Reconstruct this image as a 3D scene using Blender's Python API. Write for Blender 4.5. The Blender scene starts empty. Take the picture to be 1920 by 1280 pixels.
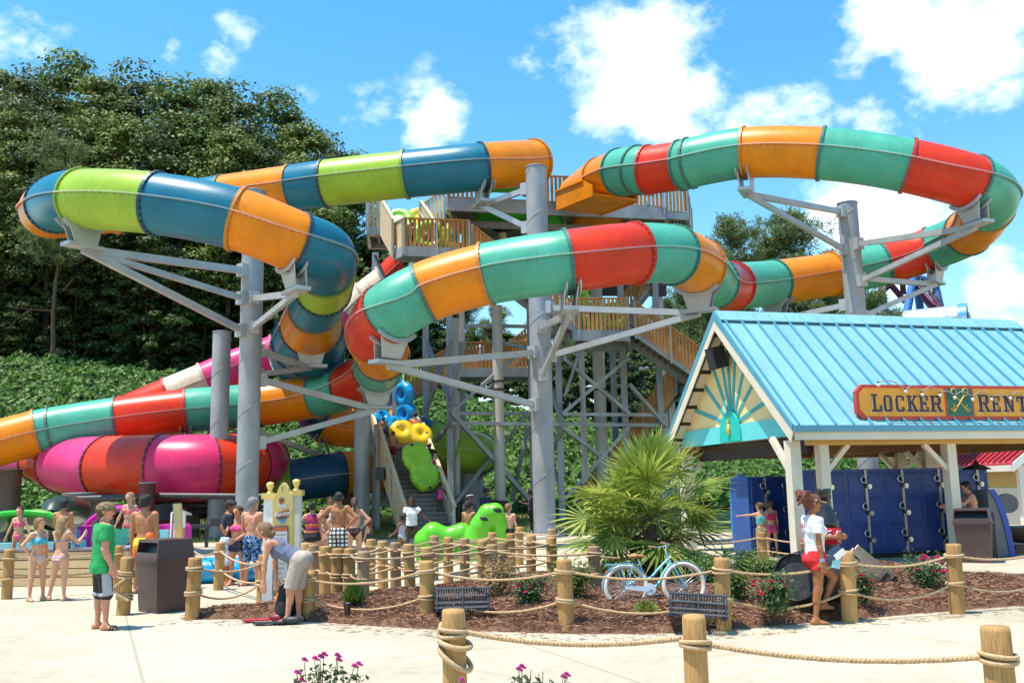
import bpy, math, random
import numpy as np
from mathutils import Vector, Matrix
random.seed(7); np.random.seed(7)
PI = math.pi
R = math.radians
scene = bpy.context.scene
COL = scene.collection
V = Vector

# ------------------------------------------------------------------ camera
F_PX, CAM = 1750.0, V((0, 0, 1.8))
TH, RO = R(9.0), 0.020
_F = V((0, math.cos(TH), math.sin(TH)))
_R0 = V((1, 0, 0)); _U0 = V((0, -math.sin(TH), math.cos(TH)))
_U = _U0 * math.cos(RO) + _R0 * math.sin(RO)
_RR = _R0 * math.cos(RO) - _U0 * math.sin(RO)
cam_d = bpy.data.cameras.new('camera'); cam = bpy.data.objects.new('camera', cam_d)
COL.objects.link(cam); scene.camera = cam
cam_d.sensor_width = 36; cam_d.lens = F_PX / 1920 * 36
cam_d.clip_start = 0.1; cam_d.clip_end = 3000
m = Matrix.Identity(4)
for i in range(3):
    m[i][0], m[i][1], m[i][2], m[i][3] = _RR[i], _U[i], -_F[i], CAM[i]
cam.matrix_world = m

def ray(u, v):
    return _F + _RR * ((u - 960) / F_PX) + _U * ((640 - v) / F_PX)
def at(u, v, d):
    'world point seen at photo pixel u, v, at depth d metres'
    return CAM + ray(u, v) * d
def gp(u, v, z=0.0):
    'point of the level z seen at photo pixel u, v'
    r = ray(u, v)
    return CAM + r * ((z - CAM.z) / r.z)
def gd(u, d, z=0.0):
    'point of the level z in photo column u at depth d'
    # iterate: pixel row that gives level z at depth d
    v = 918.0
    for _ in range(6):
        p = at(u, v, d); v += (p.z - z) / d * F_PX
    return at(u, v, d)

# ------------------------------------------------------------------ mesh builder
class MB:
    def __init__(s): s.v = []; s.f = []; s.m = []; s.s = []
    def add(s, vs, fs, m=0, smooth=False):
        o = len(s.v); s.v.extend([tuple(x) for x in vs])
        for f in fs: s.f.append(tuple(i + o for i in f)); s.m.append(m); s.s.append(smooth)
    def box(s, c, size, rot=None, m=0, taper=1.0):
        x, y, z = (a / 2 for a in size); c = V(c); vs = []
        for dz in (-1, 1):
            t = taper if dz > 0 else 1.0
            for dx, dy in ((-1, -1), (1, -1), (1, 1), (-1, 1)):
                p = V((dx * x * t, dy * y * t, dz * z))
                vs.append(c + (rot @ p if rot else p))
        s.add(vs, [(3, 2, 1, 0), (4, 5, 6, 7), (0, 1, 5, 4), (1, 2, 6, 5), (2, 3, 7, 6), (3, 0, 4, 7)], m)
    def beam(s, p, q, w, h=None, m=0, up=(0, 0, 1)):
        'square bar from p to q'
        p, q = V(p), V(q); h = h or w; d = (q - p).normalized(); up = V(up)
        if abs(d.dot(up)) > .98: up = V((0, 1, 0))
        a = d.cross(up).normalized() * (w / 2); b = a.cross(d).normalized() * (h / 2)
        vs = [p - a - b, p + a - b, p + a + b, p - a + b, q - a - b, q + a - b, q + a + b, q - a + b]
        s.add(vs, [(3, 2, 1, 0), (4, 5, 6, 7), (0, 1, 5, 4), (1, 2, 6, 5), (2, 3, 7, 6), (3, 0, 4, 7)], m)
    def tube(s, pts, r, n=8, m=0, caps=True, smooth=True, close=False):
        pts = [V(p) for p in pts]; k = len(pts)
        rs = r if isinstance(r, (list, tuple)) else [r] * k
        vs = []; prev = None
        for i, p in enumerate(pts):
            if close: t = pts[(i + 1) % k] - pts[i - 1]
            else: t = pts[min(i + 1, k - 1)] - pts[max(i - 1, 0)]
            t = t.normalized() if t.length > 1e-9 else V((0, 0, 1))
            if prev is None: a = t.cross(V((0, 0, 1)) if abs(t.z) < .95 else V((1, 0, 0)))
            else: a = prev - t * prev.dot(t)
            a.normalize(); prev = a; b = t.cross(a)
            for j in range(n):
                an = 2 * PI * j / n
                vs.append(p + (a * math.cos(an) + b * math.sin(an)) * rs[i])
        fs = []
        for i in range(k if close else k - 1):
            i2 = (i + 1) % k
            for j in range(n):
                fs.append((i * n + j, i * n + (j + 1) % n, i2 * n + (j + 1) % n, i2 * n + j))
        s.add(vs, fs, m, smooth)
        if caps and not close:
            s.add(vs[:n], [tuple(range(n))[::-1]], m); s.add(vs[-n:], [tuple(range(n))], m)
    def cyl(s, p, q, r, r2=None, n=16, m=0, caps=True, smooth=True):
        s.tube([p, q], [r, r if r2 is None else r2], n, m, caps, smooth)
    def lathe(s, c, prof, n=20, m=0, smooth=True, sx=1.0, sy=1.0):
        'prof: (radius, z) pairs upward, about vertical axis at c'
        c = V(c); vs = []; fs = []
        for r, z in prof:
            for j in range(n):
                an = 2 * PI * j / n; vs.append(c + V((r * sx * math.cos(an), r * sy * math.sin(an), z)))
        for i in range(len(prof) - 1):
            for j in range(n):
                fs.append((i * n + j, i * n + (j + 1) % n, (i + 1) * n + (j + 1) % n, (i + 1) * n + j))
        s.add(vs, fs, m, smooth)
    def prism(s, poly, ext, m=0, smooth=False):
        'polygon of 3d points extruded by the vector ext'
        k = len(poly); ext = V(ext); a = [V(p) for p in poly]; b = [p + ext for p in a]
        nrm = V((0, 0, 0))
        for i in range(k): nrm += a[i].cross(a[(i + 1) % k])
        if nrm.dot(ext) > 0: a.reverse(); b.reverse()
        s.add(a + b, [tuple(range(k)), tuple(range(2 * k - 1, k - 1, -1))], m)
        s.add(a + b, [(i, i + k, (i + 1) % k + k, (i + 1) % k) for i in range(k)], m, smooth)
    def ball(s, c, r, n=12, m=0, rot=None):
        'ellipsoid; r a number or three'
        c = V(c); rx, ry, rz = r if isinstance(r, (tuple, list)) else (r, r, r); k = n // 2; vs = []; fs = []
        for i in range(k + 1):
            t = PI * i / k
            for j in range(n):
                a = 2 * PI * j / n; p = V((rx * math.sin(t) * math.cos(a), ry * math.sin(t) * math.sin(a), -rz * math.cos(t)))
                vs.append(c + (rot @ p if rot else p))
        for i in range(k):
            for j in range(n): fs.append((i * n + j, i * n + (j + 1) % n, (i + 1) * n + (j + 1) % n, (i + 1) * n + j))
        s.add(vs, fs, m, True)
    def build(s, name, mats, parent=None, local=False, weld=False):
        'one mesh object; vertices are world points unless local'
        me = bpy.data.meshes.new(name)
        o = bpy.data.objects.new(name, me)
        off = V((0, 0, 0))
        if not local:
            if parent is not None: off = wloc(parent)
            elif s.v:
                a = np.array(s.v); off = V(((a[:, 0].min() + a[:, 0].max()) / 2, (a[:, 1].min() + a[:, 1].max()) / 2, a[:, 2].min()))
                o.location = off
        vs = [(x - off.x, y - off.y, z - off.z) for x, y, z in s.v]
        me.from_pydata(vs, [], s.f)
        for mt in (mats if isinstance(mats, (list, tuple)) else [mats]): me.materials.append(mt)
        me.polygons.foreach_set('material_index', s.m); me.polygons.foreach_set('use_smooth', s.s)
        me.update()
        COL.objects.link(o)
        if parent is not None: o.parent = parent
        return o

def wloc(o):
    p = V(o.location)
    while o.parent is not None: o = o.parent; p += V(o.location)
    return p
def np_mesh(name, verts, faces, mats, parent=None, smooth=True, mi=None, off=None):
    'mesh object from numpy arrays of verts and quads (or triangles)'
    me = bpy.data.meshes.new(name); k = faces.shape[1]
    me.vertices.add(len(verts)); me.loops.add(faces.size); me.polygons.add(len(faces))
    vv = np.asarray(verts, np.float32)
    if off is not None: vv = vv - np.array(off, np.float32)
    me.vertices.foreach_set('co', vv.ravel())
    me.loops.foreach_set('vertex_index', faces.astype(np.int32).ravel())
    me.polygons.foreach_set('loop_start', np.arange(0, faces.size, k, dtype=np.int32))
    me.polygons.foreach_set('use_smooth', np.full(len(faces), smooth))
    if mi is not None: me.polygons.foreach_set('material_index', mi.astype(np.int32))
    for mt in (mats if isinstance(mats, (list, tuple)) else [mats]): me.materials.append(mt)
    me.update(calc_edges=True); me.validate()
    o = bpy.data.objects.new(name, me); COL.objects.link(o)
    if parent is not None: o.parent = parent
    return o
def tag(o, label=None, cat=None, group=None, kind=None):
    if label: o['label'] = label
    if cat: o['category'] = cat
    if group: o['group'] = group
    if kind: o['kind'] = kind
    return o
def thing(name, label, cat, loc=(0, 0, 0), group=None, rz=0):
    o = bpy.data.objects.new(name, None); COL.objects.link(o)
    o.location = loc; o.rotation_euler = (0, 0, rz); o.empty_display_size = .2
    return tag(o, label, cat, group)
def struct(name, mb, m): return tag(mb.build(name, m), kind='structure')
def copy_tree(o, parent=None):
    c = o.copy(); COL.objects.link(c)
    if parent is not None: c.parent = parent
    for ch in list(o.children): copy_tree(ch, c)
    return c

# ------------------------------------------------------------------ materials
def nodes(name):
    mt = bpy.data.materials.new(name); mt.use_nodes = True
    nt = mt.node_tree; nt.nodes.clear()
    out = nt.nodes.new('ShaderNodeOutputMaterial'); b = nt.nodes.new('ShaderNodeBsdfPrincipled')
    nt.links.new(b.outputs[0], out.inputs[0])
    return mt, nt, b
def rgba(c): return (c[0], c[1], c[2], 1)
def noise(nt, scale, detail=3, coord='Object', rough=.5, stretch=None):
    tc = nt.nodes.new('ShaderNodeTexCoord'); n = nt.nodes.new('ShaderNodeTexNoise')
    n.inputs['Scale'].default_value = scale; n.inputs['Detail'].default_value = detail; n.inputs['Roughness'].default_value = rough
    src = tc.outputs[coord]
    if stretch:
        mp = nt.nodes.new('ShaderNodeMapping'); mp.inputs['Scale'].default_value = stretch
        nt.links.new(src, mp.inputs[0]); src = mp.outputs[0]
    nt.links.new(src, n.inputs['Vector'])
    return n
def ramp(nt, fac, stops):
    r = nt.nodes.new('ShaderNodeValToRGB'); e = r.color_ramp.elements
    while len(e) < len(stops): e.new(.5)
    for x, (p, c) in zip(e, stops): x.position = p; x.color = rgba(c)
    nt.links.new(fac, r.inputs[0]); return r
def bump(nt, b, h, strength=.3, dist=.02):
    n = nt.nodes.new('ShaderNodeBump'); n.inputs['Strength'].default_value = strength; n.inputs['Distance'].default_value = dist
    nt.links.new(h, n.inputs['Height']); nt.links.new(n.outputs[0], b.inputs['Normal'])
_MC = {}
def M(name, col, rough=.5, var=.15, scale=3.0, bmp=0.0, bscale=40, metal=0.0, coat=0.0, stretch=None, spec=.5, sss=0.0, bdist=.01):
    'plain surface with a mottled colour'
    if name in _MC: return _MC[name]
    mt, nt, b = nodes(name)
    n = noise(nt, scale, 4, stretch=stretch)
    lo = [c * (1 - var) for c in col]; hi = [min(1, c * (1 + var)) for c in col]
    r = ramp(nt, n.outputs[0], [(.3, lo), (.7, hi)])
    nt.links.new(r.outputs[0], b.inputs['Base Color'])
    b.inputs['Roughness'].default_value = rough; b.inputs['Metallic'].default_value = metal
    b.inputs['Specular IOR Level'].default_value = spec
    if coat: b.inputs['Coat Weight'].default_value = coat; b.inputs['Coat Roughness'].default_value = .12
    if sss:
        b.inputs['Subsurface Weight'].default_value = sss; b.inputs['Subsurface Radius'].default_value = (.012, .005, .003); b.inputs['Subsurface Scale'].default_value = 1.0
    if bmp:
        n2 = noise(nt, bscale, 4, stretch=stretch); bump(nt, b, n2.outputs[0], bmp, bdist)
    _MC[name] = mt
    return mt
def wood(name, dark, light, rough=.75, ax=2, scale=6.0):
    if name in _MC: return _MC[name]
    mt, nt, b = nodes(name)
    st = [14.0, 14.0, 14.0]; st[ax] = .8
    n = noise(nt, scale, 6, stretch=st, rough=.65)
    n3 = noise(nt, 2.0, 3)
    mx = nt.nodes.new('ShaderNodeMath'); mx.operation = 'ADD'
    ml = nt.nodes.new('ShaderNodeMath'); ml.operation = 'MULTIPLY'; ml.inputs[1].default_value = .5
    nt.links.new(n3.outputs[0], ml.inputs[0]); nt.links.new(n.outputs[0], mx.inputs[0]); nt.links.new(ml.outputs[0], mx.inputs[1])
    oi = nt.nodes.new('ShaderNodeObjectInfo'); m2 = nt.nodes.new('ShaderNodeMath'); m2.operation = 'MULTIPLY_ADD'; m2.inputs[1].default_value = .2
    nt.links.new(oi.outputs['Random'], m2.inputs[0]); nt.links.new(mx.outputs[0], m2.inputs[2])
    r = ramp(nt, m2.outputs[0], [(.5, dark), (.95, light)])
    nt.links.new(r.outputs[0], b.inputs['Base Color']); b.inputs['Roughness'].default_value = rough
    bump(nt, b, n.outputs[0], .4, .006)
    _MC[name] = mt
    return mt
def leafmat(name, a, b_, c, trans=.35, rough=.55):
    'leaves: every leaf (mesh island) its own green'
    if name in _MC: return _MC[name]
    mt, nt, b = nodes(name)
    g = nt.nodes.new('ShaderNodeNewGeometry')
    r = ramp(nt, g.outputs['Random Per Island'], [(0, a), (.5, b_), (1, c)])
    nt.links.new(r.outputs[0], b.inputs['Base Color']); b.inputs['Roughness'].default_value = rough
    b.inputs['Specular IOR Level'].default_value = .4
    t = nt.nodes.new('ShaderNodeBsdfTranslucent'); mix = nt.nodes.new('ShaderNodeMixShader'); mix.inputs[0].default_value = trans
    hs = nt.nodes.new('ShaderNodeHueSaturation'); hs.inputs['Value'].default_value = 1.3; hs.inputs['Hue'].default_value = .485
    nt.links.new(r.outputs[0], hs.inputs['Color']); nt.links.new(hs.outputs[0], t.inputs[0])
    out = [x for x in nt.nodes if x.type == 'OUTPUT_MATERIAL'][0]
    nt.links.new(b.outputs[0], mix.inputs[1]); nt.links.new(t.outputs[0], mix.inputs[2]); nt.links.new(mix.outputs[0], out.inputs[0])
    _MC[name] = mt
    return mt
def facemat(name, cols, rough=.6):
    'each separate piece of the mesh takes one of the colours'
    if name in _MC: return _MC[name]
    mt, nt, b = nodes(name)
    g = nt.nodes.new('ShaderNodeNewGeometry')
    k = len(cols); r = ramp(nt, g.outputs['Random Per Island'], [((i + .5) / k, c) for i, c in enumerate(cols)])
    nt.links.new(r.outputs[0], b.inputs['Base Color']); b.inputs['Roughness'].default_value = rough
    _MC[name] = mt
    return mt

STEEL = M('galvanised_steel', (.36, .37, .39), .55, .22, 1.2, .15, 12, metal=.25, stretch=(1, 1, .5))
STEEL_L = M('bright_galvanised', (.47, .48, .49), .45, .12, 1.5, .1, 20, metal=.3)
STEEL_D = M('dull_steel', (.25, .26, .29), .55, .2, 1.5, .1, 20, metal=.25)
BLACK = M('black_plastic', (.012, .012, .014), .4, .2)
WHITE = M('white_paint', (.78, .77, .74), .45, .06)
CREAM = M('cream_paint', (.74, .66, .52), .5, .06, 2, .05, 60)
DWOOD = wood('deck_timber', (.32, .125, .035), (.64, .31, .105))
DWOOD_L = wood('pale_timber', (.55, .38, .21), (.78, .60, .38))
POSTW = wood('log_timber', (.20, .095, .028), (.50, .285, .10))
ROPE = M('manila_rope', (.50, .34, .19), .85, .25, 60, .3, 200)
# ------------------------------------------------------------------ light and sky
SUN_EL, SUN_DIR = R(73), V((-0.93, -0.36, 0)).normalized()
sd = V((SUN_DIR.x * math.cos(SUN_EL), SUN_DIR.y * math.cos(SUN_EL), math.sin(SUN_EL)))
sl = bpy.data.lights.new('sun', 'SUN'); so = bpy.data.objects.new('sun', sl); COL.objects.link(so)
sl.energy = 4.4; sl.angle = R(.5); sl.color = (1, .94, .83)
so.rotation_euler = sd.to_track_quat('Z', 'Y').to_euler(); so.location = (-40, -20, 60)
w = bpy.data.worlds.new('World'); scene.world = w; w.use_nodes = True
nt = w.node_tree; nt.nodes.clear()
wo = nt.nodes.new('ShaderNodeOutputWorld'); bg = nt.nodes.new('ShaderNodeBackground'); nt.links.new(bg.outputs[0], wo.inputs[0])
sk = nt.nodes.new('ShaderNodeTexSky'); sk.sky_type = 'NISHITA'; sk.sun_disc = False
sk.sun_elevation = SUN_EL; sk.sun_rotation = math.atan2(SUN_DIR.x, SUN_DIR.y)
sk.air_density = 1.3; sk.dust_density = .3; sk.ozone_density = 2.5
hs = nt.nodes.new('ShaderNodeHueSaturation'); hs.inputs['Saturation'].default_value = 1.35; hs.inputs['Hue'].default_value = .487; hs.inputs['Value'].default_value = .96
nt.links.new(sk.outputs[0], hs.inputs['Color'])
tc = nt.nodes.new('ShaderNodeTexCoord')
def mth(op, a, b=None, c=None, clamp=False):
    n = nt.nodes.new('ShaderNodeMath'); n.operation = op; n.use_clamp = clamp
    for i, x in enumerate((a, b, c)):
        if x is None: continue
        if isinstance(x, (int, float)): n.inputs[i].default_value = x
        else: nt.links.new(x, n.inputs[i])
    return n.outputs[0]
nz = nt.nodes.new('ShaderNodeTexNoise'); nz.inputs['Scale'].default_value = 9; nz.inputs['Detail'].default_value = 9; nz.inputs['Roughness'].default_value = .62
mp = nt.nodes.new('ShaderNodeMapping'); mp.inputs['Scale'].default_value = (1, 1, 1.5)
nt.links.new(tc.outputs['Generated'], mp.inputs[0]); nt.links.new(mp.outputs[0], nz.inputs['Vector'])
# clouds: (direction seen at photo pixel u, v), angular half width, weight
CLOUDS = [(1150, 105, .062, .95), (1225, 150, .07, 1.0), (1320, 155, .045, .85), (1140, 205, .045, .8), (1200, 60, .03, .7), (1400, 200, .045, .6), (1425, 120, .03, .45),
          (1660, 35, .07, 1.0), (1740, 105, .072, 1.0), (1840, 105, .06, .9), (1620, 100, .045, .8), (1650, 200, .04, .75), (1590, 205, .03, .5), (1900, 90, .04, .7),
          (832, 232, .036, 1.0), (805, 248, .033, .95), (690, 235, .04, .35), (1560, 390, .05, .95), (1640, 410, .065, 1.05), (1740, 400, .055, .95), (1850, 560, .06, .5), (1700, 530, .05, .7),
          (435, 45, .026, .55), (325, 78, .022, .48), (400, 100, .022, .5), (980, 170, .05, .40), (1500, 215, .07, .48), (1880, 300, .07, .45), (30, 60, .05, .3), (560, 190, .04, .15)]
tot = None
for (u, v, sz, wt) in CLOUDS:
    d = ray(u, v).normalized()
    vm = nt.nodes.new('ShaderNodeVectorMath'); vm.operation = 'DISTANCE'
    nt.links.new(tc.outputs['Generated'], vm.inputs[0]); vm.inputs[1].default_value = d
    g = mth('DIVIDE', vm.outputs['Value'], sz); g = mth('MULTIPLY', g, g); g = mth('MULTIPLY', g, -1.0); g = mth('EXPONENT', g); g = mth('MULTIPLY', g, wt)
    tot = g if tot is None else mth('MAXIMUM', tot, g)
# a little cloud everywhere else too
nz2 = nt.nodes.new('ShaderNodeTexNoise'); nz2.inputs['Scale'].default_value = 2.2; nz2.inputs['Detail'].default_value = 3
nt.links.new(mp.outputs[0], nz2.inputs['Vector'])
bgc = mth('MULTIPLY', mth('SUBTRACT', nz2.outputs[0], .56, clamp=True), .8)
tot = mth('ADD', tot, bgc)
nn = mth('SUBTRACT', nz.outputs[0], .5); nn = mth('MULTIPLY', nn, 2.7)
dens = mth('ADD', tot, nn)
dens = mth('SUBTRACT', dens, .33); dens = mth('DIVIDE', dens, .7, clamp=True)
dens = mth('POWER', dens, 1.25); gate = mth('MULTIPLY', tot, 4.0, clamp=True); dens = mth('MULTIPLY', dens, gate)
mixc = nt.nodes.new('ShaderNodeMix'); mixc.data_type = 'RGBA'
nt.links.new(dens, mixc.inputs[0]); nt.links.new(hs.outputs[0], mixc.inputs[6]); mixc.inputs[7].default_value = (8.6, 8.7, 8.8, 1)
nt.links.new(mixc.outputs[2], bg.inputs[0]); bg.inputs[1].default_value = .15
vs = scene.view_settings
vs.view_transform = 'Standard'; vs.look = 'None'; vs.gamma = 1; vs.exposure = 0.70
try: vs.use_curve_mapping = False
except Exception: pass
scene.cycles.max_bounces = 6; scene.cycles.diffuse_bounces = 3; scene.cycles.glossy_bounces = 3; scene.cycles.transmission_bounces = 4; scene.cycles.transparent_max_bounces = 6
scene.cycles.caustics_reflective = False; scene.cycles.caustics_refractive = False
# ------------------------------------------------------------------ ground
def concrete():
    mt, nt, b = nodes('concrete')
    n1 = noise(nt, .35, 5); n2 = noise(nt, 5, 6, rough=.7); n3 = noise(nt, 90, 2)
    a = nt.nodes.new('ShaderNodeMath'); a.operation = 'MULTIPLY_ADD'; a.inputs[1].default_value = .6
    nt.links.new(n1.outputs[0], a.inputs[0]); 
    m2 = nt.nodes.new('ShaderNodeMath'); m2.operation = 'MULTIPLY'; m2.inputs[1].default_value = .5; nt.links.new(n2.outputs[0], m2.inputs[0]); nt.links.new(m2.outputs[0], a.inputs[2])
    r = ramp(nt, a.outputs[0], [(.38, (.34, .285, .20)), (.55, (.455, .395, .29)), (.72, (.52, .46, .355))])
    # sawn joints every few metres, on a grid turned against the view
    tc = nt.nodes.new('ShaderNodeTexCoord'); mp = nt.nodes.new('ShaderNodeMapping'); mp.inputs['Rotation'].default_value = (0, 0, R(-24)); mp.inputs['Location'].default_value = (.9, 1.3, 0)
    nt.links.new(tc.outputs['Object'], mp.inputs[0]); sp = nt.nodes.new('ShaderNodeSeparateXYZ'); nt.links.new(mp.outputs[0], sp.inputs[0])
    js = []
    for k in (0, 1):
        q = nt.nodes.new('ShaderNodeMath'); q.operation = 'PINGPONG'; q.inputs[1].default_value = 2.1; nt.links.new(sp.outputs[k], q.inputs[0])
        c = nt.nodes.new('ShaderNodeMath'); c.operation = 'LESS_THAN'; c.inputs[1].default_value = .017; nt.links.new(q.outputs[0], c.inputs[0]); js.append(c.outputs[0])
    mxx = nt.nodes.new('ShaderNodeMath'); mxx.operation = 'MAXIMUM'; nt.links.new(js[0], mxx.inputs[0]); nt.links.new(js[1], mxx.inputs[1])
    # small dark marks on the slab
    n4 = noise(nt, 2.2, 8, rough=.8, stretch=(1, 3, 1)); st = ramp(nt, n4.outputs[0], [(.62, (0, 0, 0)), (.68, (.5, .5, .5))])
    mk = nt.nodes.new('ShaderNodeMath'); mk.operation = 'MAXIMUM'; nt.links.new(st.outputs[0], mk.inputs[1])
    sc = nt.nodes.new('ShaderNodeMath'); sc.operation = 'MULTIPLY'; sc.inputs[1].default_value = .62; nt.links.new(mxx.outputs[0], sc.inputs[0]); nt.links.new(sc.outputs[0], mk.inputs[0])
    mix = nt.nodes.new('ShaderNodeMix'); mix.data_type = 'RGBA'; mix.inputs[7].default_value = (.26, .22, .16, 1)
    nt.links.new(mk.outputs[0], mix.inputs[0]); nt.links.new(r.outputs[0], mix.inputs[6]); nt.links.new(mix.outputs[2], b.inputs['Base Color'])
    b.inputs['Roughness'].default_value = .85; bump(nt, b, n3.outputs[0], .25, .004)
    return mt
CONC = concrete()
def grid_sheet(name, x0, x1, y0, y1, nx, ny, hf, mat_, kind='structure', smooth=True):
    xs = np.linspace(x0, x1, nx); ys = np.linspace(y0, y1, ny)
    X, Y = np.meshgrid(xs, ys); Z = hf(X, Y)
    v = np.stack([X.ravel(), Y.ravel(), Z.ravel()], 1)
    i = np.arange((ny - 1) * nx).reshape(ny - 1, nx)[:, :-1].ravel()
    f = np.stack([i, i + 1, i + nx + 1, i + nx], 1)
    o = np_mesh(name, v, f, mat_, smooth=smooth); tag(o, kind=kind); return o
SOIL = M('bare_soil', (.16, .12, .075), .95, .3, .4, .5, 8)
GRASSM = M('lawn_turf', (.17, .20, .055), .95, .35, .5, .6, 30)
g = MB(); g.add([(-700, -120, -.02), (700, -120, -.02), (700, 1500, -.02), (-700, 1500, -.02)], [(0, 1, 2, 3)])
struct('ground', g, SOIL)
g = MB(); g.add([(-70, -30, 0), (70, -30, 0), (70, 37, 0), (-70, 37, 0)], [(0, 1, 2, 3)])
struct('pavement', g, CONC)
def vnoise(X, Y, s, seed):
    'cheap smooth noise from sines'
    rng = np.random.RandomState(seed); Z = 0
    for k in range(7):
        a, p = rng.uniform(0, 2 * PI, 2); fr = s * (1.0 + .55 * k); Z = Z + np.sin((X * math.cos(a) + Y * math.sin(a)) * fr + p) / (1 + .6 * k)
    return Z / 2.2
def hill(X, Y):
    # a planted bank that climbs to the forest, high on one side and low on the other
    x2 = X / np.maximum(Y, 1) * 70
    top = np.interp(x2, [-60, -34, -20, -6, 2, 8, 16, 30, 60], [12.5, 11.5, 9.8, 8.6, 6.6, 5.2, 4.4, 4.0, 4.0])
    t = np.clip((Y - 50) / 22, 0, 1); s = t * t * (3 - 2 * t)
    far = np.clip((Y - 72) / 60, 0, 1) * 3
    return -.05 + top * s + far * (s > .9) + vnoise(X, Y, .35, 3) * .28 * np.minimum(1, s * 4)
KUDZU_SOIL = M('bank_soil', (.035, .055, .018), .95, .3, 1)
grid_sheet('hill', -75, 75, 49, 150, 160, 110, hill, KUDZU_SOIL)
def lawn_h(X, Y): return .012 + .0 * X + np.clip((Y - 40) / 20, 0, 1) * .8
grid_sheet('lawn', -40, 30, 37.0, 53, 60, 20, lawn_h, GRASSM)

# blades and leaves as many small faces
def leaf_cloud(P, Nn, size, asp=.6, fold=.0, jitter=.5, rng=np.random):
    'one quad per point P facing about Nn'
    k = len(P)
    Nn = Nn + rng.normal(0, jitter, (k, 3)); Nn /= np.linalg.norm(Nn, axis=1, keepdims=True) + 1e-9
    a = np.cross(Nn, rng.normal(0, 1, (k, 3))); a /= np.linalg.norm(a, axis=1, keepdims=True) + 1e-9
    b = np.cross(Nn, a)
    s = (size if np.ndim(size) else np.full(k, size)) * rng.uniform(.65, 1.3, k); s = s[:, None]
    droop = -Nn * s * .12
    # a leaf outline: base, two sides, tip
    v = np.stack([P - a * s * .5, P + b * s * asp * .5 - a * s * .05 + droop * 0, P + a * s * .5 + droop, P - b * s * asp * .5 - a * s * .05], 1).reshape(-1, 3)
    f = np.arange(4 * k).reshape(k, 4)
    return v, f
KUDZU = leafmat('kudzu_leaves', (.028, .085, .010), (.08, .185, .022), (.16, .29, .05), .35)
rng = np.random.RandomState(5)
k = 110000
Y = 50.5 + 26 * rng.rand(k) ** 1.15; X = (rng.rand(k) * 1.25 - .66) * Y * 1.02
lump = vnoise(X, Y, 1.1, 9) * .42 + vnoise(X, Y, 2.6, 11) * .25
Z = hill(X, Y) + .25 + np.abs(lump) * 1.5 + rng.rand(k) * .25
e = .4
def hk(X, Y): return hill(X, Y) + np.abs(vnoise(X, Y, 1.1, 9) * .42 + vnoise(X, Y, 2.6, 11) * .25) * 1.5
nx_ = -(hk(X + e, Y) - hk(X - e, Y)) / (2 * e); ny_ = -(hk(X, Y + e) - hk(X, Y - e)) / (2 * e)
N_ = np.stack([nx_, ny_ - .5, np.ones(k)], 1); N_ /= np.linalg.norm(N_, axis=1, keepdims=True)
v, f = leaf_cloud(np.stack([X, Y, Z], 1), N_, .36, .85, jitter=.42, rng=rng)
tag(np_mesh('kudzu', v, f, KUDZU, smooth=False), kind='stuff')
# lawn blades
k = 26000
Y = 37.2 + 14 * rng.rand(k); X = rng.uniform(-17, 6, k)
P = np.stack([X, Y, lawn_h(X, Y) + .05], 1); h = rng.uniform(.06, .16, k)
dx = rng.normal(0, .04, (k, 2)); wv = rng.uniform(.012, .025, k); an = rng.uniform(0, PI, k)
wx = np.stack([np.cos(an) * wv, np.sin(an) * wv, 0 * wv], 1)
tip = P + np.stack([dx[:, 0], dx[:, 1], h], 1)
v = np.stack([P - wx, P + wx, tip], 1).reshape(-1, 3); f = np.arange(3 * k).reshape(k, 3)
tag(np_mesh('grass', v, f, leafmat('grass_blades', (.13, .17, .04), (.22, .25, .07), (.30, .29, .11), .3), smooth=False), kind='stuff')

# ------------------------------------------------------------------ planted bed of pine straw
def g2(u, v): p = gp(u, v); return (p.x, p.y)
FRONT = [(345, 1160), (420, 1160), (520, 1160), (640, 1168), (800, 1178), (940, 1183), (1080, 1187), (1230, 1187), (1350, 1180), (1480, 1170), (1600, 1160), (1720, 1149), (1850, 1139), (1990, 1128)]
BACK = [(1990, 1095), (1860, 1092), (1760, 1078), (1690, 1068), (1560, 1066), (1470, 1070), (1400, 1068), (1300, 1072), (1180, 1076), (1080, 1082), (960, 1090), (830, 1108), (700, 1122), (600, 1134), (480, 1146), (390, 1150)]
BED = [g2(*p) for p in FRONT + BACK]
_bx = np.array([p[0] for p in BED]); _by = np.array([p[1] for p in BED])
def inside(X, Y):
    c = np.zeros(X.shape, bool); j = len(BED) - 1
    for i in range(len(BED)):
        xi, yi, xj, yj = _bx[i], _by[i], _bx[j], _by[j]
        c ^= ((yi > Y) != (yj > Y)) & (X < (xj - xi) * (Y - yi) / (yj - yi + 1e-12) + xi); j = i
    return c
def edge_dist(X, Y):
    d = np.full(X.shape, 1e9); j = len(BED) - 1
    for i in range(len(BED)):
        ax, ay, bx, by = _bx[j], _by[j], _bx[i], _by[i]; L = (bx - ax) ** 2 + (by - ay) ** 2
        t = np.clip(((X - ax) * (bx - ax) + (Y - ay) * (by - ay)) / L, 0, 1)
        d = np.minimum(d, np.hypot(X - ax - t * (bx - ax), Y - ay - t * (by - ay))); j = i
    return d
def bed_h(X, Y):
    d = edge_dist(X, Y) * np.where(inside(X, Y), 1, -1)
    return np.where(d > 0, .05 + .16 * np.clip(d / .9, 0, 1) ** .7 + .03 * vnoise(X, Y, 3, 2), -.06 + np.clip(d * .4, -.3, 0) + .02)
MULCH = M('pine_straw_litter', (.17, .082, .048), .95, .45, 9, 1.0, 45, bdist=.03)
x0, x1, y0, y1 = _bx.min() - .2, _bx.max() + .2, _by.min() - .2, _by.max() + .2
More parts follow.
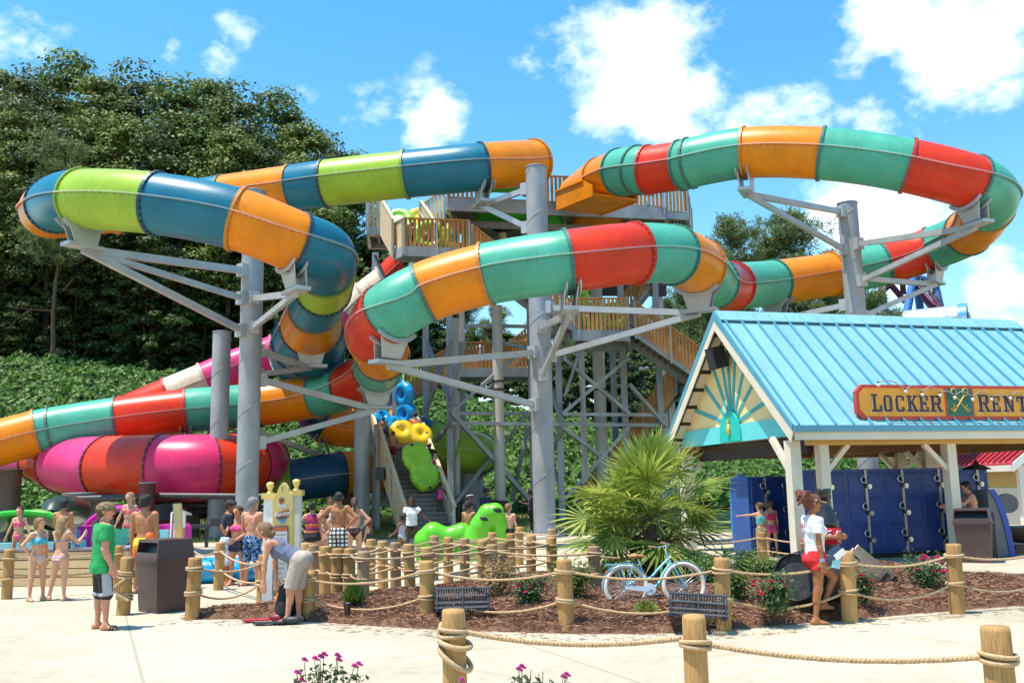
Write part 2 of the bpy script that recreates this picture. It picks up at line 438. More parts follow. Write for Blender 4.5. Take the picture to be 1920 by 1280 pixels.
xs = np.arange(x0, x1, .09); ys = np.arange(y0, y1, .09)
Xg, Yg = np.meshgrid(xs, ys); ins = inside(Xg, Yg) | (edge_dist(Xg, Yg) < .13)
Zg = np.where(inside(Xg, Yg), bed_h(Xg, Yg), -.03)
idx = np.arange(Xg.size).reshape(Xg.shape)
q = (ins[:-1, :-1] & ins[1:, :-1] & ins[:-1, 1:] & ins[1:, 1:])
f = np.stack([idx[:-1, :-1][q], idx[:-1, 1:][q], idx[1:, 1:][q], idx[1:, :-1][q]], 1)
tag(np_mesh('planting_bed', np.stack([Xg.ravel(), Yg.ravel(), Zg.ravel()], 1), f, MULCH), kind='structure')
k = 150000
X = rng.uniform(x0, x1, k); Y = y0 - .5 + (y1 - y0 + .5) * rng.rand(k) ** 1.3; ok = inside(X, Y) | (edge_dist(X, Y) < .06) | ((edge_dist(X, Y) < .7) & (rng.rand(k) < .035)); X, Y = X[ok], Y[ok]; k = len(X)
P = np.stack([X, Y, np.maximum(bed_h(X, Y), 0) + .006 + rng.rand(k) * np.where(inside(X, Y), .036, .004)], 1)
an = rng.uniform(0, 2 * PI, k); ln = rng.uniform(.05, .14, k); el = np.where(inside(X, Y), rng.normal(.1, .25, k), 0)
D = np.stack([np.cos(an) * np.cos(el), np.sin(an) * np.cos(el), np.sin(el)], 1) * ln[:, None]
Wv = np.stack([-np.sin(an), np.cos(an), 0 * an], 1) * rng.uniform(.0018, .0038, k)[:, None]; up = np.array([0, 0, .006])
v = np.stack([P - D / 2 - Wv, P + D / 2 - Wv * .4, P + D / 2 + Wv * .4 + up, P - D / 2 + Wv + up], 1).reshape(-1, 3)
f = np.arange(4 * k).reshape(k, 4)
tag(np_mesh('pine_straw', v, f, facemat('pine_needles_dry', [(.11, .045, .024), (.21, .09, .048), (.31, .15, .085), (.44, .25, .155)], .8), smooth=False), kind='stuff')
# ------------------------------------------------------------------ water slides
SC = {'orange': (.84, .255, .002), 'teal': (.010, .165, .265), 'lime': (.34, .52, .04), 'aqua': (.085, .42, .30), 'red': (.70, .040, .010),
      'navy': (.010, .075, .16), 'cream': (.78, .62, .47), 'pink': (.74, .055, .22), 'magenta': (.70, .03, .15), 'scarlet': (.70, .045, .015), 'green': (.03, .45, .03), 'violet': (.60, .025, .32)}
def fibreglass(name, c, rough=.32):
    key = 'fibreglass_' + name
    if key in _MC: return _MC[key]
    mt, nt, b = nodes(key)
    n = noise(nt, .9, 5); n2 = noise(nt, 7, 5, rough=.7)
    r = ramp(nt, n.outputs[0], [(.3, [x * .80 for x in c]), (.7, [min(1, x * 1.1) for x in c])])
    hz = ramp(nt, n2.outputs[0], [(.45, (0, 0, 0)), (.75, (.5, .5, .5))])
    mix = nt.nodes.new('ShaderNodeMix'); mix.data_type = 'RGBA'; g_ = sum(c) / 3
    mix.inputs[7].default_value = (c[0] * .7 + .02, c[1] * .7 + .02, c[2] * .7 + .02, 1)
    nt.links.new(hz.outputs[0], mix.inputs[0]); nt.links.new(r.outputs[0], mix.inputs[6]); nt.links.new(mix.outputs[2], b.inputs['Base Color'])
    rr = nt.nodes.new('ShaderNodeMapRange'); rr.inputs[3].default_value = rough - .06; rr.inputs[4].default_value = rough + .12
    nt.links.new(n2.outputs[0], rr.inputs[0]); nt.links.new(rr.outputs[0], b.inputs['Roughness'])
    b.inputs['Coat Weight'].default_value = .08; b.inputs['Coat Roughness'].default_value = .2; b.inputs['Specular IOR Level'].default_value = .28
    n5 = noise(nt, 2.2, 4, stretch=(5, 5, .35), rough=.6); s5 = ramp(nt, n5.outputs[0], [(.52, (1, 1, 1)), (.75, (.72, .72, .70))]); mu = nt.nodes.new('ShaderNodeMix'); mu.data_type = 'RGBA'; mu.blend_type = 'MULTIPLY'; mu.inputs[0].default_value = .7
    nt.links.new(mix.outputs[2], mu.inputs[6]); nt.links.new(s5.outputs[0], mu.inputs[7]); nt.links.new(mu.outputs[2], b.inputs['Base Color'])
    n4 = noise(nt, 1.6, 3); bump(nt, b, n4.outputs[0], .12, .03)
    _MC[key] = mt
    return mt
FLANGE = {'teal': (.010, .050, .075), 'navy': (.01, .03, .06), 'aqua': (.045, .15, .13), 'lime': (.20, .33, .03), 'orange': (.55, .19, .01), 'red': (.45, .03, .015)}
def flange_mat(name):
    c = FLANGE.get(name, tuple(x * .75 for x in SC[name]))
    return M('flange_' + name, c, .45, .15, 4)
BOLT = M('bolt_heads', (.42, .42, .42), .4, .1, metal=.5)

def spline(P, k=14):
    'centripetal Catmull-Rom through the points; returns list of (point, index) samples'
    P = [V(p) for p in P]; Q = [P[0] * 2 - P[1]] + P + [P[-1] * 2 - P[-2]]; out = []
    for i in range(1, len(Q) - 2):
        p0, p1, p2, p3 = Q[i - 1:i + 3]
        t0 = 0; t1 = t0 + (p1 - p0).length ** .5; t2 = t1 + (p2 - p1).length ** .5; t3 = t2 + (p3 - p2).length ** .5
        seg = []
        for j in range(k + 1):
            t = t1 + (t2 - t1) * j / k
            A1 = p0 * ((t1 - t) / (t1 - t0)) + p1 * ((t - t0) / (t1 - t0)); A2 = p1 * ((t2 - t) / (t2 - t1)) + p2 * ((t - t1) / (t2 - t1)); A3 = p2 * ((t3 - t) / (t3 - t2)) + p3 * ((t - t2) / (t3 - t2))
            B1 = A1 * ((t2 - t) / (t2 - t0)) + A2 * ((t - t0) / (t2 - t0)); B2 = A2 * ((t3 - t) / (t3 - t1)) + A3 * ((t - t1) / (t3 - t1))
            seg.append(B1 * ((t2 - t) / (t2 - t1)) + B2 * ((t - t1) / (t2 - t1)))
        out.append(seg)
    return out
def frames(pts):
    fr = []
    for i, p in enumerate(pts):
        t = (pts[min(i + 1, len(pts) - 1)] - pts[max(i - 1, 0)]).normalized()
        s = t.cross(V((0, 0, 1)))
        if s.length < .15 and fr: s = fr[-1][1]
        s.normalize(); n = s.cross(t).normalized(); fr.append((p, s, n, t))
    return fr
def ring(fr, rx, rz, n, a0=0, a1=2 * PI, close=True):
    p, s, u, t = fr; vs = []
    for j in range(n if close else n + 1):
        a = a0 + (a1 - a0) * j / n; vs.append(p + s * (math.cos(a) * rx) + u * (math.sin(a) * rz))
    return vs
def sweep(mb, fr, rx, rz, n=36, m=0, a0=0, a1=2 * PI, close=True, flip=False):
    vs = []; w_ = n if close else n + 1
    for i, f in enumerate(fr):
        a = rx[i] if isinstance(rx, list) else rx; b = rz[i] if isinstance(rz, list) else rz
        vs += ring(f, a, b, n, a0, a1, close)
    fs = []
    for i in range(len(fr) - 1):
        for j in range(n):
            q = (i * w_ + j, i * w_ + (j + 1) % w_, (i + 1) * w_ + (j + 1) % w_, (i + 1) * w_ + j); fs.append(q[::-1] if flip else q)
    mb.add(vs, fs, m, True)
def flange(mb, fr, rx, rz, lip=.07, th=.05, n=40, bolts=30):
    p, s, u, t = fr
    rings = []
    for (r_, z) in ((-.01, -th), (lip, -th), (lip, th), (-.01, th)):
        f2 = (p + t * z, s, u, t); rings.append(ring(f2, rx + r_, rz + r_, n))
    vs = sum(rings, []); fs = []
    for i in range(3):
        for j in range(n): fs.append((i * n + j, i * n + (j + 1) % n, (i + 1) * n + (j + 1) % n, (i + 1) * n + j))
    mb.add(vs, fs, 0, False)
    for j in range(bolts):
        a = 2 * PI * (j + .5) / bolts; c = p + s * (math.cos(a) * (rx + lip * .55)) + u * (math.sin(a) * (rz + lip * .55))
        for sg in (-1, 1): mb.beam(c + t * sg * (th - .01), c + t * sg * (th + .02), .034, m=1, up=tuple(u))

def tube_slide(name, label, J, colours, extra, r=1.0, group=None, seam=True):
    'J: joints (u, v, depth[, radius]); colours between them; extra: control points that are not joints as (after index, u, v, depth)'
    ctrl = []
    for i, j in enumerate(J):
        ctrl.append((at(j[0], j[1], j[2]), i, j[3] if len(j) > 3 else r))
        for e_ in extra:
            if e_[0] == i: ctrl.append((at(e_[1], e_[2], e_[3]), None, e_[4] if len(e_) > 4 else None))
    segs = spline([c[0] for c in ctrl], 12)
    # gather the pieces between joints
    pieces = []; cur = []; rad = []
    last = None
    for si, sg in enumerate(segs):
        ra = ctrl[si][2] if ctrl[si][2] else r; rb = ctrl[si + 1][2] if ctrl[si + 1][2] else r
        pts = sg if not cur else sg[1:]
        rs = [ra + (rb - ra) * k / 12 for k in range(13)]; rs = rs if not cur else rs[1:]
        cur += pts; rad += rs
        if ctrl[si + 1][1] is not None: pieces.append((cur, rad)); cur = []; rad = []
    root = thing(name, label, 'water slide', (pieces[0][0][0].x, pieces[0][0][0].y, 0), group)
    allp = []
    for p_, _ in pieces: allp += p_ if not allp else p_[1:]
    AF = frames(allp); pos = 0; pts_out = {}
    for i, (p_, rs) in enumerate(pieces):
        k = len(p_); fr = AF[pos:pos + k]; pos += k - 1; c = colours[i]
        if c is None: continue
        mb = MB(); sweep(mb, fr, rs, rs, 36)
        sweep(mb, fr, [x - .05 for x in rs], [x - .05 for x in rs], 36, flip=True)
        o = mb.build('tube_segment', fibreglass(c, SC[c]), root); o['label'] = c + ' fibreglass tube segment'
        if seam:
            for sg_ in (-1, 1):
                sm = MB()
                a = [f[0] + f[1] * sg_ * (rr_ + .035) for f, rr_ in zip(fr, rs)]
                for q in range(len(a) - 1):
                    sm.beam(a[q], a[q + 1], .10, .05); e_ = a[q + 1] - a[q]; nb = max(1, int(e_.length / .2))
                    for z_ in range(nb): b_ = a[q] + e_ * ((z_ + .5) / nb); sm.beam(b_ - V((0, 0, .055)), b_ + V((0, 0, .04)), .036, m=1)
                sm.build('seam_flange', [M('seam_' + c, tuple(min(1, x * .75 + .20) for x in SC[c]), .5, .1), M('seam_bolts', (.20, .21, .21), .5)], o)
        fm = MB(); flange(fm, fr[0], rs[0], rs[0])
        if i == len(pieces) - 1 or colours[i + 1] is None: flange(fm, fr[-1], rs[-1], rs[-1])
        fm.build('flange', [flange_mat(c), BOLT], o)
        pts_out[i] = fr[0]
    pts_out[len(pieces)] = AF[-1]
    return root, pts_out

# the aqua, orange and red slide
JB = [(1128, 338, 42.0), (1164, 323, 40.6), (1196, 319, 39.6), (1216, 319, 39.2), (1278, 310, 38.3), (1294, 306, 38.0), (1396, 287, 37.0), (1540, 288, 35.8), (1702, 311, 34.8), (1822, 342, 34.4),
      (1850, 389, 37.0), (1815, 436, 41.0), (1748, 466, 43.2), (1655, 495, 43.6), (1560, 514, 43.2), (1450, 530, 41.6), (1372, 536, 39.0), (1336, 530, 36.4), (1308, 500, 33.6),
      (1262, 478, 31.8), (1190, 475, 30.6), (1064, 490, 29.6), (912, 514, 30.2), (795, 549, 30.4), (728, 588, 30.4), (704, 630, 33.0), (716, 665, 36.0), (706, 692, 39.0), (655, 722, 41.6), (592, 742, 43.0),
      (488, 758, 43.2), (349, 770, 42.2), (220, 786, 41.6), (96, 806, 41.0), (70, 811, 40.8), (-60, 846, 39.8), (-250, 900, 38.4)]
CB = ['orange', 'aqua', 'aqua', 'red', 'aqua', 'aqua', 'orange', 'aqua', 'red', 'aqua', 'orange', 'aqua', 'red', 'aqua', 'orange', 'aqua', 'red', 'aqua', 'orange', 'aqua', 'red', 'aqua', 'orange', 'aqua', 'red', 'orange', 'aqua', 'red', 'aqua',
      'orange', 'aqua', 'red', 'aqua', 'aqua', 'orange', 'aqua']
slideB, FB = tube_slide('tube_slide', 'winding aqua, orange and red tube slide running from the tower top to the far left', JB, CB,
    [(9, 1857, 365, 35.4)], 1.0)
# the teal, lime and orange slide
JA = [(1002, 305, 41.6), (903, 313, 39.4), (761, 327, 39.6), (611, 344, 40.0), (549, 353, 40.4), (420, 371, 41.2), (330, 384, 41.2), (215, 392, 40.0),
      (104, 384, 34.4), (160, 374, 31.0), (295, 382, 30.0), (445, 411, 29.8), (556, 454, 30.2), (610, 506, 33.0), (606, 543, 34.6), (590, 580, 37.0), (584, 612, 40.0, 1.3), (580, 640, 42.0, 1.62), (576, 668, 44.5, 1.7),
      (588, 760, 45.5), (612, 792, 45.8), (735, 806, 46.2), (806, 826, 46.2), (850, 842, 46.0), (898, 850, 47.0), (860, 868, 50.0), (720, 884, 45.0), (640, 888, 43.6), (548, 902, 43.0), (470, 915, 43.0), (330, 940, 43.0)]
CA = ['orange', 'teal', 'lime', 'teal', 'orange', 'teal', 'lime', 'orange', 'teal', 'lime', 'teal', 'orange', 'teal', 'lime', 'teal', 'orange', 'teal', 'teal', 'teal', 'navy', 'orange', 'teal', 'lime', 'lime', 'teal', 'orange', 'orange', 'navy', 'lime', 'navy']
slideA, FA = tube_slide('tube_slide', 'winding tube slide of teal, lime and orange segments looping in front of the forest', JA, CA,
    [(7, 98, 400, 37.4), (12, 606, 474, 31.2)], 1.0)
# the pink and cream slide that comes down behind them
JC = [(758, 500, 49), (728, 528, 49), (690, 558, 49), (655, 590, 49), (600, 625, 49), (520, 660, 49), (440, 690, 48.5), (385, 714, 48), (318, 742, 47.5), (240, 775, 47)]
CC = ['red', 'cream', 'cream', 'pink', 'cream', 'pink', 'pink', 'cream', 'red']
slideC, FC = tube_slide('tube_slide', 'straight pink and cream tube slide sloping down behind the two winding slides', JC, CC, [], .95)

# the wide pink and red bowl of the raft ride
def bowl_slide():
    ctrl = [(-20, 872, 47, .55), (70, 868, 43.5, .85), (122, 872, 41.2, 1.3), (205, 876, 39.4, 1.45), (302, 877, 38.6, 1.5), (395, 876, 38.8, 1.5), (448, 872, 40.2, 1.5), (480, 866, 43.0, 1.5), (455, 862, 47.5, 1.4)]
    cols = ['pink', 'scarlet', 'pink', 'scarlet', 'magenta', 'scarlet', 'magenta', 'pink']
    segs = spline([at(*c[:3]) for c in ctrl], 10)
    root = thing('bowl_slide', 'wide bulging pink and red slide section resting on dark pipes behind the left columns', 'water slide', (at(300, 990, 39).x, at(300, 990, 39).y, 0))
    al = [];
    for s_ in segs: al += s_ if not al else s_[1:]
    F = frames(al)
    for i, sg in enumerate(segs):
        fr = F[i * 10:i * 10 + 11]; ra, rb = ctrl[i][3], ctrl[i + 1][3]; rs = [ra + (rb - ra) * k / 10 for k in range(11)]
        mb = MB(); sweep(mb, fr, rs, [x * .92 for x in rs], 40)
        o = mb.build('bowl_segment', fibreglass(cols[i], SC[cols[i]]), root); o['label'] = cols[i] + ' curved bowl segment'
        fm = MB(); flange(fm, fr[0], rs[0], rs[0] * .92, .05, .04, bolts=26)
        if i == len(segs) - 1: flange(fm, fr[-1], rs[-1], rs[-1] * .92)
        fm.build('flange', [M('flange_wine', (.16, .01, .03), .5, .1), BOLT], o)
    rim = MB()
    a = [f[0] - f[2] * 1.22 - f[1] * .55 for f in F[14:64]]
    rim.tube(a, .06, 6); rim.build('lower_rim', M('flange_wine', (.16, .01, .03)), root)
    return root
bowl_slide()
# ------------------------------------------------------------------ support columns with their arms
def pillar(label, u, d, vtop, rad, arms=(), saddles=(), group='steel support columns', mat_=None, cap=True, plates=True):
    base = gd(u, d, 0); zt = at(u, vtop, d).z
    root = thing('support_column', label, 'steel column', base, group)
    mb = MB(); mb.cyl(base - V((0, 0, .3)), base + V((0, 0, zt)), rad, n=32)
    # spiral weld
    hp = []; turns = zt / 2.1
    for k in range(int(turns * 28)):
        a = 2 * PI * k / 28 + u; hp.append(base + V((math.cos(a) * rad, math.sin(a) * rad, k / 28 * 2.1)))
    mb.tube(hp, .016, 4)
    mb.build('pipe', mat_ or STEEL, root)
    c = MB(); c.lathe(base + V((0, 0, zt)), [(rad + .02, -.02), (rad + .03, .02), (rad + .02, .035), (.001, .05)], 28); c.build('end_cap', STEEL_D, root)
    if plates:
        c = MB(); c.lathe(base, [(rad + .32, -.01), (rad + .32, .05), (rad + .02, .06)], 20)
        for k in range(10):
            a = 2 * PI * k / 10; c.cyl(base + V((math.cos(a) * (rad + .2), math.sin(a) * (rad + .2), .04)), base + V((math.cos(a) * (rad + .2), math.sin(a) * (rad + .2), .22)), .035, n=6)
        c.build('base_plate', STEEL, root)
    ends = []
    for fr, r_ in saddles:
        p, s, n, t = fr
        mb = MB(); th = .1
        # cradle: an arc under the tube with two side plates
        for z in (-.22, .22):
            o_, i_ = [], []
            for k in range(13):
                a = R(226 + 88 * k / 12); o_.append(p + t * z + s * math.cos(a) * (r_ + .16) + n * math.sin(a) * (r_ + .16)); i_.append(p + t * z + s * math.cos(a) * (r_ + .02) + n * math.sin(a) * (r_ + .02))
            for k in range(12): mb.prism([i_[k], o_[k], o_[k + 1], i_[k + 1]], t * .05)
        low = p - V((0, 0, 1)) * (r_ + .55)
        w = r_ * .62
        for z in (-.2, .2):
            c0 = p + t * z
            mb.prism([c0 - s * w - n * (r_ * .72), c0 + s * w - n * (r_ * .72), low + t * z + s * w * .62, low + t * z - s * w * .62], t * .04)
        mb.beam(low - s * w - V((0, 0, .06)), low + s * w - V((0, 0, .06)), .5, .12)
        mb.build('saddle', STEEL_L, root); ends.append(low - V((0, 0, .15)))
    for a in arms:
        # (saddle index or point, v on the column, side offset along the saddle, size)
        q = ends[a[0]] if isinstance(a[0], int) else V(a[0])
        z = at(u, a[1], d).z; sz = a[2] if len(a) > 2 else .2
        dr = V((q.x - base.x, q.y - base.y, 0)).normalized(); p0 = V((base.x, base.y, z)) + dr * (rad - .02)
        mb = MB(); mb.beam(p0, q, sz * .8, sz); mb.box(p0 + dr * .06, (.36, .36, .5), rot=dr.to_track_quat('X', 'Z').to_matrix()); mb.build('arm', STEEL_L, root)
    return root
pillar('tall grey column under the teal, lime and orange loop, with three long arms reaching left', 461, 35.0, 326, .42,
       [(0, 492, .26), (0, 548, .2), (0, 612, .24), (1, 548, .22), (1, 606, .2), (2, 645, .22), (2, 694, .2), (3, 705, .24), (3, 828, .22), (4, 802, .2)],
       [(FA[9], 1.0), (FA[12], 1.0), (FA[16], 1.1), (FB[27], 1.0), (FA[20], 1.0)])
pillar('shorter grey column just left of the tall one, holding the aqua and red run', 405, 38.0, 613, .37, [(0, 838, .2), (0, 905, .2), (1, 868, .16)], [(FB[32], 1.0), (FB[31], 1.0)])
pillar('tallest grey column in front of the wooden stair tower', 1022, 36.0, 276, .43,
       [(0, 318, .22), (0, 398, .22), (1, 655, .24), (1, 757, .22), (2, 606, .22), (2, 700, .2), (3, 566, .22), (3, 662, .22)],
       [(FA[1], 1.0), (FB[24], 1.0), (FB[21], 1.0), (FB[18], 1.0)])
pillar('grey column rising behind the blue locker roof', 1636, 38.5, 352, .42,
       [(0, 372, .22), (0, 450, .2), (1, 440, .22), (1, 515, .2), (2, 503, .22), (2, 580, .2), (3, 557, .22), (3, 600, .16)],
       [(FB[6], 1.0), (FB[9], 1.0), (FB[12], 1.0), (FB[15], 1.0)])
pillar('grey column half hidden behind the red bend left of the wooden stairs', 678, 41.0, 556, .36, [(0, 735, .18)], [(FA[26], 1.0)])
for (u, d, vt, r_, lb, mt_) in ((10, 41, 880, .5, 'stubby brown column at the far left edge under the orange tube end', M('brown_column', (.15, .11, .10), .7, .2, 2)),
                           (146, 37, 925, .62, 'short thick grey column under the pink bowl', M('short_column', (.22, .20, .19), .7, .2, 2)),
                           (272, 36, 905, .3, 'dark red column beneath the pink bowl', M('dark_red_steel', (.12, .02, .02), .6, .2, 2)),
                           (362, 40, 930, .26, 'thin dark column right of the violet slide end', M('brown_column', (.15, .11, .10))),
                           (650, 44, 915, .44, 'square brown footing column left of the stairs', M('brown_column', (.15, .11, .10))),
                           (880, 47, 850, .75, 'thick grey column under the lime end of the teal slide', STEEL)):
    pillar(lb, u, d, vt, r_, (), (), 'short columns under the slides', mt_, plates=False)
# dark pipe frame the pink bowl lies on
pr = thing('pipe_rack', 'horizontal dark pipe frame carrying the pink bowl', 'pipe frame', gd(300, 37, 0))
DKP = M('dark_pipe', (.045, .04, .045), .5, .2)
for v_, d_, r_ in ((933, 36.6, .13), (950, 38.5, .1), (962, 39.5, .12)):
    mb = MB(); mb.tube([at(100, v_ + 4, d_), at(300, v_ - 4, d_), at(540, v_ - 2, d_)], r_, 10); mb.build('pipe', DKP, pr)
for u_ in (124, 186, 430, 515):
    p = at(u_, 930, 37.2); mb = MB(); mb.beam(p, p - V((0, 0, 1.1)), .34, .34); mb.beam(p - V((.7, 0, 1.0)), p + V((.7, 0, -1.0)), .3, .3); mb.build('bracket', DKP, pr)
mb = MB(); a, b = at(225, 985, 40.5), at(330, 985, 40.5); mb.box((a + b) / 2, (3.4, .3, 1.6)); mb.build('back_panel', M('red_panel', (.22, .012, .01), .5, .2), pr)
mb = MB(); mb.box(at(300, 960, 37.5), (1.7, .12, .62), rot=Matrix.Rotation(R(-8), 3, 'Y')); mb.build('notice_board', M('navy_board', (.012, .018, .035), .5, .1), pr)

# ------------------------------------------------------------------ the tower
TOW = thing('slide_tower', 'galvanised steel tower with timber stairs and decks feeding the slides', 'stair tower', gd(1040, 46, 0))
def on(u, d, z): return gd(u, d, z)
def bars(name, lst, mat_, w, parent):
    for p, q in lst:
        mb = MB(); mb.beam(p, q, w); mb.build(name, mat_, parent)
def railing(parent, p, q, h=1.1, drop=.1, gap=.06, bw=.13, mat_=None, posts=True, side=None, topw=.14):
    'upright boards between the floor points p and q'
    p, q = V(p), V(q); L = math.hypot(q.x - p.x, q.y - p.y); k = max(2, int(L / (bw + gap))); d = (q - p)
    hz = V((d.x, d.y, 0)).normalized(); rng_ = random.Random(int(abs(p.x * 131 + q.y * 17)))
    mb = MB()
    for i in range(k):
        c = p + d * ((i + .5) / k); sl = d.z / L * bw / 2; zj = rng_.uniform(-.015, .015); w2 = hz * (bw / 2); nn_ = V((-hz.y, hz.x, 0)) * .022
        a, b = c - w2, c + w2
        lo, hi = -drop + zj, h - .04
        mb.prism([a + V((0, 0, lo - sl)) - nn_, b + V((0, 0, lo + sl)) - nn_, b + V((0, 0, hi + sl)) - nn_, a + V((0, 0, hi - sl)) - nn_], nn_ * 2)
    o = mb.build('railing', mat_ or DWOOD, parent)
    t = MB(); t.beam(p + V((0, 0, h)), q + V((0, 0, h)), topw, .05); t.build('top_rail', mat_ or DWOOD, o)
    if posts:
        n_ = max(1, int(round(L / 1.9)))
        sd_ = V((hz.y, -hz.x, 0)) * .07
        if sd_.y > 0: sd_ = -sd_
        for i in range(n_ + 1):
            c = p + d * (i / n_) + sd_; t = MB(); t.beam(c + V((0, 0, -.45)), c + V((0, 0, h - .02)), .07); t.build('post', STEEL, o)
    return o
def deck(parent, corners, z, th=.38, floor=True):
    c = [V((p.x, p.y, z)) for p in corners]
    mb = MB(); mb.prism([p + V((0, 0, -.06)) for p in c], V((0, 0, .06))); mb.build('deck_boards', M('deck_grey', (.20, .19, .18), .8, .2, 3), parent)
    for i in range(len(c)):
        mb = MB(); a, b = c[i], c[(i + 1) % len(c)]; o_ = V((0, 0, -.07 - th / 2)); mb.beam(a + o_, b + o_, .16, th); mb.build('edge_beam', STEEL, parent)
    if len(c) == 4:
        for k in range(1, 6):
            t = k / 6; mb = MB(); mb.beam(c[0].lerp(c[1], t) + V((0, 0, -.2)), c[3].lerp(c[2], t) + V((0, 0, -.2)), .1, .22); mb.build('joist', STEEL_D, parent)
def flight(parent, lo, hi, width, rails=(1, 1), mat_=None, h=1.05, drop=.35, steelside=True):
    'straight stair from lo to hi (middle of each end)'
    lo, hi = V(lo), V(hi); d = hi - lo; hz = V((d.x, d.y, 0)).normalized(); s = V((hz.y, -hz.x, 0)) * (width / 2)
    n_ = max(3, int(round(d.z / .19))); tr = MB()
    fl = parent
    for i in range(n_):
        c = lo + d * ((i + .5) / n_); c.z = lo.z + d.z * (i + 1) / n_
        run = math.hypot(d.x, d.y) / n_
        tr.prism([c - s - hz * run * .5, c + s - hz * run * .5, c + s + hz * run * .55, c - s + hz * run * .55], V((0, 0, -.05)))
        tr.prism([c - s - hz * run * .47 + V((0, 0, -.05)), c + s - hz * run * .47 + V((0, 0, -.05)), c + s - hz * run * .47 + V((0, 0, -d.z / n_ + .002)), c - s - hz * run * .47 + V((0, 0, -d.z / n_ + .002))], hz * .025, m=1)
    st = tr.build('stair_treads', [M('tread_grey', (.27, .24, .21), .8, .2, 4), M('riser_dark', (.17, .15, .14), .8, .2, 4)], parent)
    for sg in (-1, 1):
        t = MB(); t.beam(lo + s * sg * 1.02 + V((0, 0, -.12)), hi + s * sg * 1.02 + V((0, 0, -.12)), .08, .36); t.build('stringer', STEEL, parent)
    for sg, on_ in zip((-1, 1), rails):
        if on_:
            ra = railing(parent, lo + s * sg * 1.06, hi + s * sg * 1.06, h, drop, .025, .14, mat_)
            t = MB(); inn = s * sg * .93; t.tube([lo + inn + V((0, 0, .82)), hi + inn + V((0, 0, .82))], .025, 8); t.build('handrail', STEEL_L, parent)
ZD = 15.25
d0, d1, d2, d3 = on(838, 43.2, ZD), on(1246, 45.4, ZD), on(1262, 51.5, ZD), on(880, 49.5, ZD)
deck(TOW, [d0, d1, d2, d3], ZD, .62)
e1 = on(1288, 46.0, ZD); e0 = on(1248, 45.6, ZD - .15)
deck(TOW, [e0, e1, on(1296, 50, ZD), on(1262, 50, ZD)], ZD - .15, .35)
railing(TOW, on(1008, 43.9, ZD), on(1078, 44.2, ZD), 1.15)
railing(TOW, on(1168, 45, ZD), on(1244, 45.3, ZD), 1.15)
railing(TOW, e0, e1, 1.35, mat_=DWOOD)
railing(TOW, e1, on(1296, 50, ZD), 1.3)
railing(TOW, on(838, 43.1, ZD), on(905, 43.5, ZD), 1.15)
# upper landing, lower landing and the flights round the left end
ZL = 12.75
l0, l1, l2, l3 = on(757, 42.0, ZL), on(880, 42.6, ZL), on(886, 44.6, ZL), on(741, 42.7, ZL)
deck(TOW, [l0, l1, l2, l3], ZL, .45)
railing(TOW, l0, l1, 1.25); railing(TOW, l3, l0, 1.25, drop=.35, gap=.012, mat_=DWOOD_L)
ZU = 14.0; 
flight(TOW, on(779, 42.9, ZL), on(752, 45.2, ZU + .5), 1.95, (1, 1), DWOOD_L, 1.35, .55)
ZU += .2
u0 = [on(690, 45.0, ZU + .3), on(800, 45.6, ZU + .3), on(804, 48, ZU + .3), on(694, 47.6, ZU + .3)]
deck(TOW, u0, ZU + .3, .4); railing(TOW, u0[3], u0[0], 1.3, gap=.012, mat_=DWOOD_L); railing(TOW, u0[0], u0[1].lerp(u0[0], .82), 1.3, drop=.55, gap=.012, mat_=DWOOD_L)
flight(TOW, on(800, 46.8, ZU + .3), on(846, 46.6, ZD), 1.8, (1, 1), DWOOD_L, 1.2, .35)
Z3 = 9.05
flight(TOW, on(1076, 43.9, Z3), on(880, 43.6, ZL), 1.7, (1, 1), None, 1.1, .1)
m0, m1, m2, m3 = on(1076, 43.0, Z3), on(1178, 43.4, Z3), on(1182, 46.5, Z3), on(1080, 46.2, Z3)
deck(TOW, [m0, m1, m2, m3], Z3, .5); railing(TOW, m0, m1, 1.45)
Z4 = 6.7
flight(TOW, on(1312, 44.6, Z4), on(1180, 44.4, Z3), 1.7, (1, 1), None, 1.35, .1)
n0, n1, n2, n3 = on(1298, 44.0, Z4), on(1360, 44.5, Z4), on(1362, 49.5, Z4), on(1262, 49, Z4)
deck(TOW, [n0, n1, n2, n3], Z4, .45); railing(TOW, n0, n1, 1.35)
flight(TOW, on(1090, 47.6, .3), on(1268, 47.6, Z4), 1.8, (1, 1), None, 1.25, .4)
# stairs on the left side of the tower
Z5 = 8.25
b0, b1, b2, b3 = on(852, 49.5, Z5), on(996, 50, Z5), on(996, 52, Z5), on(852, 52, Z5)
deck(TOW, [b0, b1, b2, b3], Z5, .45); railing(TOW, b0, b1, 1.35); railing(TOW, b3, b2, 1.35)
flight(TOW, on(758, 50.2, 6.75), on(852, 50.8, Z5), 1.9, (1, 1), None, 1.3, .3)
flight(TOW, on(940, 52.8, Z5), on(1044, 53, 10.9), 1.6, (1, 1), None, 1.2, .2)
flight(TOW, on(1128, 48.8, Z3), on(1216, 49, 12.2), 1.7, (0, 1), None, 1.1, .2)
q0, q1, q2, q3 = on(674, 48.1, 6.75), on(752, 48.1, 6.75), on(760, 51.6, 6.75), on(682, 51.6, 6.75)
deck(TOW, [q0, q1, q2, q3], 6.75, .4)
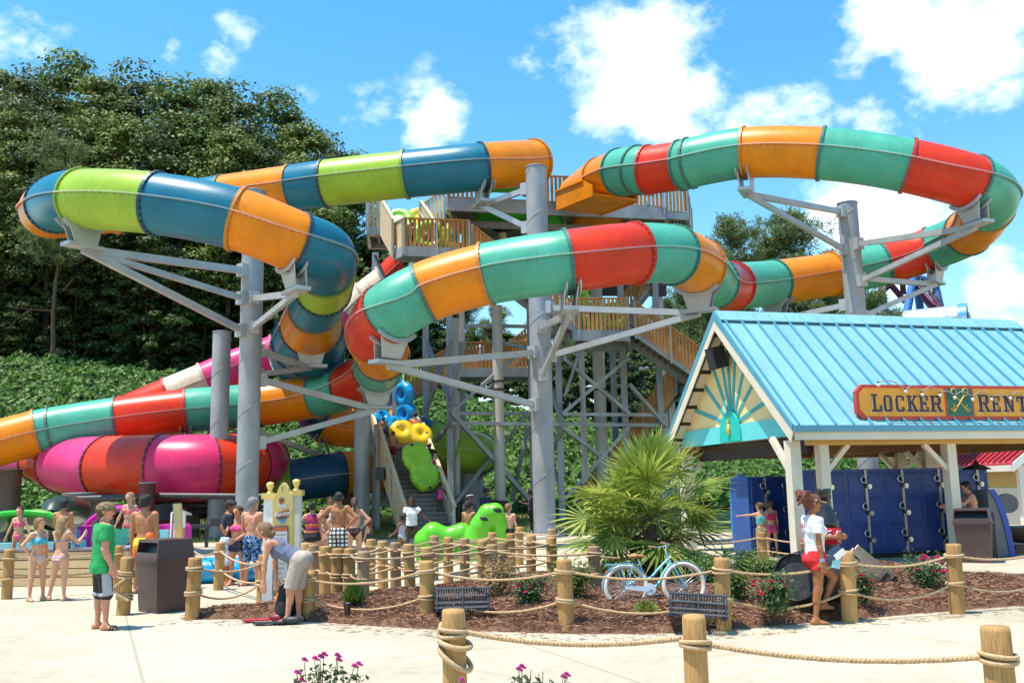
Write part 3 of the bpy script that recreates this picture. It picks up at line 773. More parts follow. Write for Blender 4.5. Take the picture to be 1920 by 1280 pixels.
# the long front stairs: two flights with a short landing between
BS = thing('entrance_stairs', 'long pale timber stairs crowded with bathers climbing to the tower', 'stairs', gd(805, 38.5, 0))
f0, f1 = on(808, 37.6, 0), on(752, 42.4, 3.75); f2, f3 = on(746, 43.4, 3.75), on(712, 48.0, 6.75)
flight(BS, f0, f1, 1.95, (1, 1), DWOOD_L, 1.15, .75); flight(BS, f2, f3, 1.95, (1, 1), DWOOD_L, 1.15, .75)
lf = (f2 - f1).normalized(); sdv = V((lf.y, -lf.x, 0)) * 1.05
deck(BS, [f1 - sdv, f1 + sdv, f2 + sdv, f2 - sdv], 3.75, .3)
for c in (f1 - sdv, f1 + sdv, f2 - sdv, f2 + sdv, f3 - sdv, f3 + sdv):
    mb = MB(); mb.beam(V((c.x, c.y, 0)), V((c.x, c.y, c.z - .2)), .2); mb.build('stair_post', STEEL, BS)
# steel frame
UP = [(800, 46, ZL - .5), (846, 43.6, ZD - .4), (1002, 46.5, ZD - .4), (1055, 44.4, ZD - .4), (1180, 45.0, ZD - .4), (1248, 45.8, ZD - .2), (870, 50, ZD - .5), (1100, 51, ZD - .5), (1256, 51, ZD - .4), (742, 44.4, ZL - .4), (702, 46.8, ZU), (1160, 47.8, Z3), (1270, 50, Z4)]
for u, d, zt in UP:
    b = on(u, d, 0); mb = MB(); mb.beam(b, V((b.x, b.y, zt)), .3, .3); mb.build('tower_post', STEEL, TOW)
def brace(u1, v1, d1_, u2, v2, d2_, w=.16): bars('brace', [(at(u1, v1, d1_), at(u2, v2, d2_))], STEEL, w, TOW)
for a in ((846, 772, 43.7, 1000, 945, 45.4, .2), (846, 772, 43.7, 1000, 640, 46.4), (846, 772, 43.7, 870, 640, 43.7), (1002, 655, 46.5, 930, 640, 46.5), (846, 950, 43.7, 930, 845, 46),
          (846, 775, 43.8, 1002, 775, 46.5), (846, 793, 43.8, 1250, 797, 46), (1055, 776, 44.5, 1250, 778, 45.8), (870, 610, 46, 990, 612, 46.4),
          (1055, 670, 44.5, 1180, 775, 45), (1055, 775, 44.5, 1180, 670, 45), (1055, 940, 44.5, 1180, 800, 45), (1055, 800, 44.5, 1250, 950, 45.6), (1002, 660, 46.4, 1055, 790, 44.6), (1002, 790, 46.4, 1055, 920, 44.6), (1002, 930, 46.4, 1055, 800, 44.6),
          (1180, 720, 45, 1250, 800, 45.8), (1090, 650, 44.4, 1060, 740, 44.4, .12), (742, 520, 44.4, 800, 600, 46), (800, 640, 46, 846, 760, 43.7), (800, 770, 46, 846, 640, 43.8), (702, 480, 46.8, 742, 570, 44.5), (1160, 560, 47.8, 1250, 640, 46),
          (1180, 410, 45, 1215, 380, 45.2), (800, 850, 46, 846, 790, 43.8), (880, 925, 47, 990, 770, 46.4, .12), (960, 940, 46.4, 990, 800, 46.4)):
    brace(*a)
for u, d in ((905, 47.5), (960, 47.5), (1010, 47.6), (1060, 48), (1120, 48.2), (1190, 48.5)):
    p = on(u, d, ZD - 1.05); mb = MB(); mb.beam(p, V((p.x, p.y, ZD - .1)), .2); mb.build('hanger', STEEL_D, TOW)
mb = MB(); mb.beam(on(850, 44, ZD - 1.05), on(1240, 46, ZD - 1.05), .2, .3); mb.build('lower_beam', STEEL_D, TOW)
mb = MB(); mb.prism([on(866, 50.5, ZD - 3.0), on(1250, 52, ZD - 3.0), on(1250, 52, ZD - .4), on(866, 50.5, ZD - .4)], V((0, .1, 0))); mb.build('back_panel', M('dark_cladding', (.06, .06, .065), .7, .2), TOW)
# tubs that open onto the decks
for u, d, c, w in ((942, 45.6, 'green', 2.6), (1015, 47, 'green', 2.2), (1120, 47.3, 'orange', 2.4)):
    p = on(u, d, ZD - .85); mb = MB(); mb.lathe(p, [(.5, -.05), (.9, .1), (1.25, .5), (1.3, .75)], 20, sx=w / 2.4); o = thing('slide_tub', {'942': 'large green slide start tub hanging under the deck left of the tallest column', '1015': 'smaller green slide tub under the deck behind the tallest column', '1120': 'orange slide tub under the deck'}[str(u)], 'slide start', p); mb.build('tub', fibreglass(c, SC[c]), o)
    mb = MB(); mb.cyl(p - V((0, 0, 1.6)), p + V((0, 0, 0)), .2); mb.build('drain_pipe', CREAM, o); mb = MB(); mb.cyl(p - V((0, 0, .25)), p + V((0, 0, .05)), .27); mb.build('collar', BLACK, o)
p = on(950, 44.2, ZD + .05); o = thing('slide_trough', 'bright green open slide trough on the deck behind the orange tube end', 'slide start', p)
mb = MB(); a = on(905, 43.2, ZD + .1); b = on(992, 43.6, ZD + .1)
prof = []
fr_ = frames([a.lerp(b, t / 8) for t in range(9)]); sweep(mb, fr_, .85, .75, 20, a0=PI, a1=2 * PI, close=False); sweep(mb, fr_, .8, .7, 20, a0=PI, a1=2 * PI, close=False, flip=True)
for f in (fr_[0], fr_[-1]): mb.tube(ring(f, .87, .77, 14, PI, 2 * PI, False), .05, 6)
ob = mb.build('trough', fibreglass('green', SC['green']), o); ob.location.z += .85
# the orange entrance hood of the aqua slide
p0, s0, n0_, t0 = FB[0]
ee = thing('slide_entrance', 'orange hooded entrance box of the aqua and red slide on the deck', 'slide start', p0 - V((0, 0, 1.2)))
mb = MB(); bk = [p0 + t0 * (k * .3 - 2.0) + V((0, 0, -.05 * (8 - k))) for k in range(8)]
sweep(mb, frames(bk), 1.08, 1.08, 30, a0=R(-20), a1=R(200), close=False); sweep(mb, frames(bk), 1.02, 1.02, 30, a0=R(-20), a1=R(200), close=False, flip=True); mb.build('hood', fibreglass('orange', SC['orange']), ee)
mb = MB()
for sg in (-1, 1):
    a = p0 + s0 * sg * 1.12 + t0 * -2.1; b = p0 + s0 * sg * 1.12 + t0 * 1.1
    mb.prism([a + V((0, 0, -1.12)), b + V((0, 0, -1.12)), b + V((0, 0, -.65)), p0 + s0 * sg * 1.12 + t0 * .4 + V((0, 0, -.3)), a + V((0, 0, -.25))], s0 * sg * .08)
mb.prism([p0 - s0 * 1.1 - t0 * 2.1 + V((0, 0, -1.07)), p0 + s0 * 1.1 - t0 * 2.1 + V((0, 0, -1.07)), p0 + s0 * 1.1 + t0 * 1.1 + V((0, 0, -1.07)), p0 - s0 * 1.1 + t0 * 1.1 + V((0, 0, -1.07))], V((0, 0, .1)))
mb.build('box', fibreglass('orange', SC['orange']), ee)
mb = MB()
for sg in (-1, 1): mb.beam(p0 + s0 * sg * 1.16 - t0 * 2.1 + V((0, 0, -.22)), p0 + s0 * sg * 1.16 + t0 * .4 + V((0, 0, -.27)), .22, .07)
mb.build('lip', fibreglass('orange', SC['orange']), ee)
# beige water pipes
for u, d, vt, r_, lb in ((858, 44.6, 585, .16, 'thin beige water pipe left of the other pipes in the tower'), (939, 44.0, 560, .26, 'beige water pipe with two dark bands in the middle of the tower'), (1133, 46.0, 515, .31, 'thick beige water pipe at the right of the tower behind the palm')):
    b = on(u, d, 0); t_ = thing('water_pipe', lb, 'pipe', b, 'beige water pipes'); zt = at(u, vt, d).z
    mb = MB(); mb.cyl(b, V((b.x, b.y, zt)), r_, n=24)
    mb.build('pipe', M('beige_pipe', (.56, .50, .43), .5, .1, 1), t_)
    for vv in ((712, 728) if r_ < .3 else (728,)):
        mb = MB(); z = at(u, vv, d).z; mb.cyl(V((b.x, b.y, z)), V((b.x, b.y, z + .1)), r_ + .025, n=24); mb.build('band', M('rust_band', (.05, .02, .015), .6), t_)
    for vv in (790, 860):
        mb = MB(); z = at(u, vv, d).z; mb.cyl(V((b.x, b.y, z)), V((b.x, b.y, z + .05)), r_ + .03, n=24); mb.build('joint', M('beige_pipe', (.56, .50, .43)), t_)
    mb = MB(); mb.cyl(b, b + V((0, 0, 1.3)), r_ + .12, n=16); mb.build('valve_collar', BLACK, t_)
a = at(713, 888, 40.6); o = thing('loudspeaker', 'black loudspeaker box hanging on the left side of the long stairs', 'loudspeaker', a); mb = MB(); mb.box(a, (.42, .4, .55), taper=.8); mb.build('cabinet', BLACK, o); mb = MB(); mb.beam(a + V((.1, 0, .2)), a + V((.5, .3, .45)), .06); mb.build('bracket', STEEL, o)
# ------------------------------------------------------------------ the locker pavilion
def proj(p):
    d = V(p) - CAM; z = d.dot(_F); return (960 + F_PX * d.dot(_RR) / z, 640 - F_PX * d.dot(_U) / z)
E1 = V((.967, .255, 0)).normalized(); E2 = V((-.255, .967, 0)).normalized()
_o = at(1490, 812, 20.5); BO = V((_o.x, _o.y, 0))
def bw(a, b, z): return BO + E1 * a + E2 * b + V((0, 0, z))
def a_for_u(u, b, z=2.0):
    lo, hi = -4.0, 16.0
    for _ in range(40):
        m_ = (lo + hi) / 2
        if proj(bw(m_, b, z))[0] < u: lo = m_
        else: hi = m_
    return lo
PAV = thing('locker_pavilion', 'open pavilion with turquoise metal roof and sunburst gable over the blue lockers', 'pavilion', bw(4.6, 3.4, 0))
ROOFC = M('turquoise_roofing', (.205, .42, .475), .45, .08, .8, .05, 30, coat=.2)
TRIM_RIB_SHADE = M('blue_trim_rib_shade', (.10, .33, .45), .4, .06)
YEL = M('yellow_timber', (.66, .40, .10), .55, .08, 3); YEL_P = M('pale_yellow_panel', (.86, .66, .33), .55, .06, 2)
AQUA_T = M('aqua_trim', (.14, .64, .66), .45, .05); RAYT = M('teal_rays', (.06, .40, .42), .45, .05); BROWNB = M('stained_beam', (.36, .17, .055), .6, .12, 3)
SOFF = M('soffit_board', (.66, .56, .44), .6, .06)
ZE, ZR, WB, LA = 3.02, 6.12, 6.8, 9.25
Rw = rotm = Matrix((E1, E2, V((0, 0, 1)))).transposed()
for sgn, b0_, b1_ in ((1, 0.0, WB / 2), (-1, WB, WB / 2)):
    mb = MB(); nrm = (bw(0, b1_, ZR) - bw(0, b0_, ZE)).cross(E1).normalized(); nrm = nrm if nrm.z > 0 else -nrm
    mb.prism([bw(0, b0_, ZE), bw(LA, b0_, ZE), bw(LA, b1_, ZR), bw(0, b1_, ZR)], nrm * .05)
    mb.build('roof', ROOFC, PAV); mb = MB()
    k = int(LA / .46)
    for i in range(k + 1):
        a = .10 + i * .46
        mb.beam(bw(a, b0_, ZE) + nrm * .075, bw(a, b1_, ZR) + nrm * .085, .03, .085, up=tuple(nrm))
    mb.build('roof_ribs', TRIM_RIB_SHADE, PAV)  # darker trim blue on the ribs paints in the shade along their sides
    mb = MB(); mb.prism([bw(.12, b0_ + .15 * sgn, ZE + .0), bw(LA - .12, b0_ + .15 * sgn, ZE + .0), bw(LA - .12, b1_, ZR - .12), bw(.12, b1_, ZR - .12)], -nrm * .04); mb.build('soffit', SOFF, PAV)
mb = MB()
for sgn, bb in ((1, WB / 2), (-1, WB / 2)):
    e_ = .32; mb.prism([bw(-.02, bb, ZR + .14), bw(LA + .02, bb, ZR + .14), bw(LA + .02, bb - sgn * e_, ZR + .14 - e_ * .91), bw(-.02, bb - sgn * e_, ZR + .14 - e_ * .91)], V((0, 0, .03)))
mb.build('ridge_cap', ROOFC, PAV)
for a_, nm in ((-.03, 0), (LA + .03, 1)):
    for sgn, b0_ in ((1, 0.0), (-1, WB)):
        d_ = (-.035 if nm == 0 else .035)
        mb = MB(); p, q = bw(a_, b0_ - sgn * .02, ZE + .02), bw(a_, WB / 2, ZR + .06)
        dn = V((0, 0, -1))
        mb.prism([p + V((0, 0, .06)), q + V((0, 0, .08)), q + dn * .16, p + dn * .10], E1 * d_); mb.build('rake_trim', TRIM_RIB_SHADE, PAV)
        mb = MB(); mb.prism([p + dn * .10, q + dn * .16, q + dn * .42, p + dn * .34 + E2 * sgn * .10], E1 * d_ * .8); mb.build('rake_board', CREAM, PAV)
for b0_, s_ in ((-.02, -1), (WB + .02, 1)):
    mb = MB(); mb.prism([bw(-.03, b0_, ZE - .09), bw(LA, b0_, ZE - .09), bw(LA, b0_, ZE + .05), bw(-.03, b0_, ZE + .05)], E2 * s_ * .05); mb.build('eave_trim', TRIM_RIB_SHADE, PAV)
    mb = MB(); mb.prism([bw(0, b0_ - s_ * .01, ZE - .27), bw(LA, b0_ - s_ * .01, ZE - .27), bw(LA, b0_ - s_ * .01, ZE - .09), bw(0, b0_ - s_ * .01, ZE - .09)], -E2 * s_ * .05); mb.build('fascia', CREAM, PAV)
# gable with sunburst
GA = .38
zt_ = lambda b: ZE + (ZR - ZE) * (b / (WB / 2) if b < WB / 2 else (WB - b) / (WB / 2)) - .10
GB0, GZ = .42, 3.02
gb = MB(); gb.prism([bw(GA, GB0, GZ), bw(GA, WB - GB0, GZ), bw(GA, WB - GB0, zt_(GB0)), bw(GA, WB / 2, zt_(WB / 2)), bw(GA, GB0, zt_(GB0))], E1 * .06); gp_ = gb.build('gable_panel', YEL_P, PAV)
mb = MB(); mb.prism([bw(GA - .02, .18, GZ - .14), bw(GA - .02, WB - .18, GZ - .14), bw(GA - .02, WB - .5, GZ + .30), bw(GA - .02, .5, GZ + .30)], E1 * -.03); mb.build('gable_band', AQUA_T, PAV)
cb, cz = WB * .52, GZ + .30
for k, an in enumerate((14, 38, 60, 78, 91, 103, 119, 141, 165)):
    c_, s_ = math.cos(R(an)), math.sin(R(an)); t = .5
    while t < 4:
        b_ = cb - c_ * t; z_ = cz + s_ * t
        if b_ < .5 or b_ > WB - .5 or z_ > zt_(b_) - .12: break
        t += .02
    b_, z_ = cb - c_ * t, cz + s_ * t
    n_ = V((0, 0, 1)) * c_ + E2 * s_; w_ = .055
    p, q = bw(GA - .004, cb - c_ * .3, cz + s_ * .3), bw(GA - .004, b_, z_)
    mb = MB(); mb.prism([p - n_ * w_ * .8, p + n_ * w_ * .8, q + n_ * w_, q - n_ * w_], E1 * -.02); mb.build('sun_ray', RAYT, PAV)
mb = MB(); pl = [bw(GA - .06, cb + .56 * math.cos(PI * k / 16), GZ - .12 + .78 * math.sin(PI * k / 16) ** .8) for k in range(17)]; mb.prism(pl, E1 * -.04); pq = mb.build('sun_plaque', M('teal_plaque', (.02, .52, .45), .4, .05), PAV)
mb = MB(); c_ = bw(GA - .12, cb, GZ + .19); mb.ball(c_, (.06, .085, .15), 12, rot=Rw)
for k in range(7):
    an = R(90 + (k - 3) * 18); mb.tube([c_ + V((0, 0, .13)), c_ + E2 * math.cos(an) * .1 + V((0, 0, .13 + math.sin(an) * .16))], [.02, .004], 5)
mb.build('pineapple', M('gold_paint', (.75, .55, .12), .35, .1, metal=.4), pq)
mb = MB()
for k in range(7):
    t = (k + .6) / 7.2
    for b0_, s_ in ((WB, -1), (0, 1)):
        b_ = b0_ + s_ * t * WB / 2; z_ = ZE + (ZR - ZE) * t - .17; mb = MB(); mb.beam(bw(.08, b_, z_), bw(GA, b_, z_), .12, .10); mb.build('lookout', M('dark_lookout', (.03, .02, .018), .6), PAV)
# beams and posts
def beam_ab(name, a0, b0_, a1, b1_, z, w_, h_, m_): mb = MB(); mb.beam(bw(a0, b0_, z), bw(a1, b1_, z), w_, h_); return mb.build(name, m_, PAV)
beam_ab('front_beam', .62, .5, LA, .5, 2.765, .26, .22, YEL); beam_ab('back_beam', .3, 6.35, a_for_u(1747, 6.35, 2.7), 6.35, 2.70, .26, .32, BROWNB)
beam_ab('cross_beam', 4.4, .7, 4.4, 6.2, 2.72, .2, .3, BROWNB); beam_ab('cross_beam', 8.6, .7, 8.6, 6.2, 2.72, .2, .3, BROWNB); beam_ab('tie_beam', .78, .7, .78, 6.2, 2.62, .14, .30, M('dark_lookout', (.03, .02, .018)))
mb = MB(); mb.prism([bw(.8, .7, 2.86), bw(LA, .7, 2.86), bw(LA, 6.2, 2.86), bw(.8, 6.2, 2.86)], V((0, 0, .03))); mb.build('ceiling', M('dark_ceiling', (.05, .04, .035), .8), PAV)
for a_, b_, w_ in ((a_for_u(1491, .42, 1.6), .42, .26), (a_for_u(1546, .5, 1.6), .5, .23), (a_for_u(1785, .5, 1.6), .5, .24), (a_for_u(1289, 6.2, 1.6), 6.2, .3), (a_for_u(1690, 6.2, 1.6), 6.2, .3), (a_for_u(1742, 5.0, 1.6), 5.0, .3)):
    mb = MB(); mb.box(bw(a_, b_, 1.33 + (.05 if b_ < .45 else 0)), (w_, w_, 2.66 + (.1 if b_ < .45 else 0)), rot=Rw); mb.build('post', CREAM, PAV)
    for sg in (-1, 1):
        if b_ < .45 or (sg < 0 and b_ < .6 and a_ < 3) or (sg > 0 and b_ < .6 and a_ > 3): continue
        mb = MB(); mb.beam(bw(a_ + sg * .11, b_, 2.08), bw(a_ + sg * .68, b_, 2.66), .11, .11); mb.build('knee_brace', CREAM, PAV)
    if b_ < .45:
        mb = MB(); mb.beam(bw(a_, b_ + .14, 2.1), bw(a_ - .05, b_ + .75, 2.85), .13, .13); mb.build('knee_brace', CREAM, PAV)
# loudspeaker under the apex
sp = thing('loudspeaker', 'black loudspeaker hanging under the gable peak', 'loudspeaker', bw(.1, WB / 2 + .1, 4.78))
mb = MB(); rs_ = Matrix.Rotation(R(8), 3, 'Y'); mb.box(bw(.02, WB / 2 + .1, 5.06), (.34, .44, .56), rot=Rw @ Matrix.Rotation(R(-12), 3, 'Y')); mb.build('cabinet', BLACK, sp)
mb = MB(); mb.box(bw(-.145, WB / 2 + .1, 5.02), (.02, .38, .5), rot=Rw @ Matrix.Rotation(R(-12), 3, 'Y')); mb.build('grille', M('grille', (.03, .03, .033), .7, .3, 80), sp)
mb = MB(); mb.beam(bw(.1, WB / 2 + .1, 5.3), bw(.3, WB / 2, 5.72), .05); mb.build('bracket', BLACK, sp)

# lettering
GLY = {'L': [(.05, .88, .58, 1), (.2, .0, .43, 1), (.05, 0, .95, .13), (.78, 0, .95, .36)],
       'O': [(.06, .16, .32, .84), (.68, .16, .94, .84), (.24, .87, .76, 1), (.24, 0, .76, .13), 'q06,.84,.32,.84,.32,.92,.2,.98', 'q94,.84,.68,.84,.68,.92,.8,.98', 'q06,.16,.32,.16,.32,.08,.2,.02', 'q94,.16,.68,.16,.68,.08,.8,.02'],
       'C': [(.06, .16, .32, .84), (.24, .87, .80, 1), (.24, 0, .80, .13), (.72, .66, .94, .94), (.72, .06, .94, .30), 'q06,.84,.32,.84,.32,.92,.2,.98', 'q06,.16,.32,.16,.32,.08,.2,.02'],
       'K': [(.03, .88, .45, 1), (.12, 0, .36, 1), (.03, 0, .45, .12), 'q36,.42,.36,.58,.72,1,.96,1', 'q40,.56,.58,.66,.98,0,.70,0', (.62, .9, 1, 1), (.62, 0, 1.02, .12)],
       'E': [(.03, .88, .9, 1), (.14, 0, .38, 1), (.03, 0, .92, .12), (.38, .44, .72, .56), (.74, .68, .9, 1), (.76, 0, .92, .32), (.62, .36, .74, .64)],
       'R': [(.03, .88, .75, 1), (.12, 0, .36, 1), (.03, 0, .46, .12), (.68, .58, .92, .88), (.36, .44, .78, .56), 'q68,.88,.92,.88,.78,1,.68,1', 'q68,.58,.92,.58,.78,.44,.68,.44', 'q52,.46,.74,.46,.98,0,.72,0', (.68, 0, 1.04, .12)],
       'N': [(.03, .88, .4, 1), (.12, 0, .3, 1), (.03, 0, .4, .12), (.7, 0, .88, 1), (.6, .88, 1, 1), 'q12,1,.36,1,.88,0,.64,0'],
       'T': [(.02, .86, .98, 1), (.38, 0, .62, 1), (.25, 0, .75, .12), (.02, .62, .16, 1), (.84, .62, .98, 1)],
       'A': ['q02,0,.24,0,.60,1,.40,1', 'q76,0,.98,0,.60,1,.40,1', (.26, .28, .74, .40), (0, 0, .36, .1), (.64, 0, 1, .1)],
       'S': [(.10, .56, .34, .86), (.66, .14, .9, .44), (.2, .86, .84, 1), (.16, 0, .8, .14), (.2, .43, .8, .57), (.7, .68, .88, 1), (.12, 0, .3, .32)]}
def glyph(mb, ch, org, ux, uz, w_, h_, ext, m=0):
    for k, g_ in enumerate(GLY[ch]):
        if isinstance(g_, str):
            n_ = [float(x) if x in ('0', '1') else float('.' + x.lstrip('.')) for x in g_[1:].split(',')]
            pts = [(n_[i], n_[i + 1]) for i in range(0, 8, 2)]
        else: x0, y0, x1, y1 = g_; pts = [(x0, y0), (x1, y0), (x1, y1), (x0, y1)]
        e_ = ext * (1 + .03 * k)
        mb.prism([org + ux * (x * w_) + uz * (y * h_) for x, y in pts], e_, m)
SB = .10
def sg_pt(cx, cy, off=0.0):   # crop pixels of the sign (5.82 per photo pixel)
    u, v = 1590 + cx / 5.82, 700 + cy / 5.82; a = a_for_u(u, SB, 3.5); return a
S0, S1 = sg_pt(97, 300), sg_pt(1352, 300) + 3.55
ZS0, ZS1 = 3.20, 4.0
SIGN = thing('locker_sign', 'long orange and red sign board lettered LOCKER RENT standing on the turquoise roof', 'sign', bw((S0 + S1) / 2, SB, ZS0))
def board(a0, a1, z0, z1, ch, b_, th, m_, nm):
    mb = MB(); mb.prism([bw(a0 + ch, b_, z0), bw(a1 - ch, b_, z0), bw(a1, b_, z0 + ch), bw(a1, b_, z1 - ch), bw(a1 - ch, b_, z1), bw(a0 + ch, b_, z1), bw(a0, b_, z1 - ch), bw(a0, b_, z0 + ch)], E2 * th); return mb.build(nm, m_, SIGN)
REDS = M('sign_red', (.58, .055, .03), .4, .06); ORS = M('sign_orange', (.80, .34, .03), .4, .05)
board(S0, S1, ZS0, ZS1, .16, SB, .12, REDS, 'backboard')
board(S0 + .08, S1 - .08, ZS0 + .08, ZS1 - .08, .14, SB - .012, .012, ORS, 'face')
gA0, gA1 = sg_pt(1075, 300), sg_pt(1352, 300)
mb = MB(); mb.prism([bw(gA0 - .05, SB - .02, ZS0 + .05), bw(gA1 + .05, SB - .02, ZS0 + .05), bw(gA1 + .05, SB - .02, ZS1 - .05), bw(gA0 - .05, SB - .02, ZS1 - .05)], E2 * .008); mb.build('emblem_border', REDS, SIGN)
mb = MB(); mb.prism([bw(gA0, SB - .03, ZS0 + .08), bw(gA1, SB - .03, ZS0 + .08), bw(gA1, SB - .03, ZS1 - .08), bw(gA0, SB - .03, ZS1 - .08)], E2 * .01); em = mb.build('emblem', M('emblem_green', (.015, .14, .09), .4, .06), SIGN)
mb = MB(); gc = (gA0 + gA1) / 2; zc = (ZS0 + ZS1) / 2
for sg in (-1, 1):
    t0_, t1_ = bw(gc + sg * .13, SB - .045, zc + .17), bw(gc - sg * .19, SB - .045 - .01 * sg, zc - .22); mb.tube([t0_, t1_], .016, 6)
    mb.tube([bw(gc + sg * .16 + .07 * math.cos(a), SB - .045, zc + .24 + .085 * math.sin(a)) for a in [2 * PI * k / 14 for k in range(14)]], .013, 6, close=True)
    dx = (t1_ - t0_).normalized(); pr_ = V((0, 0, 1)).cross(E2).normalized()
    for k in (.0, .06, .12):
        c = t1_ - dx * k; n_ = dx.cross(E2).normalized() * (sg); mb.beam(c, c + n_ * (-.10 if k != .06 else -.07), .02, .022)
mb.build('crossed_keys', M('key_gold', (.72, .40, .06), .4, .1), em)
LET = M('sign_letters', (.045, .02, .035), .45, .05); LSH = M('letter_shadow', (.80, .66, .42), .5, .05)
for ch, c0, c1, y0, y1 in (('L', 242, 366, 260, 448), ('O', 372, 480, 272, 448), ('C', 504, 612, 272, 448), ('K', 634, 752, 272, 448), ('E', 764, 876, 272, 448), ('R', 886, 1016, 272, 448),
                           ('R', 1406, 1536, 262, 450), ('E', 1552, 1660, 275, 450), ('N', 1684, 1810, 275, 450), ('T', 1830, 1950, 275, 450)):
    a0, a1 = sg_pt(c0, 350), sg_pt(c1, 350); zb, zt2 = ZS0 + .175, ZS0 + .175 + (y1 - y0) / 5.82 / 1750 * 21.9
    for off, m_, nm, bb in ((-.014, LSH, 'letter_outline', SB - .022), (0, LET, 'letter', SB - .034)):
        mb = MB(); glyph(mb, ch, bw(a0 + off, bb, zb + off), E1, V((0, 0, 1)), a1 - a0, zt2 - zb, -E2 * .008); mb.build(nm, m_, SIGN)
sl_ = thing('string_lights', 'string of round white bulbs draped along the top of the orange sign', 'string lights', bw(S0, SB, ZS1))
bp = [(320, 140), (610, 204), (790, 234), (982, 234), (1140, 256), (1332, 270), (1540, 264), (1746, 246), (1912, 268), (2080, 240), (2260, 262), (2440, 240)]
cab = []
for i, (cx, cy) in enumerate(bp):
    a = sg_pt(cx, cy); z = at(1590 + cx / 5.82, 700 + cy / 5.82, 21.5).z
    z = min(z, ZS1 + .07) if cx < 2000 else ZS1 - .05 - .03 * (i % 2)
    p = bw(a, SB - .1, z); mb = MB(); mb.ball(p, .045, 12); mb.build('bulb', M('bulb_glass', (.72, .66, .58), .2, .1), sl_)
    mb = MB(); mb.cyl(p + V((0, 0, .03)), p + V((0, 0, .085)), .022, n=8); mb.build('socket', BLACK, sl_)
    cab.append(p + V((0, 0, .08)));
    if i < len(bp) - 1:
        a2 = sg_pt(bp[i + 1][0], 0); cab.append(bw((a + a2) / 2, SB - .1, z + .10 + .05 * (i % 3)))
mb = MB(); mb.tube([q for s_ in spline(cab, 5) for q in s_[:-1]], .012, 5); mb.build('cable', M('grey_cable', (.30, .28, .27), .6), sl_)

# ------------------------------------------------------------------ lockers
LBL = M('locker_blue', (.012, .045, .21), .42, .14, 1.5); LBD = M('locker_blue_side', (.03, .09, .30), .45, .1, 1.5)
CHR = M('lock_chrome', (.62, .62, .62), .25, .1, metal=.8); STRIP = M('lock_strip', (.42, .36, .34), .4, .12, metal=.4)
def locker_bank(label, ca, fb, a0, a1, H, depth, strips, group='blue lockers'):
    root = thing('locker_bank', label, 'lockers', bw((a0 + a1) / 2, fb, 0), group)
    mb = MB(); mb.box(bw((a0 + a1) / 2, fb + depth / 2, H / 2 + .06), (a1 - a0, depth, H - .12), rot=Rw); mb.build('cabinet', LBL, root)
    mb = MB(); mb.box(bw((a0 + a1) / 2, fb + depth / 2 + .04, .06), (a1 - a0 - .04, depth - .1, .12), rot=Rw); mb.build('plinth', BLACK, root)
    edges = sorted([a0] + list(strips) + [a1])
    for i in range(len(edges) - 1):
        e0_, e1_ = edges[i], edges[i + 1]; cols = max(1, int(round((e1_ - e0_) / .46)))
        for c in range(cols):
            x0, x1 = e0_ + (e1_ - e0_) * c / cols + .035, e0_ + (e1_ - e0_) * (c + 1) / cols - .035
            for r in range(3):
                z0, z1 = .16 + (H - .2) * r / 3, .16 + (H - .2) * (r + 1) / 3 - .04
                mb = MB()
                f = [bw(x0, fb, z0), bw(x1, fb, z0), bw(x1, fb, z1), bw(x0, fb, z1)]; i_ = [bw(x0 + .02, fb - .022, z0 + .02), bw(x1 - .02, fb - .022, z0 + .02), bw(x1 - .02, fb - .022, z1 - .02), bw(x0 + .02, fb - .022, z1 - .02)]
                j_ = [bw(x0 + .06, fb - .022, z0 + .06), bw(x1 - .06, fb - .022, z0 + .06), bw(x1 - .06, fb - .022, z1 - .06), bw(x0 + .06, fb - .022, z1 - .06)]; l_ = [bw(x0 + .075, fb - .010, z0 + .075), bw(x1 - .075, fb - .010, z0 + .075), bw(x1 - .075, fb - .010, z1 - .075), bw(x0 + .075, fb - .010, z1 - .075)]
                vs_ = f + i_ + j_ + l_; fs_ = []
                for k in range(3):
                    for q in range(4): fs_.append((k * 4 + q, k * 4 + (q + 1) % 4, k * 4 + 4 + (q + 1) % 4, k * 4 + 4 + q))
                fs_.append((12, 13, 14, 15)); mb.add(vs_, fs_); mb.build('door', LBL, root)
    for s_ in strips:
        mb = MB(); mb.box(bw(s_, fb - .02, H / 2 + .05), (.065, .04, H - .14), rot=Rw); st = mb.build('lock_strip', STRIP, root)
        for r in range(3):
            z = .16 + (H - .2) * r / 3 + (H - .2) / 3 * .52
            mb = MB(); c = bw(s_ - .08, fb - .06, z + .1); mb.tube([c + E1 * .075 * math.cos(2 * PI * k / 16) + V((0, 0, .075 * math.sin(2 * PI * k / 16))) for k in range(16)], .014, 6, close=True); mb.build('wrist_ring', CHR, st)
            mb = MB(); c = bw(s_ + .07, fb - .03, z - .07); mb.cyl(c, c - E2 * .05, .075, .06, 16); mb.cyl(c - E2 * .05, c - E2 * .075, .03, n=10); mb.build('lock_dial', CHR, st)
            mb = MB(); mb.box(bw(s_ + .0, fb - .05, z - .05), (.09, .03, .10), rot=Rw); mb.box(bw(s_ - .02, fb - .05, z + .1), (.09, .03, .08), rot=Rw); mb.build('lock_plate', BLACK, st)
    return root
_lf = gp(1650, 1046) - BO; LFB = _lf.dot(E2)
sa = [a_for_u(u, LFB, 1.0) for u in (1556, 1627, 1696, 1765, 1838)]
locker_bank('long bank of blue lockers behind the posts, with five columns of locks', None, LFB, a_for_u(1524, LFB, 1), a_for_u(1858, LFB, 1), 2.12, .8, sa)
_lf2 = gp(1445, 1042) - BO; LF2 = _lf2.dot(E2)
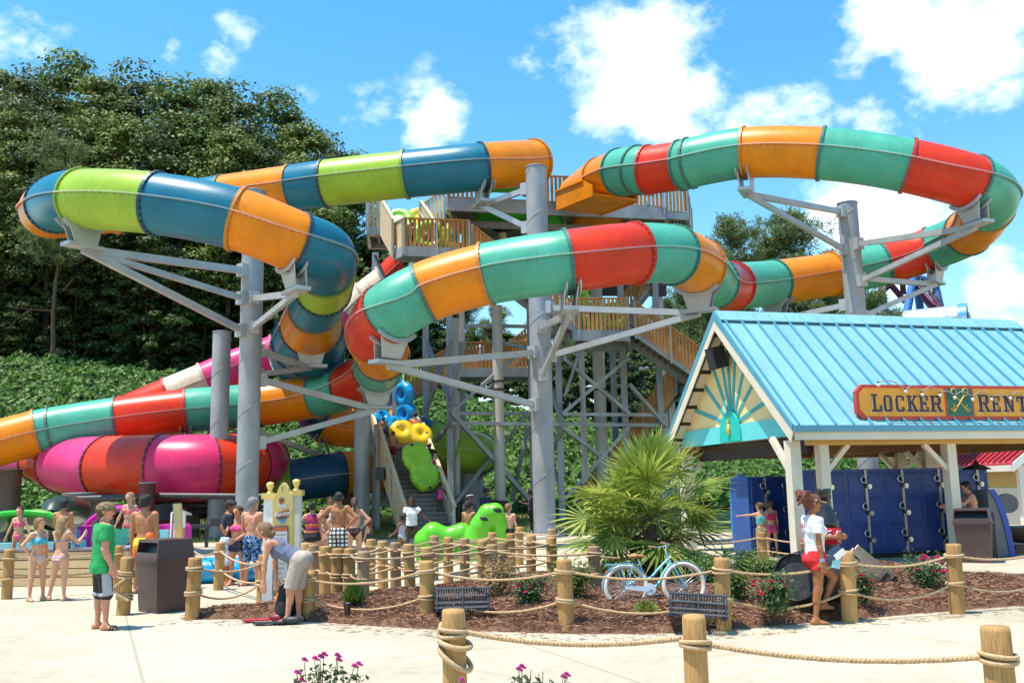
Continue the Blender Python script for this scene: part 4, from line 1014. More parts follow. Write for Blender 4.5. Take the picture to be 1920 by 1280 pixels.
lb2 = locker_bank('short dark blue locker bank beside the two girls', None, LF2, a_for_u(1408, LF2, 1), a_for_u(1484, LF2, 1), 2.0, .95, [a_for_u(1437, LF2, 1), a_for_u(1478, LF2, 1)])
a_ = a_for_u(1408, LF2, 1)
mb = MB(); pf = [bw(a_ - .02, LF2 + .95 + .12 * math.sin(PI * k / 10), .05 + 1.93 * k / 10) for k in range(11)]; mb.prism(pf + [bw(a_ - .02, LF2 + .93, 1.98), bw(a_ - .02, LF2 + .93, .05)], E1 * .3); mb.build('curved_edge', M('bright_blue_edge', (.02, .20, .55), .4, .08), lb2)
mb = MB(); mb.prism([bw(a_ - .03, LF2 + .02, .06), bw(a_ - .03, LF2 + .93, .06), bw(a_ - .03, LF2 + .93, 1.97), bw(a_ - .03, LF2 + .45, 2.10), bw(a_ - .03, LF2 + .02, 1.99)], E1 * .025); mb.build('side_panel', LBD, lb2)
# kiosk at the right end
kb = gp(1880, 1044); kr = thing('locker_kiosk', 'grey kiosk with a curved blue edge at the right end of the lockers', 'kiosk', kb)
KD = (kb - CAM).dot(_F)
prf = [(1858, 1043), (1860, 917), (1871, 917), (1880, 930), (1888, 950), (1895, 975), (1900, 1002), (1904, 1030), (1905, 1043)]
pw = [at(u, v, KD) for u, v in prf]; pw = [V((p.x, kb.y + (p.x - kb.x) * .2, max(p.z, .01))) for p in pw]
mb = MB(); mb.prism(pw, E2 * .7); mb.build('body', M('kiosk_grey', (.13, .13, .145), .5, .1), kr)
mb = MB()
for k in range(2, 8): mb.prism([pw[k] + V((.0, 0, 0)), pw[k] + V((-.13, 0, -.02)), pw[k + 1] + V((-.13, 0, -.02 if k < 7 else 0)), pw[k + 1]], -E2 * .05)
mb.build('edge', M('kiosk_blue', (.02, .07, .36), .4, .08), kr)
mb = MB(); mb.box(pw[1] + V((.02, -.02, -1.25)), (.10, .04, 1.4)); mb.build('screen_side', BLACK, kr)
mb = MB(); c = at(1890, 943, KD + 1.2); mb.cyl(c, c + V((.05, .2, 0)), .24, n=24); mb.build('dish', M('kiosk_grey2', (.16, .16, .17), .5), kr)
# pendant lamp
lp = thing('pendant_lamp', 'dark cone lamp hanging on wires above the bare-chested man at the lockers', 'lamp', at(1831, 880, 22.5))
t_ = at(1829, 836, 22.3); b_ = at(1831, 880, 22.3)
mb = MB(); mb.lathe(V((b_.x, b_.y, b_.z)), [(.33, 0), (.30, .03), (.06, .14), (.03, .22)], 18); mb.build('shade', BLACK, lp)
mb = MB(); mb.tube([b_ + V((0, 0, .2)), V((b_.x, b_.y, t_.z + .1))], .012, 5); mb.tube([b_ + V((0, 0, .2)), V((b_.x - .12, b_.y, t_.z + .1))], .01, 5); mb.build('cord', BLACK, lp)

# ------------------------------------------------------------------ rubbish bins
BINM = M('brown_bin_plastic', (.075, .042, .042), .45, .15, 2, .1, 60)
def litter_bin(label, base, yaw, W=.68, D=.68, H=1.22, slot=True):
    r_ = thing('litter_bin', label, 'rubbish bin', base, 'brown litter bins', rz=yaw)
    def fr(z0, z1, w0, w1, m_=BINM):
        mb = MB(); vs = [(sx * w * W / 2, sy * w * D / 2, z) for z, w in ((z0, w0), (z1, w1)) for sx, sy in ((-1, -1), (1, -1), (1, 1), (-1, 1))]
        mb.add(vs, [(3, 2, 1, 0), (4, 5, 6, 7), (0, 1, 5, 4), (1, 2, 6, 5), (2, 3, 7, 6), (3, 0, 4, 7)]); return mb
    fr(0, H * .72, .84, 1.0).build('body', BINM, r_, local=True)
    mb = fr(H * .71, H * .745, 1.07, 1.07); mb.build('rim', BINM, r_, local=True)
    # hood with a real opening
    z0, z1 = H * .745, H; a, b = 1.03, .92; mb = MB()
    def P(sx, sy, z): w = a + (b - a) * (z - z0) / (z1 - z0); return V((sx * w * W / 2, sy * w * D / 2, z))
    o0, o1 = z0 + .09, z1 - .045
    mb.add([P(1, -1, z0), P(1, 1, z0), P(1, 1, z1), P(1, -1, z1)], [(0, 1, 2, 3)]); mb.add([P(1, 1, z0), P(-1, 1, z0), P(-1, 1, z1), P(1, 1, z1)], [(0, 1, 2, 3)]); mb.add([P(-1, 1, z0), P(-1, -1, z0), P(-1, -1, z1), P(-1, 1, z1)], [(0, 1, 2, 3)])
    mb.add([P(-1, -1, z1), P(1, -1, z1), P(1, 1, z1), P(-1, 1, z1)], [(0, 1, 2, 3)])
    for zz0, zz1, x0, x1 in ((z0, o0, -1, 1), (o1, z1, -1, 1), (o0, o1, -1, -.93), (o0, o1, .93, 1)): mb.add([P(x0, -1, zz0), P(x1, -1, zz0), P(x1, -1, zz1), P(x0, -1, zz1)], [(0, 1, 2, 3)])
    mb.build('hood', BINM, r_, local=True)
    mb = MB(); mb.add([P(-.95, -.72, o0 - .06), P(.95, -.72, o0 - .06), P(.95, -.45, o1 + .03), P(-.95, -.45, o1 + .03)], [(0, 1, 2, 3)]); mb.build('flap', BLACK, r_, local=True)
    return r_
pB = gp(290, 1150); litter_bin('dark brown litter bin beside the knotted rope posts, near the man in green', pB + V((0, .35, 0)), R(-42), .70, .62, 1.16).scale = (1, 1, .97)
pB = gp(1831, 1053); litter_bin('dark brown litter bin in front of the man at the lockers', pB, R(-30), .74, .70, 1.18)

# bottle-shaped drink bin
pK = gp(1554, 1070); kk = thing('bottle_bin', 'giant dark bottle shaped bin with a red label band behind the woman in red shorts', 'bin', pK)
mb = MB(); mb.lathe(pK, [(0.280, 0.000), (0.294, 0.045), (0.273, 0.405), (0.273, 0.558)], 26); mb.build('base', M('bottle_dark', (.02, .018, .02), .3, .2, coat=.4), kk)
mb = MB(); mb.lathe(pK, [(0.280, 0.558), (0.301, 0.576), (0.301, 0.882), (0.280, 0.900)], 26); mb.build('label_band', M('label_red', (.55, .015, .02), .35, .06), kk)
mb = MB(); mb.lathe(pK, [(0.280, 0.900), (0.301, 0.927), (0.287, 1.008), (0.217, 1.170), (0.150, 1.305), (0.133, 1.458), (0.147, 1.476), (0.158, 1.530), (0.147, 1.584), (0.158, 1.620), (0.158, 1.674), (0.140, 1.692), (0.105, 1.665), (0.014, 1.656)], 26); mb.build('neck', M('bottle_dark', (.02, .018, .02)), kk)
def cyl_text(mb, strokes, r_, z, a0):
    for st in strokes: mb.tube([pK + V((r_ * math.sin(R(a0 + x)), -r_ * math.cos(R(a0 + x)), z + y)) for x, y in st], .012, 5)
mb = MB(); cyl_text(mb, [[(k * 4, .05 * math.sin(k * .9)) for k in range(8)], [(0, .10), (8, .10), (14, .12)], [(3, .0), (10, -.01), (16, .02)]], .307, .72, -12)
cyl_text(mb, [[(30 + 7 * math.cos(a), .09 * math.sin(a)) for a in [PI / 2 + k * .35 for k in range(10)]], [(31, .07), (31, -.07)], [(27, -.12), (40, -.12)]], .307, .735, 0); mb.build('label_script', WHITE, kk)
mb = MB(); cc = pK + V((.20, -.17, 1.2))
# ------------------------------------------------------------------ smooth bodies: distance fields meshed on a grid
def cap(a, b, ra, rb=None, s=None, k=1.0, cut=None):
    return dict(a=np.array(a, float), b=np.array(b, float), ra=ra, rb=ra if rb is None else rb, s=None if s is None else np.array(s, float) / np.linalg.norm(s), k=k, cut=cut)
def off(p, o): q = dict(p); q['ra'] = p['ra'] + o; q['rb'] = p['rb'] + o; return q
def field(prims, h, kk=.025, cuts=(), neg=()):
    lo = np.full(3, 1e9); hi = -lo
    for p in prims:
        r = max(p['ra'], p['rb']) * max(1, p['k']) + 2.5 * h
        lo = np.minimum(lo, np.minimum(p['a'], p['b']) - r); hi = np.maximum(hi, np.maximum(p['a'], p['b']) + r)
    n = np.ceil((hi - lo) / h).astype(int) + 1
    ax = [lo[i] + h * np.arange(n[i]) for i in range(3)]
    Fd = np.full(n, .25, np.float32)
    for p in prims:
        r = max(p['ra'], p['rb']) * max(1, p['k']) + kk + 2 * h
        l_ = np.minimum(p['a'], p['b']) - r; u_ = np.maximum(p['a'], p['b']) + r
        i0 = np.maximum(0, np.floor((l_ - lo) / h).astype(int)); i1 = np.minimum(n, np.ceil((u_ - lo) / h).astype(int) + 1)
        X, Y, Z = np.meshgrid(*(ax[i][i0[i]:i1[i]] for i in range(3)), indexing='ij')
        vx, vy, vz = X - p['a'][0], Y - p['a'][1], Z - p['a'][2]
        ab = p['b'] - p['a']; L2 = max(1e-9, float(ab @ ab)); t = np.clip((vx * ab[0] + vy * ab[1] + vz * ab[2]) / L2, 0, 1)
        qx, qy, qz = vx - t * ab[0], vy - t * ab[1], vz - t * ab[2]
        q2 = qx * qx + qy * qy + qz * qz
        if p['s'] is not None and p['k'] != 1:
            qs = qx * p['s'][0] + qy * p['s'][1] + qz * p['s'][2]; q2 = q2 - qs * qs * (1 - 1 / p['k'] ** 2)
        d = np.sqrt(np.maximum(q2, 0)) - (p['ra'] + (p['rb'] - p['ra']) * t)
        if p['cut'] is not None:
            for pt, nn_ in p['cut']: d = np.maximum(d, (X - pt[0]) * nn_[0] + (Y - pt[1]) * nn_[1] + (Z - pt[2]) * nn_[2])
        sl = tuple(slice(i0[i], i1[i]) for i in range(3)); f0 = Fd[sl]
        hh = np.clip(.5 + .5 * (f0 - d) / kk, 0, 1)
        Fd[sl] = f0 + (d - f0) * hh - kk * hh * (1 - hh)
    if cuts or neg:
        X, Y, Z = np.meshgrid(*ax, indexing='ij')
        for pt, nn_ in cuts: Fd = np.maximum(Fd, (X - pt[0]) * nn_[0] + (Y - pt[1]) * nn_[1] + (Z - pt[2]) * nn_[2])
        for c, r in neg: Fd = np.maximum(Fd, r - np.sqrt((X - c[0]) ** 2 + (Y - c[1]) ** 2 + (Z - c[2]) ** 2))
    return Fd, lo
_C8 = np.array([(0, 0, 0), (1, 0, 0), (0, 1, 0), (1, 1, 0), (0, 0, 1), (1, 0, 1), (0, 1, 1), (1, 1, 1)])
_E12 = [(0, 1), (2, 3), (4, 5), (6, 7), (0, 2), (1, 3), (4, 6), (5, 7), (0, 4), (1, 5), (2, 6), (3, 7)]
def nets(Fd, lo, h):
    nx, ny, nz = Fd.shape; s = Fd < 0
    c = np.zeros((nx - 1, ny - 1, nz - 1), np.int8)
    for o in _C8: c += s[o[0]:nx - 1 + o[0], o[1]:ny - 1 + o[1], o[2]:nz - 1 + o[2]]
    I = np.argwhere((c > 0) & (c < 8)); m_ = len(I)
    idx = np.full(c.shape, -1, np.int64); idx[I[:, 0], I[:, 1], I[:, 2]] = np.arange(m_)
    val = np.stack([Fd[I[:, 0] + o[0], I[:, 1] + o[1], I[:, 2] + o[2]] for o in _C8], 1)
    acc = np.zeros((m_, 3)); cnt = np.zeros(m_)
    for a, b in _E12:
        va, vb = val[:, a], val[:, b]; x = (va < 0) != (vb < 0); t = va[x] / (va[x] - vb[x])
        acc[x] += _C8[a] + t[:, None] * (_C8[b] - _C8[a]); cnt[x] += 1
    Vt = (I + acc / cnt[:, None]) * h + lo
    fs = []
    for ax_ in range(3):
        d = [0, 0, 0]; d[ax_] = 1; u_, w_ = (ax_ + 1) % 3, (ax_ + 2) % 3
        A = s[:nx - d[0], :ny - d[1], :nz - d[2]]; B = s[d[0]:, d[1]:, d[2]:]
        E = np.argwhere(A != B); ok = (E[:, u_] > 0) & (E[:, w_] > 0) & (E[:, u_] < Fd.shape[u_] - 1) & (E[:, w_] < Fd.shape[w_] - 1); E = E[ok]
        q = []
        for du, dw in ((-1, -1), (0, -1), (0, 0), (-1, 0)):
            g_ = E.copy(); g_[:, u_] += du; g_[:, w_] += dw; q.append(idx[g_[:, 0], g_[:, 1], g_[:, 2]])
        q = np.stack(q, 1); fl = ~A[E[:, 0], E[:, 1], E[:, 2]]; q[fl] = q[fl][:, ::-1]; fs.append(q)
    return Vt, np.concatenate(fs)
def blob(name, prims, h, mats, parent, kk=.025, cuts=(), neg=(), paint=None):
    Fd, lo = field(prims, h, kk, cuts, neg); v, f = nets(Fd, lo, h)
    mi = paint(v, f) if paint else None
    return np_mesh(name, v, f, mats, parent, True, mi)

# ------------------------------------------------------------------ people
def skin(name, c): return M('skin_' + name, c, .5, .06, 9, spec=.35)
SK = {'fair': skin('fair', (.62, .335, .215)), 'rosy': skin('rosy', (.58, .265, .165)), 'tan': skin('tan', (.44, .19, .09)), 'bronze': skin('bronze', (.36, .145, .062)), 'brown': skin('brown', (.22, .10, .055)), 'dark': skin('dark', (.085, .042, .028))}
LIP = M('lips', (.36, .12, .10), .45, .05); EYE = M('eyes', (.03, .02, .018), .2, .05)
HAIRC = {'black': (.012, .010, .010), 'brown': (.075, .035, .018), 'auburn': (.16, .045, .02), 'blond': (.36, .22, .10), 'grey': (.24, .22, .21), 'light': (.24, .13, .06)}
def hairm(c): return M('hair_' + c, HAIRC[c], .55, .4, 30, .8, 120, stretch=(3, 3, .5))
def cloth(name, c, var=.08): return M('cloth_' + name, c, .85, max(var, .07), 6, .6, 15, bdist=.025)
def pattern(name, fn):
    key = 'cloth_' + name
    if key in _MC: return _MC[key]
    mt, nt, b = nodes(key); tc = nt.nodes.new('ShaderNodeTexCoord'); col = fn(nt, tc.outputs['Object']); nt.links.new(col, b.inputs['Base Color']); b.inputs['Roughness'].default_value = .85
    _MC[key] = mt; return mt
def _blot(stops, scale, detail=1.5):
    def f(nt, co):
        n = nt.nodes.new('ShaderNodeTexNoise'); n.inputs['Scale'].default_value = scale; n.inputs['Detail'].default_value = detail; nt.links.new(co, n.inputs['Vector'])
        r = ramp(nt, n.outputs[0], stops); r.color_ramp.interpolation = 'CONSTANT'; return r.outputs[0]
    return f
def _zramp(z0, z1, stops, const=False):
    def f(nt, co):
        s_ = nt.nodes.new('ShaderNodeSeparateXYZ'); nt.links.new(co, s_.inputs[0]); mr = nt.nodes.new('ShaderNodeMapRange'); mr.inputs[1].default_value = z0; mr.inputs[2].default_value = z1; nt.links.new(s_.outputs[2], mr.inputs[0])
        r = ramp(nt, mr.outputs[0], stops)
        if const: r.color_ramp.interpolation = 'CONSTANT'
        return r.outputs[0]
    return f
def _check(nt, co):
    m_ = nt.nodes.new('ShaderNodeMapping'); m_.inputs['Location'].default_value = (.03, .02, .01); nt.links.new(co, m_.inputs[0])
    sp = nt.nodes.new('ShaderNodeSeparateXYZ'); nt.links.new(m_.outputs[0], sp.inputs[0]); L = []
    for i in (0, 2):
        q = nt.nodes.new('ShaderNodeMath'); q.operation = 'PINGPONG'; q.inputs[1].default_value = .045; nt.links.new(sp.outputs[i], q.inputs[0])
        c = nt.nodes.new('ShaderNodeMath'); c.operation = 'LESS_THAN'; c.inputs[1].default_value = .017; nt.links.new(q.outputs[0], c.inputs[0]); L.append(c.outputs[0])
    a = nt.nodes.new('ShaderNodeMath'); a.operation = 'ADD'; nt.links.new(L[0], a.inputs[0]); nt.links.new(L[1], a.inputs[1]); h = nt.nodes.new('ShaderNodeMath'); h.operation = 'MULTIPLY'; h.inputs[1].default_value = .5; nt.links.new(a.outputs[0], h.inputs[0])
    return ramp(nt, h.outputs[0], [(0, (.72, .72, .70)), (.5, (.06, .06, .06)), (1, (.012, .012, .012))]).outputs[0]
def u3(v): v = np.array(v, float); return v / (np.linalg.norm(v) + 1e-9)
def adir(sg, fwd, out):
    f, o = R(fwd), R(out); return u3((sg * math.sin(o), math.sin(f) * math.cos(o), -math.cos(f) * math.cos(o)))
def rotx(v, a): c, s = math.cos(a), math.sin(a); return np.array((v[0], v[1] * c + v[2] * s, -v[1] * s + v[2] * c))   # lean forward
def rotz(v, a): c, s = math.cos(a), math.sin(a); return np.array((v[0] * c + v[1] * s, -v[0] * s + v[1] * c, v[2]))   # turn clockwise seen from above

def person(label, pos, H, yaw, skin_='fair', hair=('short', 'brown'), wear=(), la=(0, 8, 8, 4), ra=(0, 8, 8, 4), ll=(0, 4, 0, 3), rl=(0, 4, 0, 3), lean=0, twist=0, head=(0, 0), fem=False, child=False, heavy=1.0, res=None, group=None, feet=None, lift=(0, 0), extra=None):
    pos = V(pos); d = (pos - CAM).length
    h = res or (.0075 if d < 14.5 else .0115 if d < 26 else .017)
    root = thing('person', label, 'person', pos, group, rz=-R(yaw))
    s = H; hs_ = (1.22 if H < 1.2 else 1.12 if child else 1.0); B = {}; X = np.array((1., 0, 0))
    LT, LS = .245 * s, .235 * s
    # legs first, to find how high the pelvis sits
    hipw = (.055 if fem else .05) * s; J = {}
    low = 1e9
    for sg, L in ((-1, ll), (1, rl)):
        hp = np.array((sg * hipw, 0, 0)); kn = hp + adir(sg, L[0], L[1]) * LT; an = kn + adir(sg, L[2], L[3]) * LS
        J[sg] = [hp, kn, an]; low = min(low, an[2])
    pz = -low + .042 * s
    P0 = np.array((0, 0, pz)); ang = R(lean)
    def T(p): return P0 + rotx(np.array(p, float) * s, ang)
    def TT(p): return P0 + rotx(rotz(np.array(p, float) * s, R(twist)), ang)
    up = rotx(np.array((0, 0, 1.)), ang); sd_ = rotz(X, R(twist))
    hv = heavy; w = .96 if fem else 1.0
    B['hips'] = cap(T((0, -.004, -.02)), T((0, 0, .05)), .062 * s * hv, .056 * s * hv, X, 1.52 if fem else 1.38)
    B['waist'] = cap(T((0, 0, .05)), T((0, .004 * hv, .15)), .056 * s * hv, .056 * s * hv, X, 1.22 if fem else 1.36)
    B['chest'] = cap(TT((0, .004, .14)), TT((0, -.004, .245)), .06 * s * (.5 + .5 * hv), .058 * s * w, sd_, 1.42 if fem else 1.6)
    shw = (.093 if fem else .108) * s * (.94 if child else 1)
    SJ = {}
    for sg in (-1, 1):
        sh = TT((sg * shw / s, -.004, .288)); SJ[sg] = sh
        B['clav%d' % sg] = cap(TT((0, -.004, .275)), sh, .040 * s, .036 * s * w)
        B['trap%d' % sg] = cap(TT((sg * .015, -.01, .325)), TT((sg * .075, -.008, .298)), .028 * s, .022 * s)
        B['glute%d' % sg] = cap(T((sg * .040, -.030, -.022)), T((sg * .042, -.022, .01)), .054 * s * (1.04 if fem else .86), .046 * s * (1 if fem else .95))
        if fem and not child: B['bust%d' % sg] = cap(TT((sg * .042, .048, .205)), TT((sg * .04, .035, .23)), .036 * s, .030 * s)
        else: B['pec%d' % sg] = cap(TT((sg * .045, .036, .225)), TT((sg * .06, .03, .24)), .030 * s, .028 * s)
        B['scap%d' % sg] = cap(TT((sg * .050, -.038, .20)), TT((sg * .062, -.030, .26)), .026 * s, .028 * s)
    hd = rotz(np.array((0, 1., 0)), R(twist)); 
    NB = TT((0, -.004, .30)); hy = R(twist + head[0]); hpit = ang * .35 + R(head[1])
    def HD(p): return HC + rotz(rotx(np.array(p, float) * s * hs_, hpit), hy)
    HC = NB + rotx(np.array((0, .012, .122 * (.5 + .5 * hs_))) * s, ang * .7 + R(head[1]) * .5)
    hx = rotz(X, hy)
    B['neck'] = cap(NB, HC + (NB - HC) * .25, (.030 if fem or child else .036) * s, (.028 if fem or child else .034) * s)
    B['skull'] = cap(HD((0, -.016, .014)), HD((0, .010, .017)), .056 * s * hs_, .054 * s * hs_, hx, .88)
    B['face'] = cap(HD((0, .020, .0)), HD((0, .026, -.036)), .038 * s * hs_, .028 * s * hs_, hx, 1.02)
    B['chin'] = cap(HD((0, .038, -.052)), HD((0, .034, -.046)), .014 * s * hs_, .016 * s * hs_, hx, 1.3)
    B['nose'] = cap(HD((0, .058, .006)), HD((0, .068, -.014)), .005 * s * hs_, .0085 * s * hs_)
    B['brow'] = cap(HD((-.024, .050, .014)), HD((.024, .050, .014)), .010 * s * hs_)
    for sg in (-1, 1): B['ear%d' % sg] = cap(HD((sg * .051, -.008, .004)), HD((sg * .051, -.004, -.012)), .012 * s * hs_, .009 * s * hs_, hx, .5)
    E, W = {}, {}
    au, af = .168 * s, .148 * s
    fr_ = max(.0085 * s / 1.75 * 1.0, h * .62)
    for sg, A in ((-1, la), (1, ra)):
        sh = SJ[sg]; el = sh + adir(sg, A[0], A[1]) * au; wr = el + adir(sg, A[2], A[3]) * af; E[sg], W[sg] = el, wr
        ar = (.024 if fem or child else .030) * s * (.6 + .4 * hv)
        B['delt%d' % sg] = cap(sh, sh + (el - sh) * .35, (.033 if fem else .040) * s * (.9 if child else 1), ar)
        B['uarm%d' % sg] = cap(sh, el, ar * 1.08, ar * .86); B['farm%d' % sg] = cap(el + (wr - el) * .0, el + (wr - el) * .4, ar * .84, ar * .84); B['farm2%d' % sg] = cap(el + (wr - el) * .3, wr, ar * .86, ar * .56)
        fd = u3(wr - el); hn = u3(wr - sh); lat = np.cross(fd, X * sg); lat = u3(lat) if np.linalg.norm(lat) > .2 else np.array((0, 1., 0))
        # the palm lies in the plane of the forearm and the forward direction
        pn = np.cross(fd, lat); pe = wr + fd * .052 * s
        B['palm%d' % sg] = cap(wr + fd * .012 * s, pe - fd * .008 * s, .0125 * s, .0125 * s, lat, 1.9)
        inw = u3(-sg * X + .35 * fd)
        for q in range(4):
            o_ = (q - 1.5) * .0115 * s; ln = (.040, .046, .043, .034)[q] * s; b0 = pe + lat * o_; spread = lat * (q - 1.5) * .05
            d1 = u3(fd + spread + inw * .10); d2 = u3(fd + spread + inw * (.45 + .08 * q))
            B['fing%d%d' % (q, sg)] = cap(b0 - fd * .012 * s, b0 + d1 * ln * .55, fr_, fr_ * .95); B['fint%d%d' % (q, sg)] = cap(b0 + d1 * ln * .55, b0 + d1 * ln * .55 + d2 * ln * .5, fr_ * .95, fr_ * .8)
        tb = wr + fd * .016 * s + lat * .018 * s; td = u3(fd * .8 + lat * .75 + inw * .3)
        B['thumb%d' % sg] = cap(tb, tb + td * .03 * s, fr_ * 1.25, fr_ * 1.05); B['thumt%d' % sg] = cap(tb + td * .03 * s, tb + td * .03 * s + u3(td + fd * .6 + inw * .3) * .02 * s, fr_ * 1.05, fr_ * .85)
    FT = {}
    for sg in (-1, 1):
        hp, kn, an = (P0 + q for q in J[sg]); tr = (.054 if fem else .051) * s * (.5 + .5 * hv) * (.86 if child else 1); kr = .032 * s * (.9 if child else 1) * (.6 + .4 * hv)
        J[sg] = [hp, kn, an]
        B['thigh%d' % sg] = cap(hp + np.array((0, 0, -.012 * s)), kn, tr, kr * 1.06)
        bk = u3(np.cross(np.cross(an - kn, (0, 1., 0)), an - kn)); bk = -bk if bk[1] > 0 else bk
        B['knee%d' % sg] = cap(kn - bk * .004 * s, kn - bk * .004 * s + (an - kn) * .08, kr, kr * .94)
        B['calf%d' % sg] = cap(kn + (an - kn) * .14 + bk * .010 * s, kn + (an - kn) * .42 + bk * .010 * s, kr * .88, kr * .80)
        B['shin%d' % sg] = cap(kn, an, kr * .92, .0195 * s)
        fy = R((feet or (0, 0))[0 if sg < 0 else 1]); fdv = rotz(np.array((0, 1., 0)), fy + R(6 * sg)); lf = (lift[0 if sg < 0 else 1])
        hl = an + np.array((0, 0, -.022 * s)) - fdv * .022 * s; toe = hl + fdv * .118 * s + np.array((0, 0, -.006 * s - lf * .06 * s))
        FT[sg] = (hl, toe, fdv)
        B['heel%d' % sg] = cap(an, hl, .021 * s, .020 * s); B['foot%d' % sg] = cap(hl, hl + (toe - hl) * .72, .020 * s, .014 * s, np.cross(fdv, (0, 0, 1.)), 1.25)
        B['instep%d' % sg] = cap(an + fdv * .012 * s, hl + (toe - hl) * .62, .018 * s, .013 * s)
        sv = np.cross(fdv, (0, 0, 1.))
        for q in range(5):
            b0 = hl + (toe - hl) * .70 + sv * sg * (.018 - .009 * q) * s; ln = (.030, .029, .026, .022, .018)[q if sg > 0 else q] * s
            B['toe%d%d' % (q, sg)] = cap(b0, b0 + fdv * ln + np.array((0, 0, -.003 * s)), (.0085 if q == 0 else .0068) * s, (.0075 if q == 0 else .006) * s)
    ey = [HD((sg * .021, .052, .003)) for sg in (-1, 1)]; lip = HD((0, .056, -.031))
    def paint(v, f):
        c = v[f].mean(1); mi = np.zeros(len(f), np.int32)
        for e_ in ey: mi[np.linalg.norm((c - e_) * (1, 1, 1.5), axis=1) < .0115 * s * hs_] = 2
        mi[np.linalg.norm((c - lip) * (.75, 1, 2.0), axis=1) < .0135 * s * hs_] = 1
        return mi
    # arms pressed to the body are blended apart: torso first, then limbs with a tight blend
    body = blob('body', list(B.values()), h, [SK[skin_], LIP, EYE], root, .014 * s)
    body_p = paint(np.array([v_.co for v_ in body.data.vertices]), np.array([list(p.vertices) for p in body.data.polygons])); body.data.polygons.foreach_set('material_index', body_p)
    ctx = dict(B=B, T=T, TT=TT, HD=HD, s=s, J=J, E=E, W=W, SJ=SJ, FT=FT, up=up, P0=P0, h=h, root=root, hs=hs_, hx=hx, fem=fem, X=X, sd=sd_, rotx=lambda v: rotx(np.array(v, float), ang))
    for g_ in wear: g_(ctx)
    if hair: do_hair(ctx, *hair)
    if extra: extra(ctx)
    return root, ctx
def gblob(c, name, prims, mt, cuts=(), kk=.02, label=None):
    o = blob(name, prims, max(c['h'], .009), mt, c['root'], kk, cuts)
    if label: o['label'] = label
    return o
def tee(mt, sleeve=.55, hem=-.02, ease=.012, name='shirt', neck=True, vneck=False):
    def f(c):
        B, s = c['B'], c['s']; L = [off(B['waist'], ease * 1.3), off(B['chest'], ease)] + [off(B[k], ease) for k in B if k[:4] in ('clav', 'bust', 'pec-', 'pec1', 'scap')] + [off(B[k], ease * .6) for k in B if k.startswith('trap')]
        L.append(cap(c['T']((0, 0, .12)), c['T']((0, 0, hem)), .056 * s + ease, B['hips']['ra'] + ease * 1.25, c['X'], 1.42, cut=[(c['T']((0, 0, hem)), -c['up'])]))
        if hem < -.05: L += [dict(off(B['glute%d' % sg], ease * 1.2), cut=[(c['T']((0, 0, hem)), -c['up'])]) for sg in (-1, 1)]
        for sg in (-1, 1):
            if sleeve > 0:
                sh, el = c['SJ'][sg], c['E'][sg]; e_ = sh + (el - sh) * sleeve; dr = u3(el - sh); L.append(cap(sh, e_ + dr * .04, .040 * s + ease, .036 * s + ease * 1.2, cut=[(e_, dr)]))
        gblob(c, name, L, mt, [(c['TT']((0, .01, .318 if not vneck else .30)), c['rotx']((0, .25, .97)))] + ([] if sleeve else [(c['SJ'][sg] + np.array((-sg * .022 * s, 0, 0)), np.array((sg * 1., 0, .0))) for sg in (-1, 1)]))
    return f
def shorts(mt, ln=.6, ease=.014, name='shorts', waist=.055, flare=1.0):
    def f(c):
        B, s = c['B'], c['s']; L = [off(B['hips'], ease)] + [off(B[k], ease) for k in B if k.startswith('glute')]
        L.append(cap(c['T']((0, 0, .03)), c['T']((0, 0, waist)), .057 * s + ease * .8, .056 * s + ease * .6, c['X'], 1.42))
        for sg in (-1, 1):
            hp, kn, an = c['J'][sg]; e_ = hp + (kn - hp) * min(ln, 1.0); dr = u3(kn - hp); r0 = B['thigh%d' % sg]['ra'] + ease; r1 = B['thigh%d' % sg]['ra'] * (1 - .28 * ln) + ease * 1.6 * flare
            if ln > 1: e_ = kn + (an - kn) * (ln - 1); dr = u3(an - kn); L.append(cap(hp, kn, r0, r1)); L.append(cap(kn, e_ + dr * .04, r1, r1 * 1.02, cut=[(e_, dr)]))
            else: L.append(cap(hp, e_ + dr * .05, r0, r1, cut=[(e_, dr)]))
        gblob(c, name, L, mt, [(c['T']((0, 0, waist)), c['up'])])
    return f
def brief(mt, name='swim_bottoms', ease=.007, top=.03):
    def f(c):
        B, s = c['B'], c['s']; L = [off(B['hips'], ease)] + [off(B[k], ease) for k in B if k.startswith(('glute', 'thigh'))]
        cu = [(c['T']((0, 0, top)), c['up'])]
        for sg in (-1, 1): cu.append((c['T']((sg * .062, .0, -.018)), u3(np.array((sg * .78, 0, -.62)))))
        cu.append((c['T']((0, 0, -.085)), -c['up'])); gblob(c, name, L, mt, cu)
    return f
def band(mt, z0=.175, z1=.245, name='swim_top', ease=.007, straps=True):
    def f(c):
        B, s = c['B'], c['s']; L = [off(B['chest'], ease)] + [off(B[k], ease) for k in B if k.startswith(('bust', 'pec', 'scap'))]
        o = gblob(c, name, L, mt, [(c['TT']((0, 0, z1)), c['up']), (c['TT']((0, 0, z0)), -c['up'])])
        if straps:
            mb = MB()
            for sg in (-1, 1):
                pts = [c['TT']((sg * .045, .062, z1 - .02)), c['TT']((sg * .05, .045, .295)), c['TT']((sg * .045, -.005, .332)), c['TT']((sg * .04, -.055, .28)), c['TT']((sg * .03, -.066, z1 - .02))]; mb.tube([V(p) for p in pts], .007, 5)
            mb.build('strap', mt, o, local=True)
    return f
